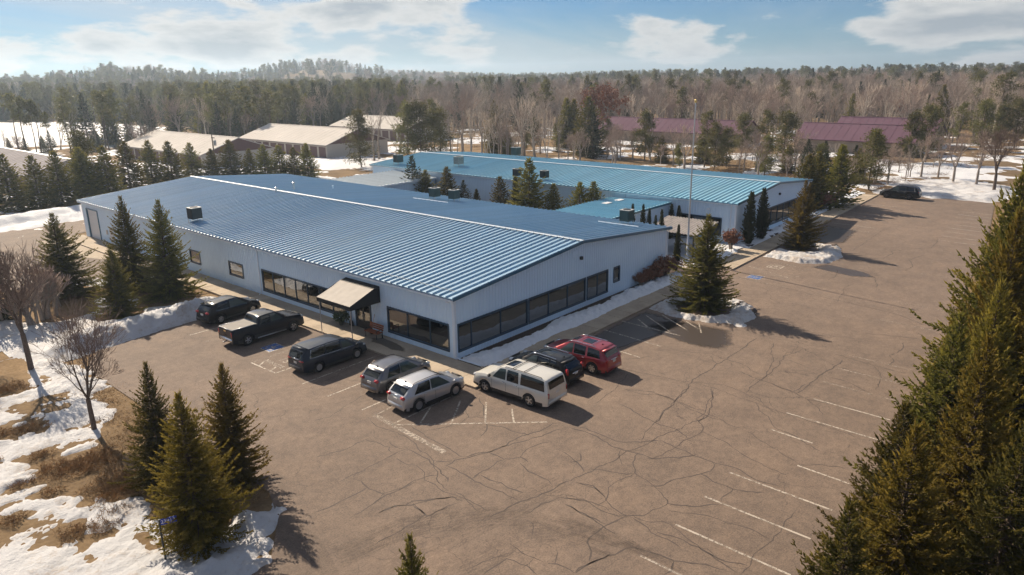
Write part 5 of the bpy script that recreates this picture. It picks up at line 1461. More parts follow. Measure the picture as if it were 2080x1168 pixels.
# pickup with a covered bed
px_r, px_f = -1.82 - 1.17, 1.82 + .98
pk = dict(DEF); pk.update(name='pickup_truck', cat='pickup truck', H=1.90, W=2.02, wb=3.65, R=.40, clear=.30, tumble=.80, L=5.85, rtap=.25, ftap=.6, nose=.12, tail=.05, soft=.5, fender=.93, sill=.965,
    top=[(px_r + .01, .60), (px_r, .75), (px_r, 1.30), (px_r + .04, 1.345), (-1.20, 1.36), (-1.06, 1.36), (-.98, 1.42), (-.84, 1.80), (-.66, 1.865), (-.2, 1.895), (.35, 1.90), (.62, 1.86), (1.10, 1.52), (1.36, 1.33), (1.52, 1.29), (2.3, 1.22), (2.66, 1.12), (2.80, .92), (2.80, .60)],
    zb0=1.27, zb1=-.006, ws=(.66, 1.33), rw=(-.99, -.82), lamps=[('tail_light', px_r + .06, 1.06, .075, .09, .20, 'lamp_red'), ('headlight', 2.62, 1.0, .14, .15, .10, 'lamp_clear')],
    sw=[((-.80, .02, -.62, .02), 'car_glass', None), ((.10, 1.06, .10, .54), 'car_glass_clear', None)], handles=(.20, -.75), doors=(1.12, .06, -.86, -1.1), plate_z=.64, bump=(.50, .72), bumpm='chrome', fbumpm='chrome', grille=(.72, 1.08), clad=.30, cladm='paint_charcoal', spokes=5, fin=.4)
def pickup_extra(s, root):
    rows = [[(x, y, s.z_at(x, min(abs(y), .3)) + .022) for y in np.linspace(-.80, .80, 7)] for x in np.linspace(px_r + .10, -1.08, 7)]
    s.grid('tonneau_cover', rows, 'tonneau', root, False)
    for sy in (-1, 1): MB().box(px_r + .06, -1.06, sy * .845 - .035, sy * .845 + .035, 1.355, 1.392).build('bed_rail', MT['chrome' if 0 else 'steel'], root, True, .01)
    MB().box(px_r + .03, px_r + .10, -.82, .82, 1.352, 1.386).build('tailgate_cap', MT['steel'], root, True, .01)
    MB().box(px_r - .015, px_r + .03, -.13, .13, 1.16, 1.25).build('emblem', MT['gold'], root, False, .01)
    MB().box(px_r - .02, px_r + .03, -.16, .16, .86, .93).build('tailgate_handle', MT['plastic_black'], root, False, .01)
    MB().box(px_r - .22, px_r + .1, -.04, .04, .40, .47).build('tow_hitch', MT['steel'], root)
    for sy in (-1, 1): MB().tube([(-1.1, sy * .98, .36), (1.2, sy * .98, .36)], .045, 8).build('side_step', MT['steel'], root, True)
Car(pk).build('dark navy pickup truck with a covered cargo bed', 'vehicles parked along the side walk', (-5.40, 14.4), math.radians(0), 'paint_navy', pickup_extra)

vr, vf = -1.5 - 1.12, 1.5 + .98
vn = dict(DEF); vn.update(name='minivan', cat='minivan', H=1.74, W=2.0, wb=3.0, R=.345, clear=.17, tumble=.78, L=5.1, ftap=1.0,
    top=[(vr + .02, .48), (vr, .60), (vr, .98), (vr + .05, 1.10), (vr + .26, 1.60), (vr + .46, 1.695), (-1.2, 1.735), (-.1, 1.74), (.5, 1.69), (.8, 1.60), (1.35, 1.25), (1.62, 1.08), (1.8, 1.03), (2.2, .92), (2.40, .76), (2.48, .60), (2.48, .46)],
    zb0=1.06, zb1=-.022, ws=(.74, 1.58), rw=(vr + .07, vr + .25), lamps=[('tail_light', vr + .12, .98, .12, .22, .075, 'lamp_red'), ('headlight', 2.16, .80, .16, .15, .07, 'lamp_clear')],
    sw=[((vr + .52, -.95, vr + .72, -.88), 'car_glass', 2), ((-.88, .30, -.82, .26), 'car_glass', 1), ((.38, 1.32, .34, .70), 'car_glass_clear', 1)], handles=(.45, -.15), doors=(1.2, .33, -.95), plate_z=.80, bump=(.30, .55), grille=(.58, .74), garnish=(vr + .015, 1.06), spoil=vr + .5, spokes=10, clad=.04)
def van_extra(s, root):
    MB().box(vr - .05, vr + .2, -.55, .55, .555, .575).build('bumper_plate', MT['chrome'], root)
Car(vn).build('dark slate minivan with chrome window lines', 'vehicles parked along the side walk', (-5.40, 6.35), math.radians(0), 'paint_slate', van_extra)

c4 = Car(crossover(name='parked_crossover', L=4.48, H=1.66, W=1.85, wb=2.67, R=.365, fo=.86, rake=.36, fin=-1.5, spoil=-1.72, sw=[((-1.55, -.52, -1.22, -.44), 'car_glass', None), ((-.44, .98, -.38, .30), 'car_glass_clear', None)], rails=(-1.4, .35), railm='rim_dark', spokes=5))
c4.build('mid grey crossover beside the silver one', 'vehicles parked along the side walk', (-4.80, .22), math.radians(2), 'paint_grey')
c5 = Car(crossover(name='parked_crossover', L=4.67, H=1.68, W=1.84, wb=2.75, R=.38, fo=.90, rake=.42, fin=-1.55, spoil=-1.75, sw=[((-1.66, -.50, -1.22, -.42), 'car_glass', 1), ((-.42, .98, -.36, .30), 'car_glass_clear', 1)], rails=(-1.5, .35), railm='rim_dark', garnish=(-2.27, 1.06), spokes=10))
c5.build('silver crossover parked at the corner of the walk', 'vehicles parked along the side walk', (-5.22, -2.98), math.radians(-3), 'paint_silver')

sr, sf = -1.65 - 1.32, 1.65 + .98
sb = dict(DEF); sb.update(name='parked_suv', H=1.93, W=2.01, wb=3.30, R=.40, clear=.27, tumble=.83, L=5.6, rtap=.3, nose=.10, ftap=.6, tail=.07, soft=.6, fender=.92, sill=.965,
    top=[(sr + .01, .55), (sr, .66), (sr, 1.06), (sr + .03, 1.22), (sr + .17, 1.78), (sr + .30, 1.885), (-1.4, 1.925), (0, 1.93), (.40, 1.905), (.62, 1.85), (1.08, 1.50), (1.34, 1.27), (1.5, 1.22), (2.2, 1.15), (2.52, 1.04), (2.63, .88), (2.63, .55)],
    zb0=1.17, zb1=-.004, ws=(.66, 1.30), rw=(sr + .05, sr + .17), lamps=[('tail_light', sr + .05, .98, .07, .075, .20, 'lamp_red'), ('headlight', 2.46, .93, .14, .15, .10, 'lamp_clear')],
    sw=[((sr + .24, -1.02, sr + .34, -1.02), 'car_glass', None), ((-.88, -.02, -.82, -.02), 'car_glass', None), ((.08, 1.05, .08, .55), 'car_glass_clear', None)], handles=(.20, -.75), doors=(1.1, .03, -.95), plate_z=.98, bump=(.42, .64), grille=(.68, 1.02), rails=(-2.4, .15), railm='plastic_black', bars=(-.35, -1.15), sunroof=((-.15, .45, .85),), mirror='plastic_black', handle_mat='chrome', spokes=5, clad=.07)
Car(sb).build('long pearl white SUV with black roof bars', 'vehicles parked before the front windows', (-1.40, -6.52), math.radians(92), 'paint_pearl')
c7 = Car(crossover(name='parked_suv', L=4.83, H=1.67, W=1.91, wb=2.81, R=.385, fo=.95, rake=.46, sw=[((-1.62, -1.12, -1.46, -1.06), 'car_glass', 1), ((-1.02, -.16, -.94, -.10), 'car_glass', 1), ((-.08, .98, -.02, .30), 'car_glass_clear', 1)], rails=(-1.35, .4), railm='chrome', fin=-1.5, spoil=-1.80, lamps=[('tail_light', -2.30, 1.05, .09, .07, .22, 'lamp_red'), ('headlight', 2.05, .85, .18, .12, .11, 'lamp_clear')], garnish=(-2.46, .92), sunroof=((-.8, .42, .9),), spokes=7))
c7.build('black SUV with bright roof rails between white and red ones', 'vehicles parked before the front windows', (1.75, -6.10), math.radians(91), 'paint_black')
c8 = Car(crossover(name='parked_suv', L=5.1, H=1.78, W=2.0, wb=3.02, R=.39, fo=.98, rake=.30, sw=[((-2.10, -1.12, -1.92, -1.08), 'car_glass', None), ((-.98, -.10, -.94, -.06), 'car_glass', 1), ((.0, .98, .02, .30), 'car_glass_clear', 1)], rails=(-1.55, .4), railm='chrome', bars=(-.15, -1.25), sunroof=((.02, .48, .85), (-1.1, -.35, .85)), fin=-1.65, spoil=-2.1, handle_mat='chrome', garnish=(-2.585, 1.06), lamps=[('tail_light', -2.46, 1.04, .10, .19, .085, 'lamp_red'), ('headlight', 2.24, .9, .18, .14, .09, 'lamp_clear')], spokes=6))
c8.build('dark red SUV with silver roof rails and glass panels', 'vehicles parked before the front windows', (4.72, -6.75), math.radians(91), 'paint_red')
ar = Car(crossover(name='parked_suv', L=5.3, H=1.92, W=2.02, wb=3.07, R=.41, clear=.26, fo=1.0, rake=.30, hood=.62, sw=[((-2.20, -1.15, -1.95, -1.1), 'car_glass', 2), ((-1.0, -.10, -.96, -.06), 'car_glass', 1), ((.0, .98, .02, .30), 'car_glass_clear', 1)], rails=(-1.8, .35), railm='plastic_black', handle_mat='chrome', rim='rim_dark', lamps=[('tail_light', -2.56, 1.12, .10, .16, .12, 'lamp_red'), ('headlight', 2.28, .95, .18, .14, .10, 'lamp_clear')], spokes=6))
ar.build('lone black SUV at the far end of the lot', 'vehicles at the far end of the lot', (85.25, -6.05), math.radians(90), 'paint_black')
# ------------------------------------------------------------------ trees
def make_foliage(name, cols, trans=0.25, tip=(0.15, 0.15, 0.05)):
    """needles: colour varies by clump, by tree and along the twig (paler young tips)"""
    m = bpy.data.materials.new(name); m.use_nodes = True; t = m.node_tree; b = t.nodes['Principled BSDF']; o = t.nodes['Material Output']
    v = coords(t, 'object')
    f = noise(t, v, 1.3, 4, 0.65); g = noise(t, v, 7.0, 3, 0.7)
    c = ramp(t, f, [(0.28, cols[0]), (0.5, cols[1]), (0.74, cols[2])])
    c = mixc(t, mrange(t, g, 0.35, 0.75, 0.0, 0.6), c, cols[1])
    at = t.nodes.new('ShaderNodeAttribute'); at.attribute_name = 'tip'
    c = mixc(t, mrange(t, at.outputs['Fac'], 0.45, 1.0, 0.0, 0.55), c, tip)
    oi = t.nodes.new('ShaderNodeObjectInfo'); hs = t.nodes.new('ShaderNodeHueSaturation')
    t.links.new(mrange(t, oi.outputs['Random'], 0, 1, 0.72, 1.25), hs.inputs['Value'])
    t.links.new(mrange(t, oi.outputs['Random'], 0, 1, 0.485, 0.515), hs.inputs['Hue']); t.links.new(c, hs.inputs['Color'])
    c = hs.outputs['Color']
    t.links.new(c, b.inputs['Base Color']); b.inputs['Roughness'].default_value = 0.6; b.inputs['Specular IOR Level'].default_value = 0.25
    tr = t.nodes.new('ShaderNodeBsdfTranslucent'); t.links.new(c, tr.inputs[0])
    mx = t.nodes.new('ShaderNodeMixShader'); mx.inputs[0].default_value = trans
    t.links.new(b.outputs[0], mx.inputs[1]); t.links.new(tr.outputs[0], mx.inputs[2]); t.links.new(mx.outputs[0], o.inputs[0])
    MT[name] = m
make_foliage('needles_spruce', [(0.055, 0.065, 0.020), (0.12, 0.115, 0.028), (0.20, 0.17, 0.036)], .45, (0.32, 0.25, 0.055))
make_foliage('needles_olive', [(0.10, 0.092, 0.020), (0.20, 0.165, 0.030), (0.30, 0.225, 0.040)], .48, (0.42, 0.31, 0.065))
make_foliage('needles_dark', [(0.026, 0.036, 0.017), (0.048, 0.060, 0.026), (0.075, 0.080, 0.030)], .3, (0.11, 0.10, 0.04))
make_foliage('needles_pine', [(0.055, 0.064, 0.022), (0.105, 0.105, 0.032), (0.165, 0.145, 0.045)], .4, (0.22, 0.18, 0.06))
make_foliage('needles_gold', [(0.15, 0.085, 0.012), (0.22, 0.13, 0.02), (0.26, 0.17, 0.03)], .3, (0.3, 0.2, 0.05))
M('bark_brown', (0.10, 0.072, 0.05), 0.95, var=0.4, vs=6, space='object', bmp=.6, bs=12, bd=.03)
M('bark_grey', (0.28, 0.235, 0.20), 0.95, var=0.35, vs=5, space='object')
M('bark_dark', (0.12, 0.088, 0.07), 0.95, var=0.35, vs=5, space='object')
M('bark_pale', (0.48, 0.42, 0.35), 0.9, var=0.3, vs=3, space='object')
M('twig_grey', (0.30, 0.25, 0.21), 0.95, rnd=.25); M('twig_red', (0.30, 0.225, 0.185), 0.95, rnd=.2); M('twig_pale', (0.50, 0.41, 0.33), 0.95, rnd=.2); M('twig_dark', (0.15, 0.105, 0.085), 0.95, rnd=.2)
M('leaf_rust', (0.26, 0.105, 0.055), 0.8, var=.4, vs=3, space='object', rnd=.15)

def tubes(P0, P1, R0, R1, n=3):
    """many tapered prisms at once -> verts, quads"""
    P0 = np.asarray(P0); P1 = np.asarray(P1); R0 = np.asarray(R0)[:, None]; R1 = np.asarray(R1)[:, None]
    d = P1 - P0; d /= np.linalg.norm(d, axis=1, keepdims=True) + 1e-9
    ref = np.where(np.abs(d[:, 2:3]) < .9, np.array([[0, 0, 1.]]), np.array([[1., 0, 0]]))
    a = np.cross(d, ref); a /= np.linalg.norm(a, axis=1, keepdims=True) + 1e-9; b = np.cross(d, a)
    V = np.empty((len(P0), 2 * n, 3))
    for k in range(n):
        t = 2 * math.pi * k / n; o = a * math.cos(t) + b * math.sin(t)
        V[:, k] = P0 + o * R0; V[:, n + k] = P1 + o * R1
    F = np.array([[k, (k + 1) % n, n + (k + 1) % n, n + k] for k in range(n)])
    F = (F[None] + (np.arange(len(P0)) * 2 * n)[:, None, None]).reshape(-1, 4)
    return V.reshape(-1, 3), F
def blades(O, D, Ln, Wd, Nn):
    """leaf blades: O origin, D unit direction, Ln length, Wd width, Nn a normal-ish vector -> verts (4 per blade), quads, tip attribute"""
    S = np.cross(D, Nn); S /= np.linalg.norm(S, axis=1, keepdims=True) + 1e-9
    Ln = Ln[:, None]; Wd = Wd[:, None]
    V = np.stack([O, O + D * Ln * .45 + S * Wd * .5, O + D * Ln, O + D * Ln * .45 - S * Wd * .5], 1).reshape(-1, 3)
    F = np.arange(len(O) * 4).reshape(-1, 4)
    return V, F
def with_tip(me, tip):
    a = me.attributes.new('tip', 'FLOAT', 'POINT'); a.data.foreach_set('value', np.asarray(tip, dtype=np.float32)); return me

def conifer(seed, H, R, levels, per, twig, wid, step, base=0.04, droop=0.25, power=0.85, irregular=0.2, sub=True, open_=0.0):
    """needle tree: whorls of branches, each branch a flat spray of twigs. returns (trunk arrays, crown arrays)"""
    g = np.random.default_rng(seed)
    TP0, TP1, TR0, TR1 = [], [], [], []
    O, D, Lb, Wb, Nb, Tp = [], [], [], [], [], []
    r0 = H * 0.016 + .02
    z = np.linspace(0, H, 10); wob = np.cumsum(g.normal(0, .012 * H / 10, (10, 2)), 0); wob[0] = 0
    for i in range(9):
        TP0.append((*wob[i], z[i])); TP1.append((*wob[i + 1], z[i + 1])); TR0.append(r0 * (1 - z[i] / H) ** .8 + .006); TR1.append(r0 * (1 - z[i + 1] / H) ** .8 + .004)
    zl = base * H + (H * .985 - base * H) * (np.linspace(0, 1, levels) ** 0.92)
    phase = 0
    asym = g.uniform(0, 6.28); 
    for zi in zl:
        q = 1 - (zi - base * H) / (H - base * H)                 # 1 at crown base, 0 at top
        Lz = R * max(.05, q ** power) * (1 - .25 * sstep(.85, 1.0, np.array(q)))
        nb = max(4, int(per * (0.45 + .55 * q) + g.uniform(-.5, .9))); phase += 2.4
        wx, wy = np.interp(zi, z, wob[:, 0]), np.interp(zi, z, wob[:, 1])
        for k in range(nb):
            if g.random() < open_: continue
            az = phase + 6.283 * k / nb + g.normal(0, .25)
            Lk = Lz * (1 + g.normal(0, irregular) * .8) * (1 + .12 * math.cos(az - asym)); Lk = max(.12, Lk)
            up = math.radians(42) * (1 - q) ** 1.5 + math.radians(8) - droop * q * 1.0 + g.normal(0, .08)
            h = np.array([math.cos(az), math.sin(az), 0.0])
            ns = max(2, int(Lk / step)); s = np.linspace(0, 1, ns + 1)
            sag = -droop * .35 * np.sin(s * math.pi * .6) * Lk + .16 * Lk * s ** 3
            pts = np.array([wx, wy, zi]) + np.outer(s * Lk * math.cos(up), h); pts[:, 2] += s * Lk * math.sin(up) + sag
            TP0.append(pts[0]); TP1.append(pts[len(pts) // 2]); TR0.append(.012 + .010 * Lk); TR1.append(.006 + .004 * Lk)
            side = np.array([-h[1], h[0], 0])
            for i in range(ns):
                fr = (i + .5) / ns
                if fr < .12 and Lk > .8: continue
                p = pts[i] + (pts[i + 1] - pts[i]) * g.random(); dr = pts[i + 1] - pts[i]; dr /= np.linalg.norm(dr) + 1e-9
                for sg in (-1, 1):
                    tl = twig * (0.55 + .9 * (1 - fr)) * (.6 + .4 * q) * g.uniform(.7, 1.25) * min(1.0, .45 + Lk * .4)
                    d = dr * g.uniform(.75, 1.1) + side * sg * g.uniform(.55, 1.0) + np.array([0, 0, g.normal(-.10, .24)]); d /= np.linalg.norm(d)
                    O.append(p); D.append(d); Lb.append(tl); Wb.append(wid * g.uniform(.8, 1.3)); Nb.append(np.array([g.normal(0, .55), g.normal(0, .55), 1.0])); Tp.append(fr)
                    if sub:
                        for kk in range(2):
                            e = d * .75 + side * sg * g.normal(.1, .45) + dr * g.normal(.35, .3) + np.array([0, 0, g.normal(-.05, .4)]); e /= np.linalg.norm(e)
                            O.append(p + d * tl * g.uniform(.25, .7)); D.append(e); Lb.append(tl * g.uniform(.4, .7)); Wb.append(wid * g.uniform(.7, 1.1)); Nb.append(g.normal(0, 1, 3)); Tp.append(min(1, fr + .15))
            # branch tip
            O.append(pts[-2]); d = pts[-1] - pts[-2]; d /= np.linalg.norm(d) + 1e-9; D.append(d); Lb.append(twig * .9); Wb.append(wid); Nb.append(np.array([0, 0, 1.0])); Tp.append(1.0)
    for k in range(8):
        a = 6.283 * k / 8; O.append(np.array([*wob[-1], H * (.965 + .004 * k)])); d = np.array([math.cos(a) * .4, math.sin(a) * .4, 1.0]); D.append(d / np.linalg.norm(d)); Lb.append(twig * .55); Wb.append(wid * .7); Nb.append(g.normal(0, 1, 3)); Tp.append(.9)
    T = tubes(TP0, TP1, TR0, TR1, 5 if sub else 3)
    O, D, Lb, Wb, Nb, Tp = map(np.array, (O, D, Lb, Wb, Nb, Tp))
    V, F = blades(O, D, Lb, Wb, Nb); V2, F2 = blades(O, D, Lb, Wb, np.cross(D, Nb))
    tipv = np.repeat(Tp, 4) * np.tile([.6, .85, 1.0, .85], len(Tp))
    return T, (np.concatenate([V, V2]), np.concatenate([F, F2 + len(V)]), np.concatenate([tipv, tipv]))

def pine(seed, H, crown0, R, clumps, blade, wid, nper):
    """tall pine: bare trunk below, irregular tufts of needles carried on side limbs above"""
    g = np.random.default_rng(seed); TP0, TP1, TR0, TR1 = [], [], [], []; C = []
    z = np.linspace(0, H * .97, 9); wob = np.cumsum(g.normal(0, .010 * H, (9, 2)) * .5, 0); wob[0] = 0
    r0 = .011 * H + .03
    for i in range(8):
        TP0.append((*wob[i], z[i])); TP1.append((*wob[i + 1], z[i + 1])); TR0.append(r0 * (1 - z[i] / H * .85)); TR1.append(r0 * (1 - z[i + 1] / H * .85))
    for k in range(clumps):
        u = (k + g.random()) / clumps; zi = H * (crown0 + (1 - crown0) * u); q = 1 - u
        prof = math.sin(math.pi * min(1, .18 + .80 * (u * .9 + .1))) ** .7
        Lk = R * (.25 + .75 * prof) * g.uniform(.45, 1.1); az = g.uniform(0, 6.283); up = g.uniform(.05, .45) + .5 * u
        st = np.array([np.interp(zi, z, wob[:, 0]), np.interp(zi, z, wob[:, 1]), zi]); en = st + np.array([math.cos(az) * Lk * math.cos(up), math.sin(az) * Lk * math.cos(up), Lk * math.sin(up) * .6])
        TP0.append(st); TP1.append(en); TR0.append(.022 + .006 * Lk); TR1.append(.010)
        for j in range(3): C.append((st + (en - st) * (.45 + .28 * j) + g.normal(0, .14, 3) * R * .3, R * g.uniform(.17, .30)))
    for k in range(6):                                              # dead stubs below
        zi = H * crown0 * g.uniform(.5, 1); az = g.uniform(0, 6.28); st = np.array([0, 0, zi]); TP0.append(st); TP1.append(st + np.array([math.cos(az), math.sin(az), -.1]) * g.uniform(.4, 1.2)); TR0.append(.018); TR1.append(.006)
    O, D, Lb, Wb, Nb, Tp = [], [], [], [], [], []
    for c, r in C:
        d = g.normal(size=(nper, 3)); d[:, 2] = d[:, 2] * .8 + .25; d /= np.linalg.norm(d, axis=1, keepdims=True)
        O.append(c + d * r * g.uniform(.1, .8, (nper, 1))); e = d + g.normal(0, .45, (nper, 3)); e /= np.linalg.norm(e, axis=1, keepdims=True); D.append(e)
        Lb.append(blade * g.uniform(.7, 1.3, nper)); Wb.append(wid * g.uniform(.7, 1.3, nper)); Nb.append(g.normal(size=(nper, 3))); Tp.append(g.uniform(.3, .9, nper))
    O, D, Nb = map(np.concatenate, (O, D, Nb)); Lb, Wb, Tp = map(np.concatenate, (Lb, Wb, Tp))
    V, F = blades(O, D, Lb, Wb, Nb)
    return tubes(TP0, TP1, TR0, TR1, 4), (V, F, np.repeat(Tp, 4))

def bare_tree(seed, H, spread, depth, first=0.22, nk=(3, 4), shrink=0.70, rad=0.020, up=0.55, gnarl=0.18, twigs=0, stems=1, minr=0.004):
    """leafless tree. returns (limbs, fine twigs) as arrays"""
    g = np.random.default_rng(seed); A0, A1, B0, B1 = [], [], [], []; C0, C1, E0, E1 = [], [], [], []
    def grow(p, d, ln, r, lev):
        ns = 3 if lev < 2 else 2
        for i in range(ns):
            d = d + g.normal(0, gnarl, 3) * (.10 if lev == 0 else 1) + np.array([0, 0, .06 if lev else 0]); d /= np.linalg.norm(d)
            q = p + d * ln / ns; r2 = r * (.86 if lev else .92)
            (A0 if lev < 3 else C0).append(p); (A1 if lev < 3 else C1).append(q); (B0 if lev < 3 else E0).append(r); (B1 if lev < 3 else E1).append(max(r2, minr * .6))
            if lev and lev < depth and i < ns - 1 and g.random() < .75:
                e = d + g.normal(0, .65, 3); e[2] += .15; e /= np.linalg.norm(e); grow(q, e, ln * shrink * g.uniform(.55, .85), max(r2 * .55, minr), lev + 1)
            p = q; r = r2
        if lev < depth:
            n = g.integers(nk[0], nk[1] + 1); ph = g.uniform(0, 6.28)
            ref = np.array([1., 0, 0]) if abs(d[0]) < .8 else np.array([0, 1., 0]); a = np.cross(d, ref); a /= np.linalg.norm(a); b = np.cross(d, a)
            for k in range(n):
                t = ph + 6.283 * k / n + g.normal(0, .3); tilt = spread * g.uniform(.6, 1.25) * (1.0 if k else .35)
                e = d * math.cos(tilt) + (a * math.cos(t) + b * math.sin(t)) * math.sin(tilt); e[2] += up * .25; e /= np.linalg.norm(e)
                grow(p, e, ln * shrink * g.uniform(.75, 1.15), max(r * g.uniform(.55, .72), minr), lev + 1)
    for s_ in range(stems):
        d0 = np.array([0, 0, 1.0]) + (g.normal(0, .16, 3) if stems > 1 else g.normal(0, .01, 3)); d0 /= np.linalg.norm(d0)
        grow(np.array([g.normal(0, .12), g.normal(0, .12), -.08]) if stems > 1 else np.array([0, 0, -.08]), d0, H * first * g.uniform(.85, 1.15), rad * H, 0)
    T1 = tubes(A0, A1, B0, B1, 5); T2 = tubes(C0, C1, E0, E1, 3)
    zmax = max(T1[0][:, 2].max(), T2[0][:, 2].max()); k = H / zmax
    return (T1[0] * k, T1[1]), (T2[0] * k, T2[1])

TREES = {}
def reg(kind, trunk, crown, tm, cm, tip=None):
    a = npmesh('trunk_' + kind, trunk[0], trunk[1], [MT[tm]], True); b = npmesh('crown_' + kind, crown[0], crown[1], [MT[cm]])
    if tip is not None: with_tip(b, tip)
    TREES[kind] = (a, b)
    return a, b
def reg_conifer(kind, mat, **k):
    T, C = conifer(**k); reg(kind, T, C[:2], 'bark_brown', mat, C[2])
# near spruces, 10 units tall
for i in range(3): reg_conifer('spruce_near%d' % i, 'needles_spruce', seed=20 + i, H=10, R=3.6, levels=54, per=10, twig=.44, wid=.068, step=.135, droop=.34, irregular=.24)
for i in range(2): reg_conifer('spruce_olive%d' % i, 'needles_olive', seed=30 + i, H=10, R=3.6, levels=54, per=10, twig=.46, wid=.070, step=.14, droop=.30, irregular=.24)
for i in range(3): reg_conifer('spruce_mid%d' % i, 'needles_spruce', seed=40 + i, H=10, R=2.9, levels=40, per=9, twig=.66, wid=.16, step=.28, power=.68, droop=.30, irregular=.22, sub=False)
for i in range(2): reg_conifer('spruce_open%d' % i, 'needles_dark', seed=50 + i, H=10, R=2.6, power=.75, levels=36, per=7, twig=.62, wid=.17, step=.30, droop=.36, irregular=.28, sub=False, open_=.12)
for i in range(2): reg_conifer('arborvitae%d' % i, 'needles_dark', seed=60 + i, H=10, R=1.75, levels=44, per=9, twig=.55, wid=.20, step=.30, droop=-.55, power=.42, irregular=.10, sub=False, base=.01)
for i in range(3):
    T, C = pine(70 + i, 10, (.34, .45, .25)[i], 2.3, 26, .42, .10, 26); reg('pine%d' % i, T, C[:2], 'bark_brown', 'needles_pine', C[2])
for i in range(3):
    T, C = pine(72 + 10 * i, 10, (.10, .14, .20)[i], (3.2, 2.8, 3.5)[i], 62, .55, .12, 20); reg('pine_full%d' % i, T, C[:2], 'bark_brown', 'needles_pine', C[2])
for i in range(2):
    T, C = pine(75 + i, 10, (.55, .62)[i], 1.7, 17, .5, .13, 18); reg('pine_tall%d' % i, T, C[:2], 'bark_brown', 'needles_pine', C[2])
for i in range(2):
    a, b = bare_tree(80 + i, 10, .50, 5, first=.17, nk=(3, 4), shrink=.80, rad=.0125, up=.55, gnarl=.10, minr=.007); reg('bare_near%d' % i, a, b, 'bark_dark', 'twig_dark')
for i in range(3):
    a, b = bare_tree(90 + i, 10, .52, 4, first=.24, nk=(2, 3), shrink=.74, rad=.012, up=.7, gnarl=.13, minr=.013); reg('bare_grey%d' % i, a, b, 'bark_grey', 'twig_grey')
for i in range(3):
    a, b = bare_tree(95 + i, 10, .42, 4, first=.26, nk=(2, 3), shrink=.72, rad=.010, up=.9, gnarl=.12, minr=.013, stems=2); reg('bare_pale%d' % i, a, b, 'bark_pale', 'twig_pale')
for i in range(2):
    a, b = bare_tree(100 + i, 10, .60, 4, first=.16, nk=(3, 4), shrink=.76, rad=.012, up=.5, gnarl=.12, minr=.013); reg('bare_red%d' % i, a, b, 'bark_grey', 'twig_red')
a, b = bare_tree(104, 10, .55, 3, first=.05, nk=(3, 4), shrink=.80, rad=.007, up=.7, gnarl=.12, stems=6, minr=.012); reg('shrub_bare0', a, b, 'bark_grey', 'twig_red')
# oak that kept its rusty leaves, small shrubs with leaves
def leafy(kind, base, n, ln, wd, mat, seed):
    a, b = base; g = np.random.default_rng(seed); P = b[0][g.integers(0, len(b[0]), n)] + g.normal(0, .12, (n, 3)); D = g.normal(size=(n, 3)); D /= np.linalg.norm(D, axis=1, keepdims=True)
    V, F = blades(P, D, np.full(n, ln) * g.uniform(.6, 1.3, n), np.full(n, wd), g.normal(size=(n, 3)))
    V = np.concatenate([b[0], V]); F = np.concatenate([b[1], F + len(b[0])]); mi = np.concatenate([np.zeros(len(b[1])), np.ones(n)])
    t = npmesh('trunk_' + kind, a[0], a[1], [MT['bark_grey']], True); c = npmesh('crown_' + kind, V, F, [MT['twig_red'], MT[mat]], False, mi); TREES[kind] = (t, c)
leafy('oak_rust0', bare_tree(110, 10, .62, 4, first=.16, nk=(3, 3), shrink=.74, rad=.013, up=.5, minr=.012), 4200, .34, .20, 'leaf_rust', 3)
leafy('shrub_rust0', bare_tree(111, 10, .6, 3, first=.08, nk=(3, 4), shrink=.78, rad=.010, up=.5, stems=5, minr=.02), 2600, .75, .5, 'leaf_rust', 4)

LEAN = random.Random(5)
def plant(name, kind, label, x, y, h, z=0.0, wide=1.0, group=None, cat='tree', rz=None, lean=0.0):
    s = h / 10.0
    if name == 'young_tree': name = 'tree'
    r = empty(name, (x, y, z - .04)); r.rotation_euler = (LEAN.gauss(0, .012) + lean, LEAN.gauss(0, .012), LEAN.uniform(0, 6.28) if rz is None else rz); r.scale = (s * wide, s * wide, s)
    tag(r, label, cat, group)
    tm, cm = TREES[kind]
    link('trunk', tm, r); link('crown', cm, r)
    return r
def gz(x, y): return float(terrain_h(np.array(x), np.array(y)))

# --- near trees, each one told apart by its place
plant('spruce_tree', 'spruce_near0', 'dark spruce standing in the nearer parking island', 20.3, -7.7, 7.4, .15, 1.10)
plant('spruce_tree', 'spruce_olive1', 'olive spruce standing in the farther parking island', 45.2, -6.1, 7.1, .15, .92)
plant('arborvitae', 'arborvitae0', 'dark columnar evergreen at the corner of the far building', 43.4, -1.25, 5.7, .0, 1.0)
plant('arborvitae', 'arborvitae1', 'columnar evergreen second from the corner of the far building', 46.6, -1.35, 5.7, .0, 1.02)
plant('spruce_tree', 'spruce_near1', 'full spruce nearest the yard, leftmost of the bank trees', -10.9, 37.6, 7.3, 0, 1.15, 'spruces on the snow bank')
plant('spruce_tree', 'spruce_near2', 'tall dark spruce on the bank, left of the closest pair', -6.4, 34.2, 8.5, 0, .80, 'spruces on the snow bank')
plant('spruce_tree', 'spruce_near0', 'tall dark spruce on the bank, right of the closest pair', -5.4, 29.5, 8.5, 0, .90, 'spruces on the snow bank')
plant('spruce_tree', 'spruce_near1', 'short spruce on the bank in front of the tall pair', -10.2, 27.9, 5.7, 0, 1.0, 'spruces on the snow bank')
plant('spruce_tree', 'spruce_olive0', 'broad olive spruce in front of the trio by the entrance', -20.35, -5.75, 6.6, 0, .88, 'three spruces by the entrance')
plant('spruce_tree', 'spruce_near2', 'thin left spruce of the trio by the entrance', -19.35, -.1, 6.1, 0, .72, 'three spruces by the entrance')
plant('spruce_tree', 'spruce_olive1', 'right spruce of the trio, closest to the asphalt', -17.25, -2.75, 6.0, 0, .82, 'three spruces by the entrance')
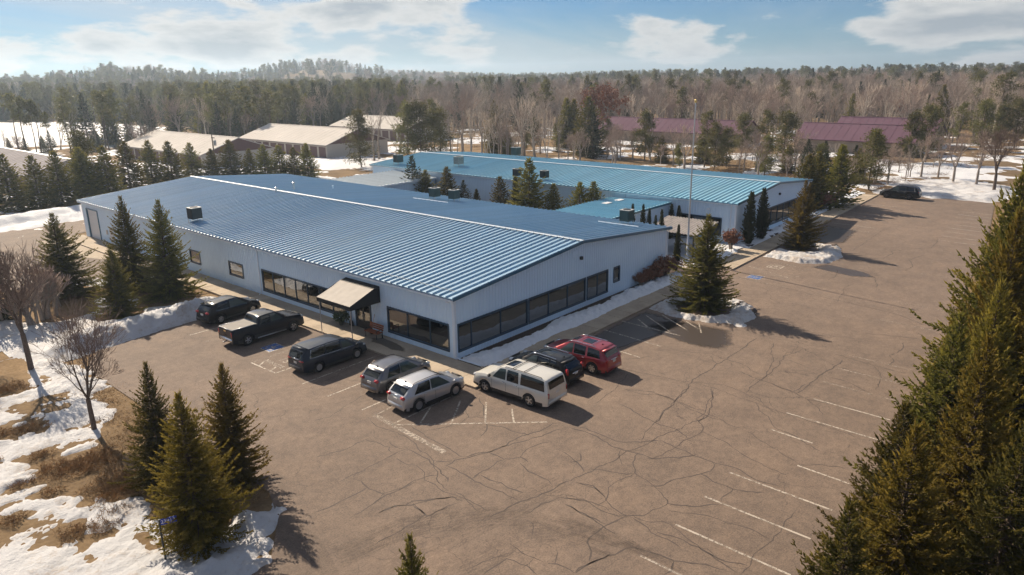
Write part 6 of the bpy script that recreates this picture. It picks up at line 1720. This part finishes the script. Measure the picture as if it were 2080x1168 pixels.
plant('spruce_tree', 'spruce_near1', 'spruce tip poking in at the bottom edge', -19.65, -18.25, 5.6, 0, .62)
plant('bare_tree', 'bare_near0', 'leafless tree with forked trunk on the snowy lawn', -19.3, 8.4, 7.4, 0, 1.10, rz=1.0)
plant('bare_tree', 'bare_near1', 'larger leafless tree at the left edge of the bank', -18.7, 20.6, 8.7, 0, 1.05, rz=2.0)
plant('bare_tree', 'bare_near0', 'leafless tree cut by the left edge', -20.6, 26.5, 8.2, 0, 1.0, rz=4.0)
for k, (x, y, h, w) in enumerate(((-14.2, 32.0, 4.6, .9), (-15.8, 30.2, 3.6, 1.0), (-12.6, 35.0, 3.2, 1.0), (-17.5, 33.5, 5.2, .8), (-16.5, 37, 3.5, 1))):
    plant('bare_shrub', 'shrub_bare0', 'reddish leafless shrub among the bank trees', x, y, h, 0, w, 'leafless shrubs on the bank', 'shrub')
plant('spruce_tree', 'spruce_open0', 'thin brownish spruce at the left edge behind the bare trees', -16.6, 34.0, 7.4, 0, .75)
# right hand row, seen close to the camera
ROW = [(-16.4, -29.3, 6.6), (-12.8, -28.0, 7.3), (-9.4, -28.6, 8.4), (-5.9, -27.6, 7.4), (-3.8, -29.4, 9.6), (-.6, -28.0, 9.3), (2.6, -28.8, 9.9), (5.6, -28.4, 9.6), (8.4, -28.4, 11.9), (11.6, -27.9, 13.7), (15.2, -28.3, 13.6), (19.5, -27.6, 13.2), (24.0, -27.2, 12.6), (-8.4, -31.0, 9.0), (6.5, -30.6, 12.0)]
ORD = ['first', 'second', 'third', 'fourth', 'fifth', 'sixth', 'seventh', 'eighth', 'ninth', 'tenth', 'eleventh', 'twelfth', 'thirteenth']
for k, (x, y, h) in enumerate(ROW):
    lab = ('%s spruce of the right hand row counted from the bottom' % ORD[k]) if k < 13 else ('spruce behind the right hand row near its bottom end', 'spruce behind the right hand row near the right edge')[k - 13]
    plant('spruce_tree', ('spruce_olive0', 'spruce_near1', 'spruce_olive1', 'spruce_near0', 'spruce_olive0', 'spruce_near2')[k % 6], lab, x, y, h, 0, LEAN.uniform(.80, .92) if h < 9 else LEAN.uniform(.60, .74), 'spruce row along the right side of the lot')
# court between the buildings
for x, y, h, kind, lab in ((38.8, 47.6, 7.0, 'spruce_open0', 'pointed dark spruce before the rear wing'), (39.2, 45.4, 5.1, 'spruce_mid1', 'smaller spruce touching the one before the rear wing'), (39.0, 40.7, 5.9, 'spruce_mid0', 'single spruce behind the condenser pair'),
                           (39.2, 37.8, 4.3, 'spruce_open1', 'small dark spruce right of the condenser pair'), (39.4, 31.1, 5.3, 'spruce_mid2', 'rounded spruce left of the tallest court spruce'), (39.8, 28.7, 5.4, 'arborvitae0', 'brownish narrow evergreen touching the tallest court spruce'),
                           (38.8, 25.6, 8.0, 'spruce_mid0', 'tallest yellow green spruce in the court'), (38.8, 21.9, 5.2, 'spruce_mid1', 'pointed small spruce right of the tallest court spruce'), (39.4, 18.4, 5.6, 'spruce_mid2', 'left of two roundish pines against the far wall'), (39.6, 16.3, 5.8, 'spruce_mid0', 'right of two roundish pines against the far wall')):
    plant('spruce_tree', kind, lab, x, y, h, 0, (1.35 if 'arbor' not in kind else 1.0), 'evergreens in the court')
plant('evergreen_shrub', 'arborvitae1', 'golden evergreen shrub in the court', 39.2, 35.2, 3.3, 0, 1.3, None, 'shrub')
TREES['arborvitae_gold'] = (TREES['arborvitae1'][0], TREES['arborvitae1'][1].copy()); TREES['arborvitae_gold'][1].materials[0] = MT['needles_gold']
bpy.data.objects['evergreen_shrub'].children[1].data = TREES['arborvitae_gold'][1]
for x, y, h, lab in ((33.0, 9.3 - 2.2, 5.0, 'slim evergreen left of the corner condenser'), (33.6, 6.2, 5.0, 'first slim evergreen right of the corner condenser'), (33.7, 5.4, 4.6, 'second slim evergreen right of the corner condenser'), (33.9, 4.7, 4.0, 'shortest slim evergreen right of the corner condenser'), (33.2, 3.6, 4.8, 'slim evergreen beside the canopy edge'), (29.0, -.4, 4.4, 'dark evergreen column at the corner of the near building'), (41.2, 6.9, 3.9, 'left rounded evergreen behind the canopy'), (41.3, 6.1, 3.8, 'right rounded evergreen behind the canopy')):
    plant('arborvitae', 'arborvitae%d' % (int(x * 10) % 2), lab, x, y, h, 0, .62 if h > 3.95 else .9, 'slim evergreens by the canopy')
plant('small_shrub', 'shrub_rust0', 'rusty leaved shrub in front of the far building', 39.9, -.9, 2.3, .1, 1.0, None, 'shrub')
plant('small_shrub', 'shrub_rust0', 'dry brown shrub near the far end of the walk', 69.6, -.6, 2.5, 0, 1.3, None, 'shrub')
for k in range(5): plant('leafy_shrub', 'shrub_rust0', 'dark withered shrub against the right end of the front wall', 22.4 + k * 1.05, -.65 - .1 * (k % 2), 1.3 + .22 * k, .05, 1.3, 'withered shrubs under the front wall', 'shrub')
# hand-placed trees of the middle distance: kind, x, y, height
MID = [('P',62.5,90.4,11.0),('P',74,88.8,12.0),('P',75.5,86.6,12.2),('P',84.1,91,12.6),('P',78.1,82.8,10.6),('S',118.6,79.5,12.1),('S',119.7,77.9,11.8),('S',107.6,64.9,12.9),('S',104,61.1,9.7),('P',106.3,49.2,9.8),('S',104.4,43.9,5.6),('P',101.8,33.1,10.4),('P',99.5,29.9,8.3),('P',104.2,29.6,7.4),('P',121.8,34.4,8.9),('P',112.2,25,10.4),('P',118.1,23.8,9.6),('S',103.8,17.4,5.0),('S',102.3,13.6,6.3),('S',107.4,12.2,5.7),('S',72.6,-1.1,8.3),('S',69.6,0.6,7.6),('S',67.6,1.4,7.4),('S',75.4,1.6,7.0),('P',91,-0.3,8.8),('P',131.8,3.6,9.5),('P',133.6,0.9,10.6),('P',156.6,-0,10.5),('P',165.2,-3.4,10.6),('P',173.6,-6,9.6),('P',175.4,-8.7,10.6),
 ('B',83.4,83.1,9.1),('B',85,80.8,11.7),('B',86.8,78.1,12.2),('B',85.7,74.8,10.7),('B',89.6,74,13.2),('B',91.4,71.3,14.1),('B',92.9,69,14.6),('B',94.4,66.8,11.5),('B',98.2,66.3,10.3),('R',100,63.6,5.6),('B',104.1,64.5,6.9),('O',134.8,79.2,15.6),('R',103.4,53.5,7.8),('R',104.8,51.3,6.6),('B',107.2,47.9,13.8),('R',100.5,22.1,7.7),('R',99.3,23.9,6.3),('B',89,2.4,5.4),('R',98.1,-1.2,7.1),('R',110.3,-3.4,8.0),('R',111.9,-5.7,7.6),('R',103.9,-9.4,8.8),('R',104.2,-12.6,9.2),('G',98.1,-15.9,10.3),('O',249.6,35.4,8.6),
 ('T',29.9,193.1,14.9),('T',30.2,188.2,13.9),('T',31.7,185.9,13.2),('T',32.5,184.7,13.0),('T',37.1,177.7,13.5),('T',49.2,187.4,14.9),('T',46.8,178.8,14.7),('T',35,185.3,10.1),
 ('S',0.4,93.2,8.0),('S',3.1,89.5,7.8),('S',6,89.1,8.2),('S',9.1,88.3,8.5),('S',12.2,87.9,8.5),('S',17.4,92.9,8.4),('S',23.4,98.4,8.0),('S',26.9,98.5,7.6),('S',33.2,103.9,6.6),('S',35.5,100.6,5.5),('S',37.7,97.5,7.1),('S',39.8,94.4,5.5),('S',41.5,92.1,6.2),('S',43.2,89.7,6.1),('S',44.8,87.5,5.7),('S',46.3,85.3,6.4),('P',10.9,93.7,10.0)]
KINDS = {'P': ('pine_tree', ('pine_full0', 'pine_full1', 'pine_full2', 'pine0'), 'pine with rounded tufted crown behind the buildings', 'pines behind the buildings'), 'S': ('spruce_tree', ('spruce_mid0', 'spruce_mid1', 'spruce_mid2', 'spruce_open0', 'spruce_open1'), 'pointed spruce growing behind the buildings', 'spruces behind the buildings'),
         'B': ('bare_tree', ('bare_pale0', 'bare_pale1', 'bare_pale2', 'bare_grey0'), 'pale barked leafless tree behind the far roof', 'pale leafless trees behind the far roof'), 'R': ('bare_tree', ('bare_red0', 'bare_red1'), 'reddish twigged leafless tree beyond the far building', 'reddish leafless trees beyond the far building'),
         'G': ('bare_tree', ('bare_near1',), 'wide leafless tree on the snow heap at the far lot end', None), 'O': ('oak_tree', ('oak_rust0',), 'oak holding rusty brown leaves in front of the wood', 'rusty leaved oaks'), 'T': ('pine_tree', ('pine_tall0', 'pine_tall1'), 'thin tall pine in front of the snow field', 'tall pines before the snow field')}
tg = np.random.default_rng(55)
for _ in range(95):                                               # thicket between the far building and the sheds
    x, y = tg.uniform(88, 139), tg.uniform(-4, 100)
    MID.append(('R' if tg.random() < .6 else 'B', x, y, tg.uniform(4.0, 9.5) if x < 106 else tg.uniform(2.5, 5.0)))
for _ in range(26):
    x, y = tg.uniform(92, 139), tg.uniform(0, 95)
    MID.append(('P' if tg.random() < .6 else 'S', x, y, tg.uniform(3.5, 8.5) if x < 112 else tg.uniform(2.5, 5)))
for i, (k, x, y, h) in enumerate(MID):
    nm, ks, lab, grp = KINDS[k]
    if k == 'S' and y > 84 and x < 50: lab, grp = 'pointed spruce in the row behind the near building', 'spruce row behind the near building'
    row_ = k == 'S' and y > 84 and x < 50
    plant(nm, ks[i % (3 if row_ else len(ks))], lab, x, y, h, gz(x, y), LEAN.uniform(.9, 1.15) * (1.4 if row_ else 1.25 if k == 'S' else 1.0), grp)

# ------------------------------------------------------------------ storage sheds of the background
M('shed_roof_tan', (0.52, 0.485, 0.45), 0.85, 0.0, 0.12, var=.08, vs=.2); M('shed_roof_grey', (0.24, 0.22, 0.23), 0.85, 0.0, 0.12, var=.1, vs=.2); M('shed_roof_purple', (0.125, 0.070, 0.098), 0.85, 0.0, 0.12, var=.1, vs=.15)
M('shed_wall', (0.46, 0.42, 0.37), 0.7); M('shed_gable', (0.12, 0.055, 0.052), 0.7); M('shed_door', (0.105, 0.05, 0.05), 0.6); M('shed_tan', (0.30, 0.235, 0.18), 0.7); M('shed_door_tan', (0.26, 0.21, 0.165), 0.6)
def shed(label, x0, x1, y0, y1, he, hr, roofm, wallm, gablem, doorm, nd, z=0.0, side=True, dw=.78):
    off = (x0, y0, z); s = empty('storage_shed', off); tag(s, label, 'building', 'storage sheds')
    xr = (x0 + x1) / 2
    MB().box(x0, x1, y0, y1, -.4, he - .05).build('wall', MT[wallm], s)
    s.children[0].data.transform(Matrix.Translation((-x0, -y0, 0)))
    for yy in (y0 - .02, y1 + .02):
        MB().poly([(0, yy - y0, he - .05), (x1 - x0, yy - y0, he - .05), (xr - x0, yy - y0, hr - .05)]).build('gable', MT[gablem], s)
    r = MB(); w = x1 - x0; ov = .5
    r.prism([(-ov, he - .12), (w / 2, hr), (w + ov, he - .12), (w + ov, he - .28), (w / 2, hr - .16), (-ov, he - .28)], 'y', -ov, y1 - y0 + ov)
    ro = r.build('roof', MT[roofm], s)
    MB().prism([(w / 2 - .3, hr - .02), (w / 2, hr + .07), (w / 2 + .3, hr - .02)], 'y', -ov, y1 - y0 + ov).build('ridge_cap', MT[roofm if roofm != 'shed_roof_grey' else 'trim_white'], ro)
    rib = MB().prism([(-ov, he - .118), (w / 2, hr + .002), (w / 2, hr + .035), (-ov, he - .085)], 'y', 0, .05).mesh('roof_rib', MT[roofm])
    n = int((y1 - y0) / 1.8)
    for k in range(n): link('roof_rib', rib, ro, (0, (k + .5) * (y1 - y0) / n, 0))
    if side:
        dl = (y1 - y0) / nd
        dm = MB().box(-.03, .0, -dl * dw / 2, dl * dw / 2, 0.05, he * .80).mesh('roller_door', MT[doorm])
        for k in range(nd): link('roller_door', dm, s, (-.01, (k + .5) * dl, 0))
        MB().box(-.06, -.032, 0, y1 - y0, he * .86, he - .1).build('eave_fascia', MT[gablem], s)
    return s
shed('tan roofed storage shed whose brown gable end faces us', 41.5, 58.5, 116.5, 156, 3.0, 5.9, 'shed_roof_tan', 'shed_wall', 'shed_gable', 'shed_door', 12)
shed('tan roofed storage shed with brown roller doors facing us', 67.6, 85.5, 109.5, 147, 3.3, 6.3, 'shed_roof_tan', 'shed_wall', 'shed_gable', 'shed_door', 11)
shed('pale roofed storage shed farthest back beside the pines', 107.3, 125, 128, 163, 3.5, 6.3, 'shed_roof_tan', 'shed_wall', 'shed_gable', 'shed_door', 10)
shed('low grey roofed shed with white ridge at the left edge', 7.5, 22.0, 110, 150, 3.0, 5.0, 'shed_roof_grey', 'shed_wall', 'shed_wall', 'shed_door', 8)
shed('purple roofed shed on the left, behind the flagpole', 143.6, 156, 44.5, 92, 3.0, 6.0, 'shed_roof_purple', 'shed_tan', 'shed_tan', 'shed_door_tan', 14, dw=.86)
shed('purple roofed shed on the right, nearer one', 141.9, 155, 5.5, 30.4, 3.0, 6.2, 'shed_roof_purple', 'shed_tan', 'shed_tan', 'shed_door_tan', 7, dw=.86)
shed('purple roofed shed on the right, behind the nearer one', 161, 175, 6, 28, 3.2, 6.6, 'shed_roof_purple', 'shed_tan', 'shed_tan', 'shed_door_tan', 11, dw=.86)
# utility pole
M('pole_wood', (0.12, 0.085, 0.06), 0.9)
up = empty('utility_pole', (39.5, 107.0, 0)); tag(up, 'wooden utility pole with grey transformer before the tan sheds', 'utility pole')
MB().lathe([(.16, -.2), (.13, 5), (.10, 7.6)], 8).build('pole', MT['pole_wood'], up)
MB().box(-.05, .05, -1.0, .3, 6.9, 7.05).build('cross_arm', MT['pole_wood'], up)
MB().lathe([(.001, 5.4), (.26, 5.45), (.28, 6.4), (.18, 6.5), (.001, 6.55)], 10, (.42, -.1, 0)).build('transformer', MT['unit_grey'], up)
# snow covered car behind the rear wing
sc = empty('snow_covered_car', (47.6, 70.5, 0)); tag(sc, 'car buried under snow behind the rear wing', 'car')
sx = Car(crossover(name='x', L=4.7, H=1.6, W=1.9, wb=2.75, R=.34, rake=.34))
V = []; F = []; xs = np.linspace(sx.xr, sx.xf, 40)
for x in xs:
    P = sx.sec(float(x)); half = [(float(x), float(y) * 1.06, float(z) * 1.05 + .05 * math.sin(x * 5 + y * 3)) for y, z in P[2:]]; V += half + [(a, -b, c) for a, b, c in half[-2::-1]]
k = 19
for i in range(39):
    for j in range(k - 1): F.append((i * k + j, i * k + j + 1, (i + 1) * k + j + 1, (i + 1) * k + j))
o = link('snow_cap', pymesh('snow_cap', V, F, [MT['snow_clean']], True), sc); sc.rotation_euler = (0, 0, -.9)

# ------------------------------------------------------------------ the wood: the nearest trees one by one, the rest as one mass
g = np.random.default_rng(77)
def in_clear(x, y):
    """places where no wood stands: lot, buildings, sheds, field"""
    if x < 66 and y < 84: return True
    if x < 90 and y < 4 and y > -40: return True
    for a, b, c, d in ((36, 62, 104, 160), (60, 90, 100, 152), (84, 134, 92, 170), (0, 28, 104, 154), (100, 160, 36, 98), (100, 182, -22, 36), (-60, 64, 80, 118), (-90, 66, 117, 192)):
        if a < x < b and c < y < d: return True
    return bool(pip(np.array([x]), np.array([y]), [(-110, 200), (30, 200), (62, 200), (92, 214), (108, 262), (104, 335), (74, 384), (-110, 430)])[0])
CX_, CY_ = -31.15, -32.2
pts = []
def scatter(n, d0, d1, a0, a1, p=1.0):
    out = []
    k = 0
    while len(out) < n and k < n * 8:
        k += 1; d = math.sqrt(g.uniform(d0 * d0, d1 * d1)); az = math.radians(g.uniform(a0, a1)); x, y = CX_ + d * math.sin(az), CY_ + d * math.cos(az)
        if not in_clear(x, y): out.append((x, y, d, math.degrees(az)))
    return out
def wood_kind(x, y, d, az):
    """conifers to the left, leafless hardwoods in the middle and on the right, pines along the crest"""
    pc = .56 if az < 34 else (.42 if az < 40 else .09)
    if d > 560 and az > 44: pc = .45
    if az < 42 and fbm(x, y, .02, 2, 3.) > .58: pc = min(.95, pc + .25)
    return g.random() < pc
near = sorted(scatter(430, 165, 275, 13, 86), key=lambda p: p[2])
nb = nc = 0; REST = []
for x, y, d, az in near:
    con = wood_kind(x, y, d, az); z = gz(x, y)
    if con and nc < 150:
        nc += 1; tall = g.random() < .55
        if tall: plant('pine_tree', ('pine_tall0', 'pine_tall1', 'pine0', 'pine1')[int(g.integers(4))], 'tall pine standing along the edge of the wood', x, y, g.uniform(11.5, 16.5), z, g.uniform(.9, 1.25), 'pines along the edge of the wood')
        else: plant('spruce_tree', ('spruce_open0', 'spruce_open1', 'spruce_mid1')[int(g.integers(3))], 'tall spruce standing along the edge of the wood', x, y, g.uniform(10, 15.5), z, g.uniform(.75, 1.0), 'spruces along the edge of the wood')
    elif not con and nb < 130:
        nb += 1; q = g.random()
        kd = ('bare_grey0', 'bare_grey1', 'bare_grey2', 'bare_red0', 'bare_red1', 'bare_pale0', 'bare_pale1', 'bare_pale2')[int(g.integers(8))]
        plant('bare_tree', kd, 'leafless tree standing along the edge of the wood', x, y, g.uniform(9, 15.5), z, g.uniform(.85, 1.15), 'leafless trees along the edge of the wood')
    else: REST.append((x, y, d, az))
# the mass behind: instanced on a cloud of points, one object
PROTO = bpy.data.collections.new('wood_models')
order = []
def proto(kind):
    tm, cm = TREES[kind]
    o = bpy.data.objects.new('model_%02d' % len(order), cm.copy())
    bm = bmesh.new(); bm.from_mesh(cm); nf = len(bm.faces); bm.from_mesh(tm)
    o.data = bpy.data.meshes.new('wood_model'); bm.faces.ensure_lookup_table()
    nm = len(cm.materials)
    for f in bm.faces[nf:]: f.material_index = nm
    bm.to_mesh(o.data); bm.free()
    for m_ in cm.materials: o.data.materials.append(m_)
    o.data.materials.append(tm.materials[0])
    PROTO.objects.link(o); order.append(kind)
for kd in ('bare_grey0', 'bare_grey1', 'bare_grey2', 'bare_red0', 'bare_red1', 'bare_pale0', 'bare_pale1', 'pine_tall0', 'pine_tall1', 'pine0', 'pine1', 'spruce_open0', 'spruce_open1', 'spruce_mid1'): proto(kd)
NB_ = 7
far = REST + scatter(2600, 270, 460, 11, 88) + scatter(3600, 460, 900, 9, 90) + scatter(2600, 900, 1900, 8, 62)
# brush between the yard and the wood
V = []; IX = []; SCL = []; ROT = []
for x, y, d, az in far:
    con = wood_kind(x, y, d, az) and d > 270; h = g.uniform(10, 16) if not con else g.uniform(11, 17)
    V.append((x, y, gz(x, y) - .1)); IX.append(int(g.integers(7, 14)) if con else int(g.choice(7, p=[.22, .22, .2, .12, .10, .07, .07]))); s_ = h / 10 * (1.0 if d < 900 else 1.15); w_ = s_ * g.uniform(.9, 1.2) * (1 if d < 460 else 1.25); SCL.append((w_, w_, s_)); ROT.append((0, 0, g.uniform(0, 6.28)))
me = bpy.data.meshes.new('wood'); me.from_pydata(V, [], [])
for nm, ty, dat in (('idx', 'INT', IX), ('scl', 'FLOAT_VECTOR', SCL), ('rot', 'FLOAT_VECTOR', ROT)):
    a = me.attributes.new(nm, ty, 'POINT'); a.data.foreach_set('value' if ty == 'INT' else 'vector', np.array(dat, dtype=np.int32 if ty == 'INT' else np.float32).ravel())
wood = link('wood', me); tag(wood, 'mixed wood of leafless trees and pines up to the horizon', 'wood', kind='stuff')
ng = bpy.data.node_groups.new('wood_nodes', 'GeometryNodeTree')
ng.interface.new_socket('Geometry', in_out='INPUT', socket_type='NodeSocketGeometry'); ng.interface.new_socket('Geometry', in_out='OUTPUT', socket_type='NodeSocketGeometry')
gi = ng.nodes.new('NodeGroupInput'); go = ng.nodes.new('NodeGroupOutput'); iop = ng.nodes.new('GeometryNodeInstanceOnPoints'); ci = ng.nodes.new('GeometryNodeCollectionInfo')
ci.inputs['Collection'].default_value = PROTO; ci.inputs['Separate Children'].default_value = True; ci.inputs['Reset Children'].default_value = True
def na(nm, ty):
    n = ng.nodes.new('GeometryNodeInputNamedAttribute'); n.data_type = ty; n.inputs['Name'].default_value = nm; return n.outputs['Attribute']
iop.inputs['Pick Instance'].default_value = True
lk = ng.links.new
lk(gi.outputs[0], iop.inputs['Points']); lk(ci.outputs[0], iop.inputs['Instance']); lk(na('idx', 'INT'), iop.inputs['Instance Index']); lk(na('scl', 'FLOAT_VECTOR'), iop.inputs['Scale'])
e2r = ng.nodes.new('FunctionNodeEulerToRotation'); lk(na('rot', 'FLOAT_VECTOR'), e2r.inputs[0]); lk(e2r.outputs[0], iop.inputs['Rotation'])
lk(iop.outputs[0], go.inputs[0])
md = wood.modifiers.new('scatter', 'NODES'); md.node_group = ng

# ------------------------------------------------------------------ dry grass tufts on the lawn
M('straw', (0.30, 0.185, 0.085), 0.9, var=.35, vs=2.0); M('straw_dark', (0.15, 0.085, 0.045), 0.9, var=.35, vs=2.0)
def tufts(name, label, spots, per, mat, hh):
    O = []; D = []; Ls = []; Ws = []
    for x, y, r, zz_ in spots:
        n = int(per * r * r) + 20; a = g.uniform(0, 6.28, n); q = r * np.sqrt(g.random(n)) * (1 + .35 * np.sin(a * 3 + x))
        P = np.stack([x + q * np.cos(a) * 1.2, y + q * np.sin(a), np.full(n, zz_)], 1); lean = g.normal(0, .8, (n, 3)); lean[:, 2] = .8; lean[:, 1] -= .5; lean /= np.linalg.norm(lean, axis=1, keepdims=True)
        O.append(P); D.append(lean); Ls.append(hh * g.uniform(.5, 1.3, n)); Ws.append(g.uniform(.012, .032, n))
    O = np.concatenate(O); D = np.concatenate(D); V, F = blades(O, D, np.concatenate(Ls), np.concatenate(Ws), g.normal(size=O.shape))
    o = link(name, npmesh(name, V, F, [MT[mat]])); tag(o, label, 'grass', kind='stuff')
tufts('dry_grass', 'matted dry grass tufts in the melting snow', [(-21.6, 11.2, .7, .0), (-22.1, 5.3, .9, 0), (-22.2, 7.4, .5, 0), (-21.0, 4.4, 1.1, 0), (-20.4, 5.0, .9, 0), (-21.2, .6, .8, 0), (-20.9, 2.0, 1.0, 0), (-20.8, 1.2, .8, 0), (-23.5, -1.0, .6, .0), (-20.6, 18.2, .9, 0), (-23.8, 5.0, .4, 0), (-23.1, 3.2, .4, 0), (-22.8, 11.8, .6, 0), (-25, 2, .5, 0), (-24.2, 8.5, .5, 0), (-21.9, -.6, .5, 0), (-22.6, -1.6, .5, 0)], 1500, 'straw', .26)
tufts('dead_grass', 'short dead grass on the thawed lawn strip', [(-17.6 + g.normal(0, .6), y_, .9, -.04) for y_ in np.linspace(-4, 15, 26)] + [(-19.6 + g.normal(0, .6), y_, .8, -.04) for y_ in np.linspace(-4, 6, 12)], 330, 'straw', .13)
for _ in range(46):                                               # young conifers and bushes before the snow field
    x, y = g.uniform(-10, 62), g.uniform(160, 208)
    plant('spruce_tree', ('spruce_open0', 'spruce_mid1', 'spruce_open1')[int(g.integers(3))], 'small conifer in the scrub before the snow field', x, y, g.uniform(2, 6.5), gz(x, y), g.uniform(.9, 1.3), 'small conifers before the snow field')
for _ in range(40):
    x, y = g.uniform(-10, 66), g.uniform(155, 208)
    plant('bare_tree', ('bare_grey0', 'bare_red0', 'bare_grey2')[int(g.integers(3))], 'small leafless tree in the scrub before the snow field', x, y, g.uniform(3, 8), gz(x, y), g.uniform(.9, 1.2), 'small leafless trees before the snow field')
tufts('brush', 'brown brush on the rough ground past the lot', [(g.uniform(90, 135), g.uniform(-6, 30), g.uniform(.5, 1.6), -.02) for _ in range(120)] + [(g.uniform(66, 130), g.uniform(30, 120), g.uniform(.5, 1.5), -.02) for _ in range(200)], 60, 'straw_dark', .9)

# trees of one stand are told apart by their order from left to right
UNITS = ['', 'first', 'second', 'third', 'fourth', 'fifth', 'sixth', 'seventh', 'eighth', 'ninth', 'tenth', 'eleventh', 'twelfth', 'thirteenth', 'fourteenth', 'fifteenth', 'sixteenth', 'seventeenth', 'eighteenth', 'nineteenth']
def ordinal(n):
    if n == 100: return 'hundredth'
    if n > 100: return 'hundred and ' + ordinal(n - 100)
    if n < 20: return UNITS[n]
    t_ = ('twenti', 'thirti', 'forti', 'fifti', 'sixti', 'seventi', 'eighti', 'nineti')[n // 10 - 2]
    return t_ + 'eth' if n % 10 == 0 else t_[:-1] + 'y-' + UNITS[n % 10]
def across(o):
    d_ = o.location - CAM; return d_.dot(_r2) / d_.dot(_fw)
for grp, txt in (('pines behind the buildings', '%s tufted pine from the left among those behind the buildings'), ('spruces behind the buildings', '%s pointed spruce from the left behind the far building'), ('pale leafless trees behind the far roof', '%s pale leafless tree from the left behind the far roof'),
                 ('reddish leafless trees beyond the far building', '%s reddish leafless tree from the left beyond the far building'), ('tall pines before the snow field', '%s thin tall pine from the left before the snow field'), ('spruce row behind the near building', '%s spruce from the left in the row behind the near building'),
                 ('rusty leaved oaks', '%s rusty leaved oak from the left'), ('leafless shrubs on the bank', '%s reddish leafless shrub from the left on the bank'), ('withered shrubs under the front wall', '%s withered shrub from the left under the front wall'), ('small conifers before the snow field', '%s small conifer from the left in the scrub before the snow field'), ('small leafless trees before the snow field', '%s small leafless tree from the left before the snow field'),
                 ('pines along the edge of the wood', '%s tall pine from the left along the edge of the wood'), ('spruces along the edge of the wood', '%s tall spruce from the left along the edge of the wood'), ('leafless trees along the edge of the wood', '%s leafless tree from the left along the edge of the wood')):
    mem = sorted((o for o in COL.objects if o.get('group') == grp), key=across)
    for n, o in enumerate(mem): o['label'] = txt % ordinal(n + 1)

# boulders on the parking islands, path light by the far walk
M('boulder', (0.11, 0.085, 0.075), 0.9, var=.4, vs=3, bmp=.6, bs=8, bd=.05)
def boulder(label, x, y, r, seed):
    bm = bmesh.new(); bmesh.ops.create_icosphere(bm, subdivisions=2, radius=r)
    q = random.Random(seed); ph = [q.uniform(0, 6) for _ in range(3)]
    for v_ in bm.verts:
        k_ = 1 + .16 * math.sin(v_.co.x * 5 / r + ph[0]) + .14 * math.sin(v_.co.y * 4 / r + ph[1]) + .1 * math.sin(v_.co.z * 6 / r + ph[2]); v_.co *= k_; v_.co.z *= .7
    me_ = bpy.data.meshes.new('boulder'); bm.to_mesh(me_); bm.free(); me_.materials.append(MT['boulder'])
    tag(link('boulder', me_, None, (x, y, r * .35)), label, 'boulder', 'boulders on the parking islands')
for k_, (x, y, r) in enumerate(((21.6, -11.0, .38), (22.2, -10.5, .33), (22.6, -9.8, .42), (21.0, -11.3, .28))): boulder('%s boulder from the left on the nearer parking island' % ('first', 'second', 'third', 'fourth')[(1, 2, 3, 0)[k_]], x, y, r, k_)
boulder('boulder at the outer tip of the farther parking island', 47.6, -9.0, .45, 9)
pl_ = empty('path_light', (38.6, -1.55, 0)); tag(pl_, 'small dark path light in the snow by the far walk', 'lamp')
MB().tube([(0, 0, 0), (0, 0, .95)], .03, 6).build('post', MT['dark_metal'], pl_)
MB().lathe([(.05, .95), (.11, 1.0), (.11, 1.12), (.02, 1.2)], 10).build('lamp_head', MT['dark_metal'], pl_)

# ------------------------------------------------------------------ haze
hz = MB().box(-960, 2720, -960, 2720, -8, 64).build('haze', None); tag(hz, 'thin bluish haze over the distant wood', 'haze', kind='stuff')
m = bpy.data.materials.new('haze'); m.use_nodes = True; t = m.node_tree
for n in list(t.nodes): t.nodes.remove(n)
o = t.nodes.new('ShaderNodeOutputMaterial'); v = t.nodes.new('ShaderNodeVolumePrincipled'); v.inputs['Color'].default_value = (0.66, 0.82, 1.0, 1); v.inputs['Density'].default_value = 0.0003; v.inputs['Anisotropy'].default_value = 0.45
t.links.new(v.outputs[0], o.inputs['Volume']); hz.data.materials.append(m); hz.visible_shadow = True
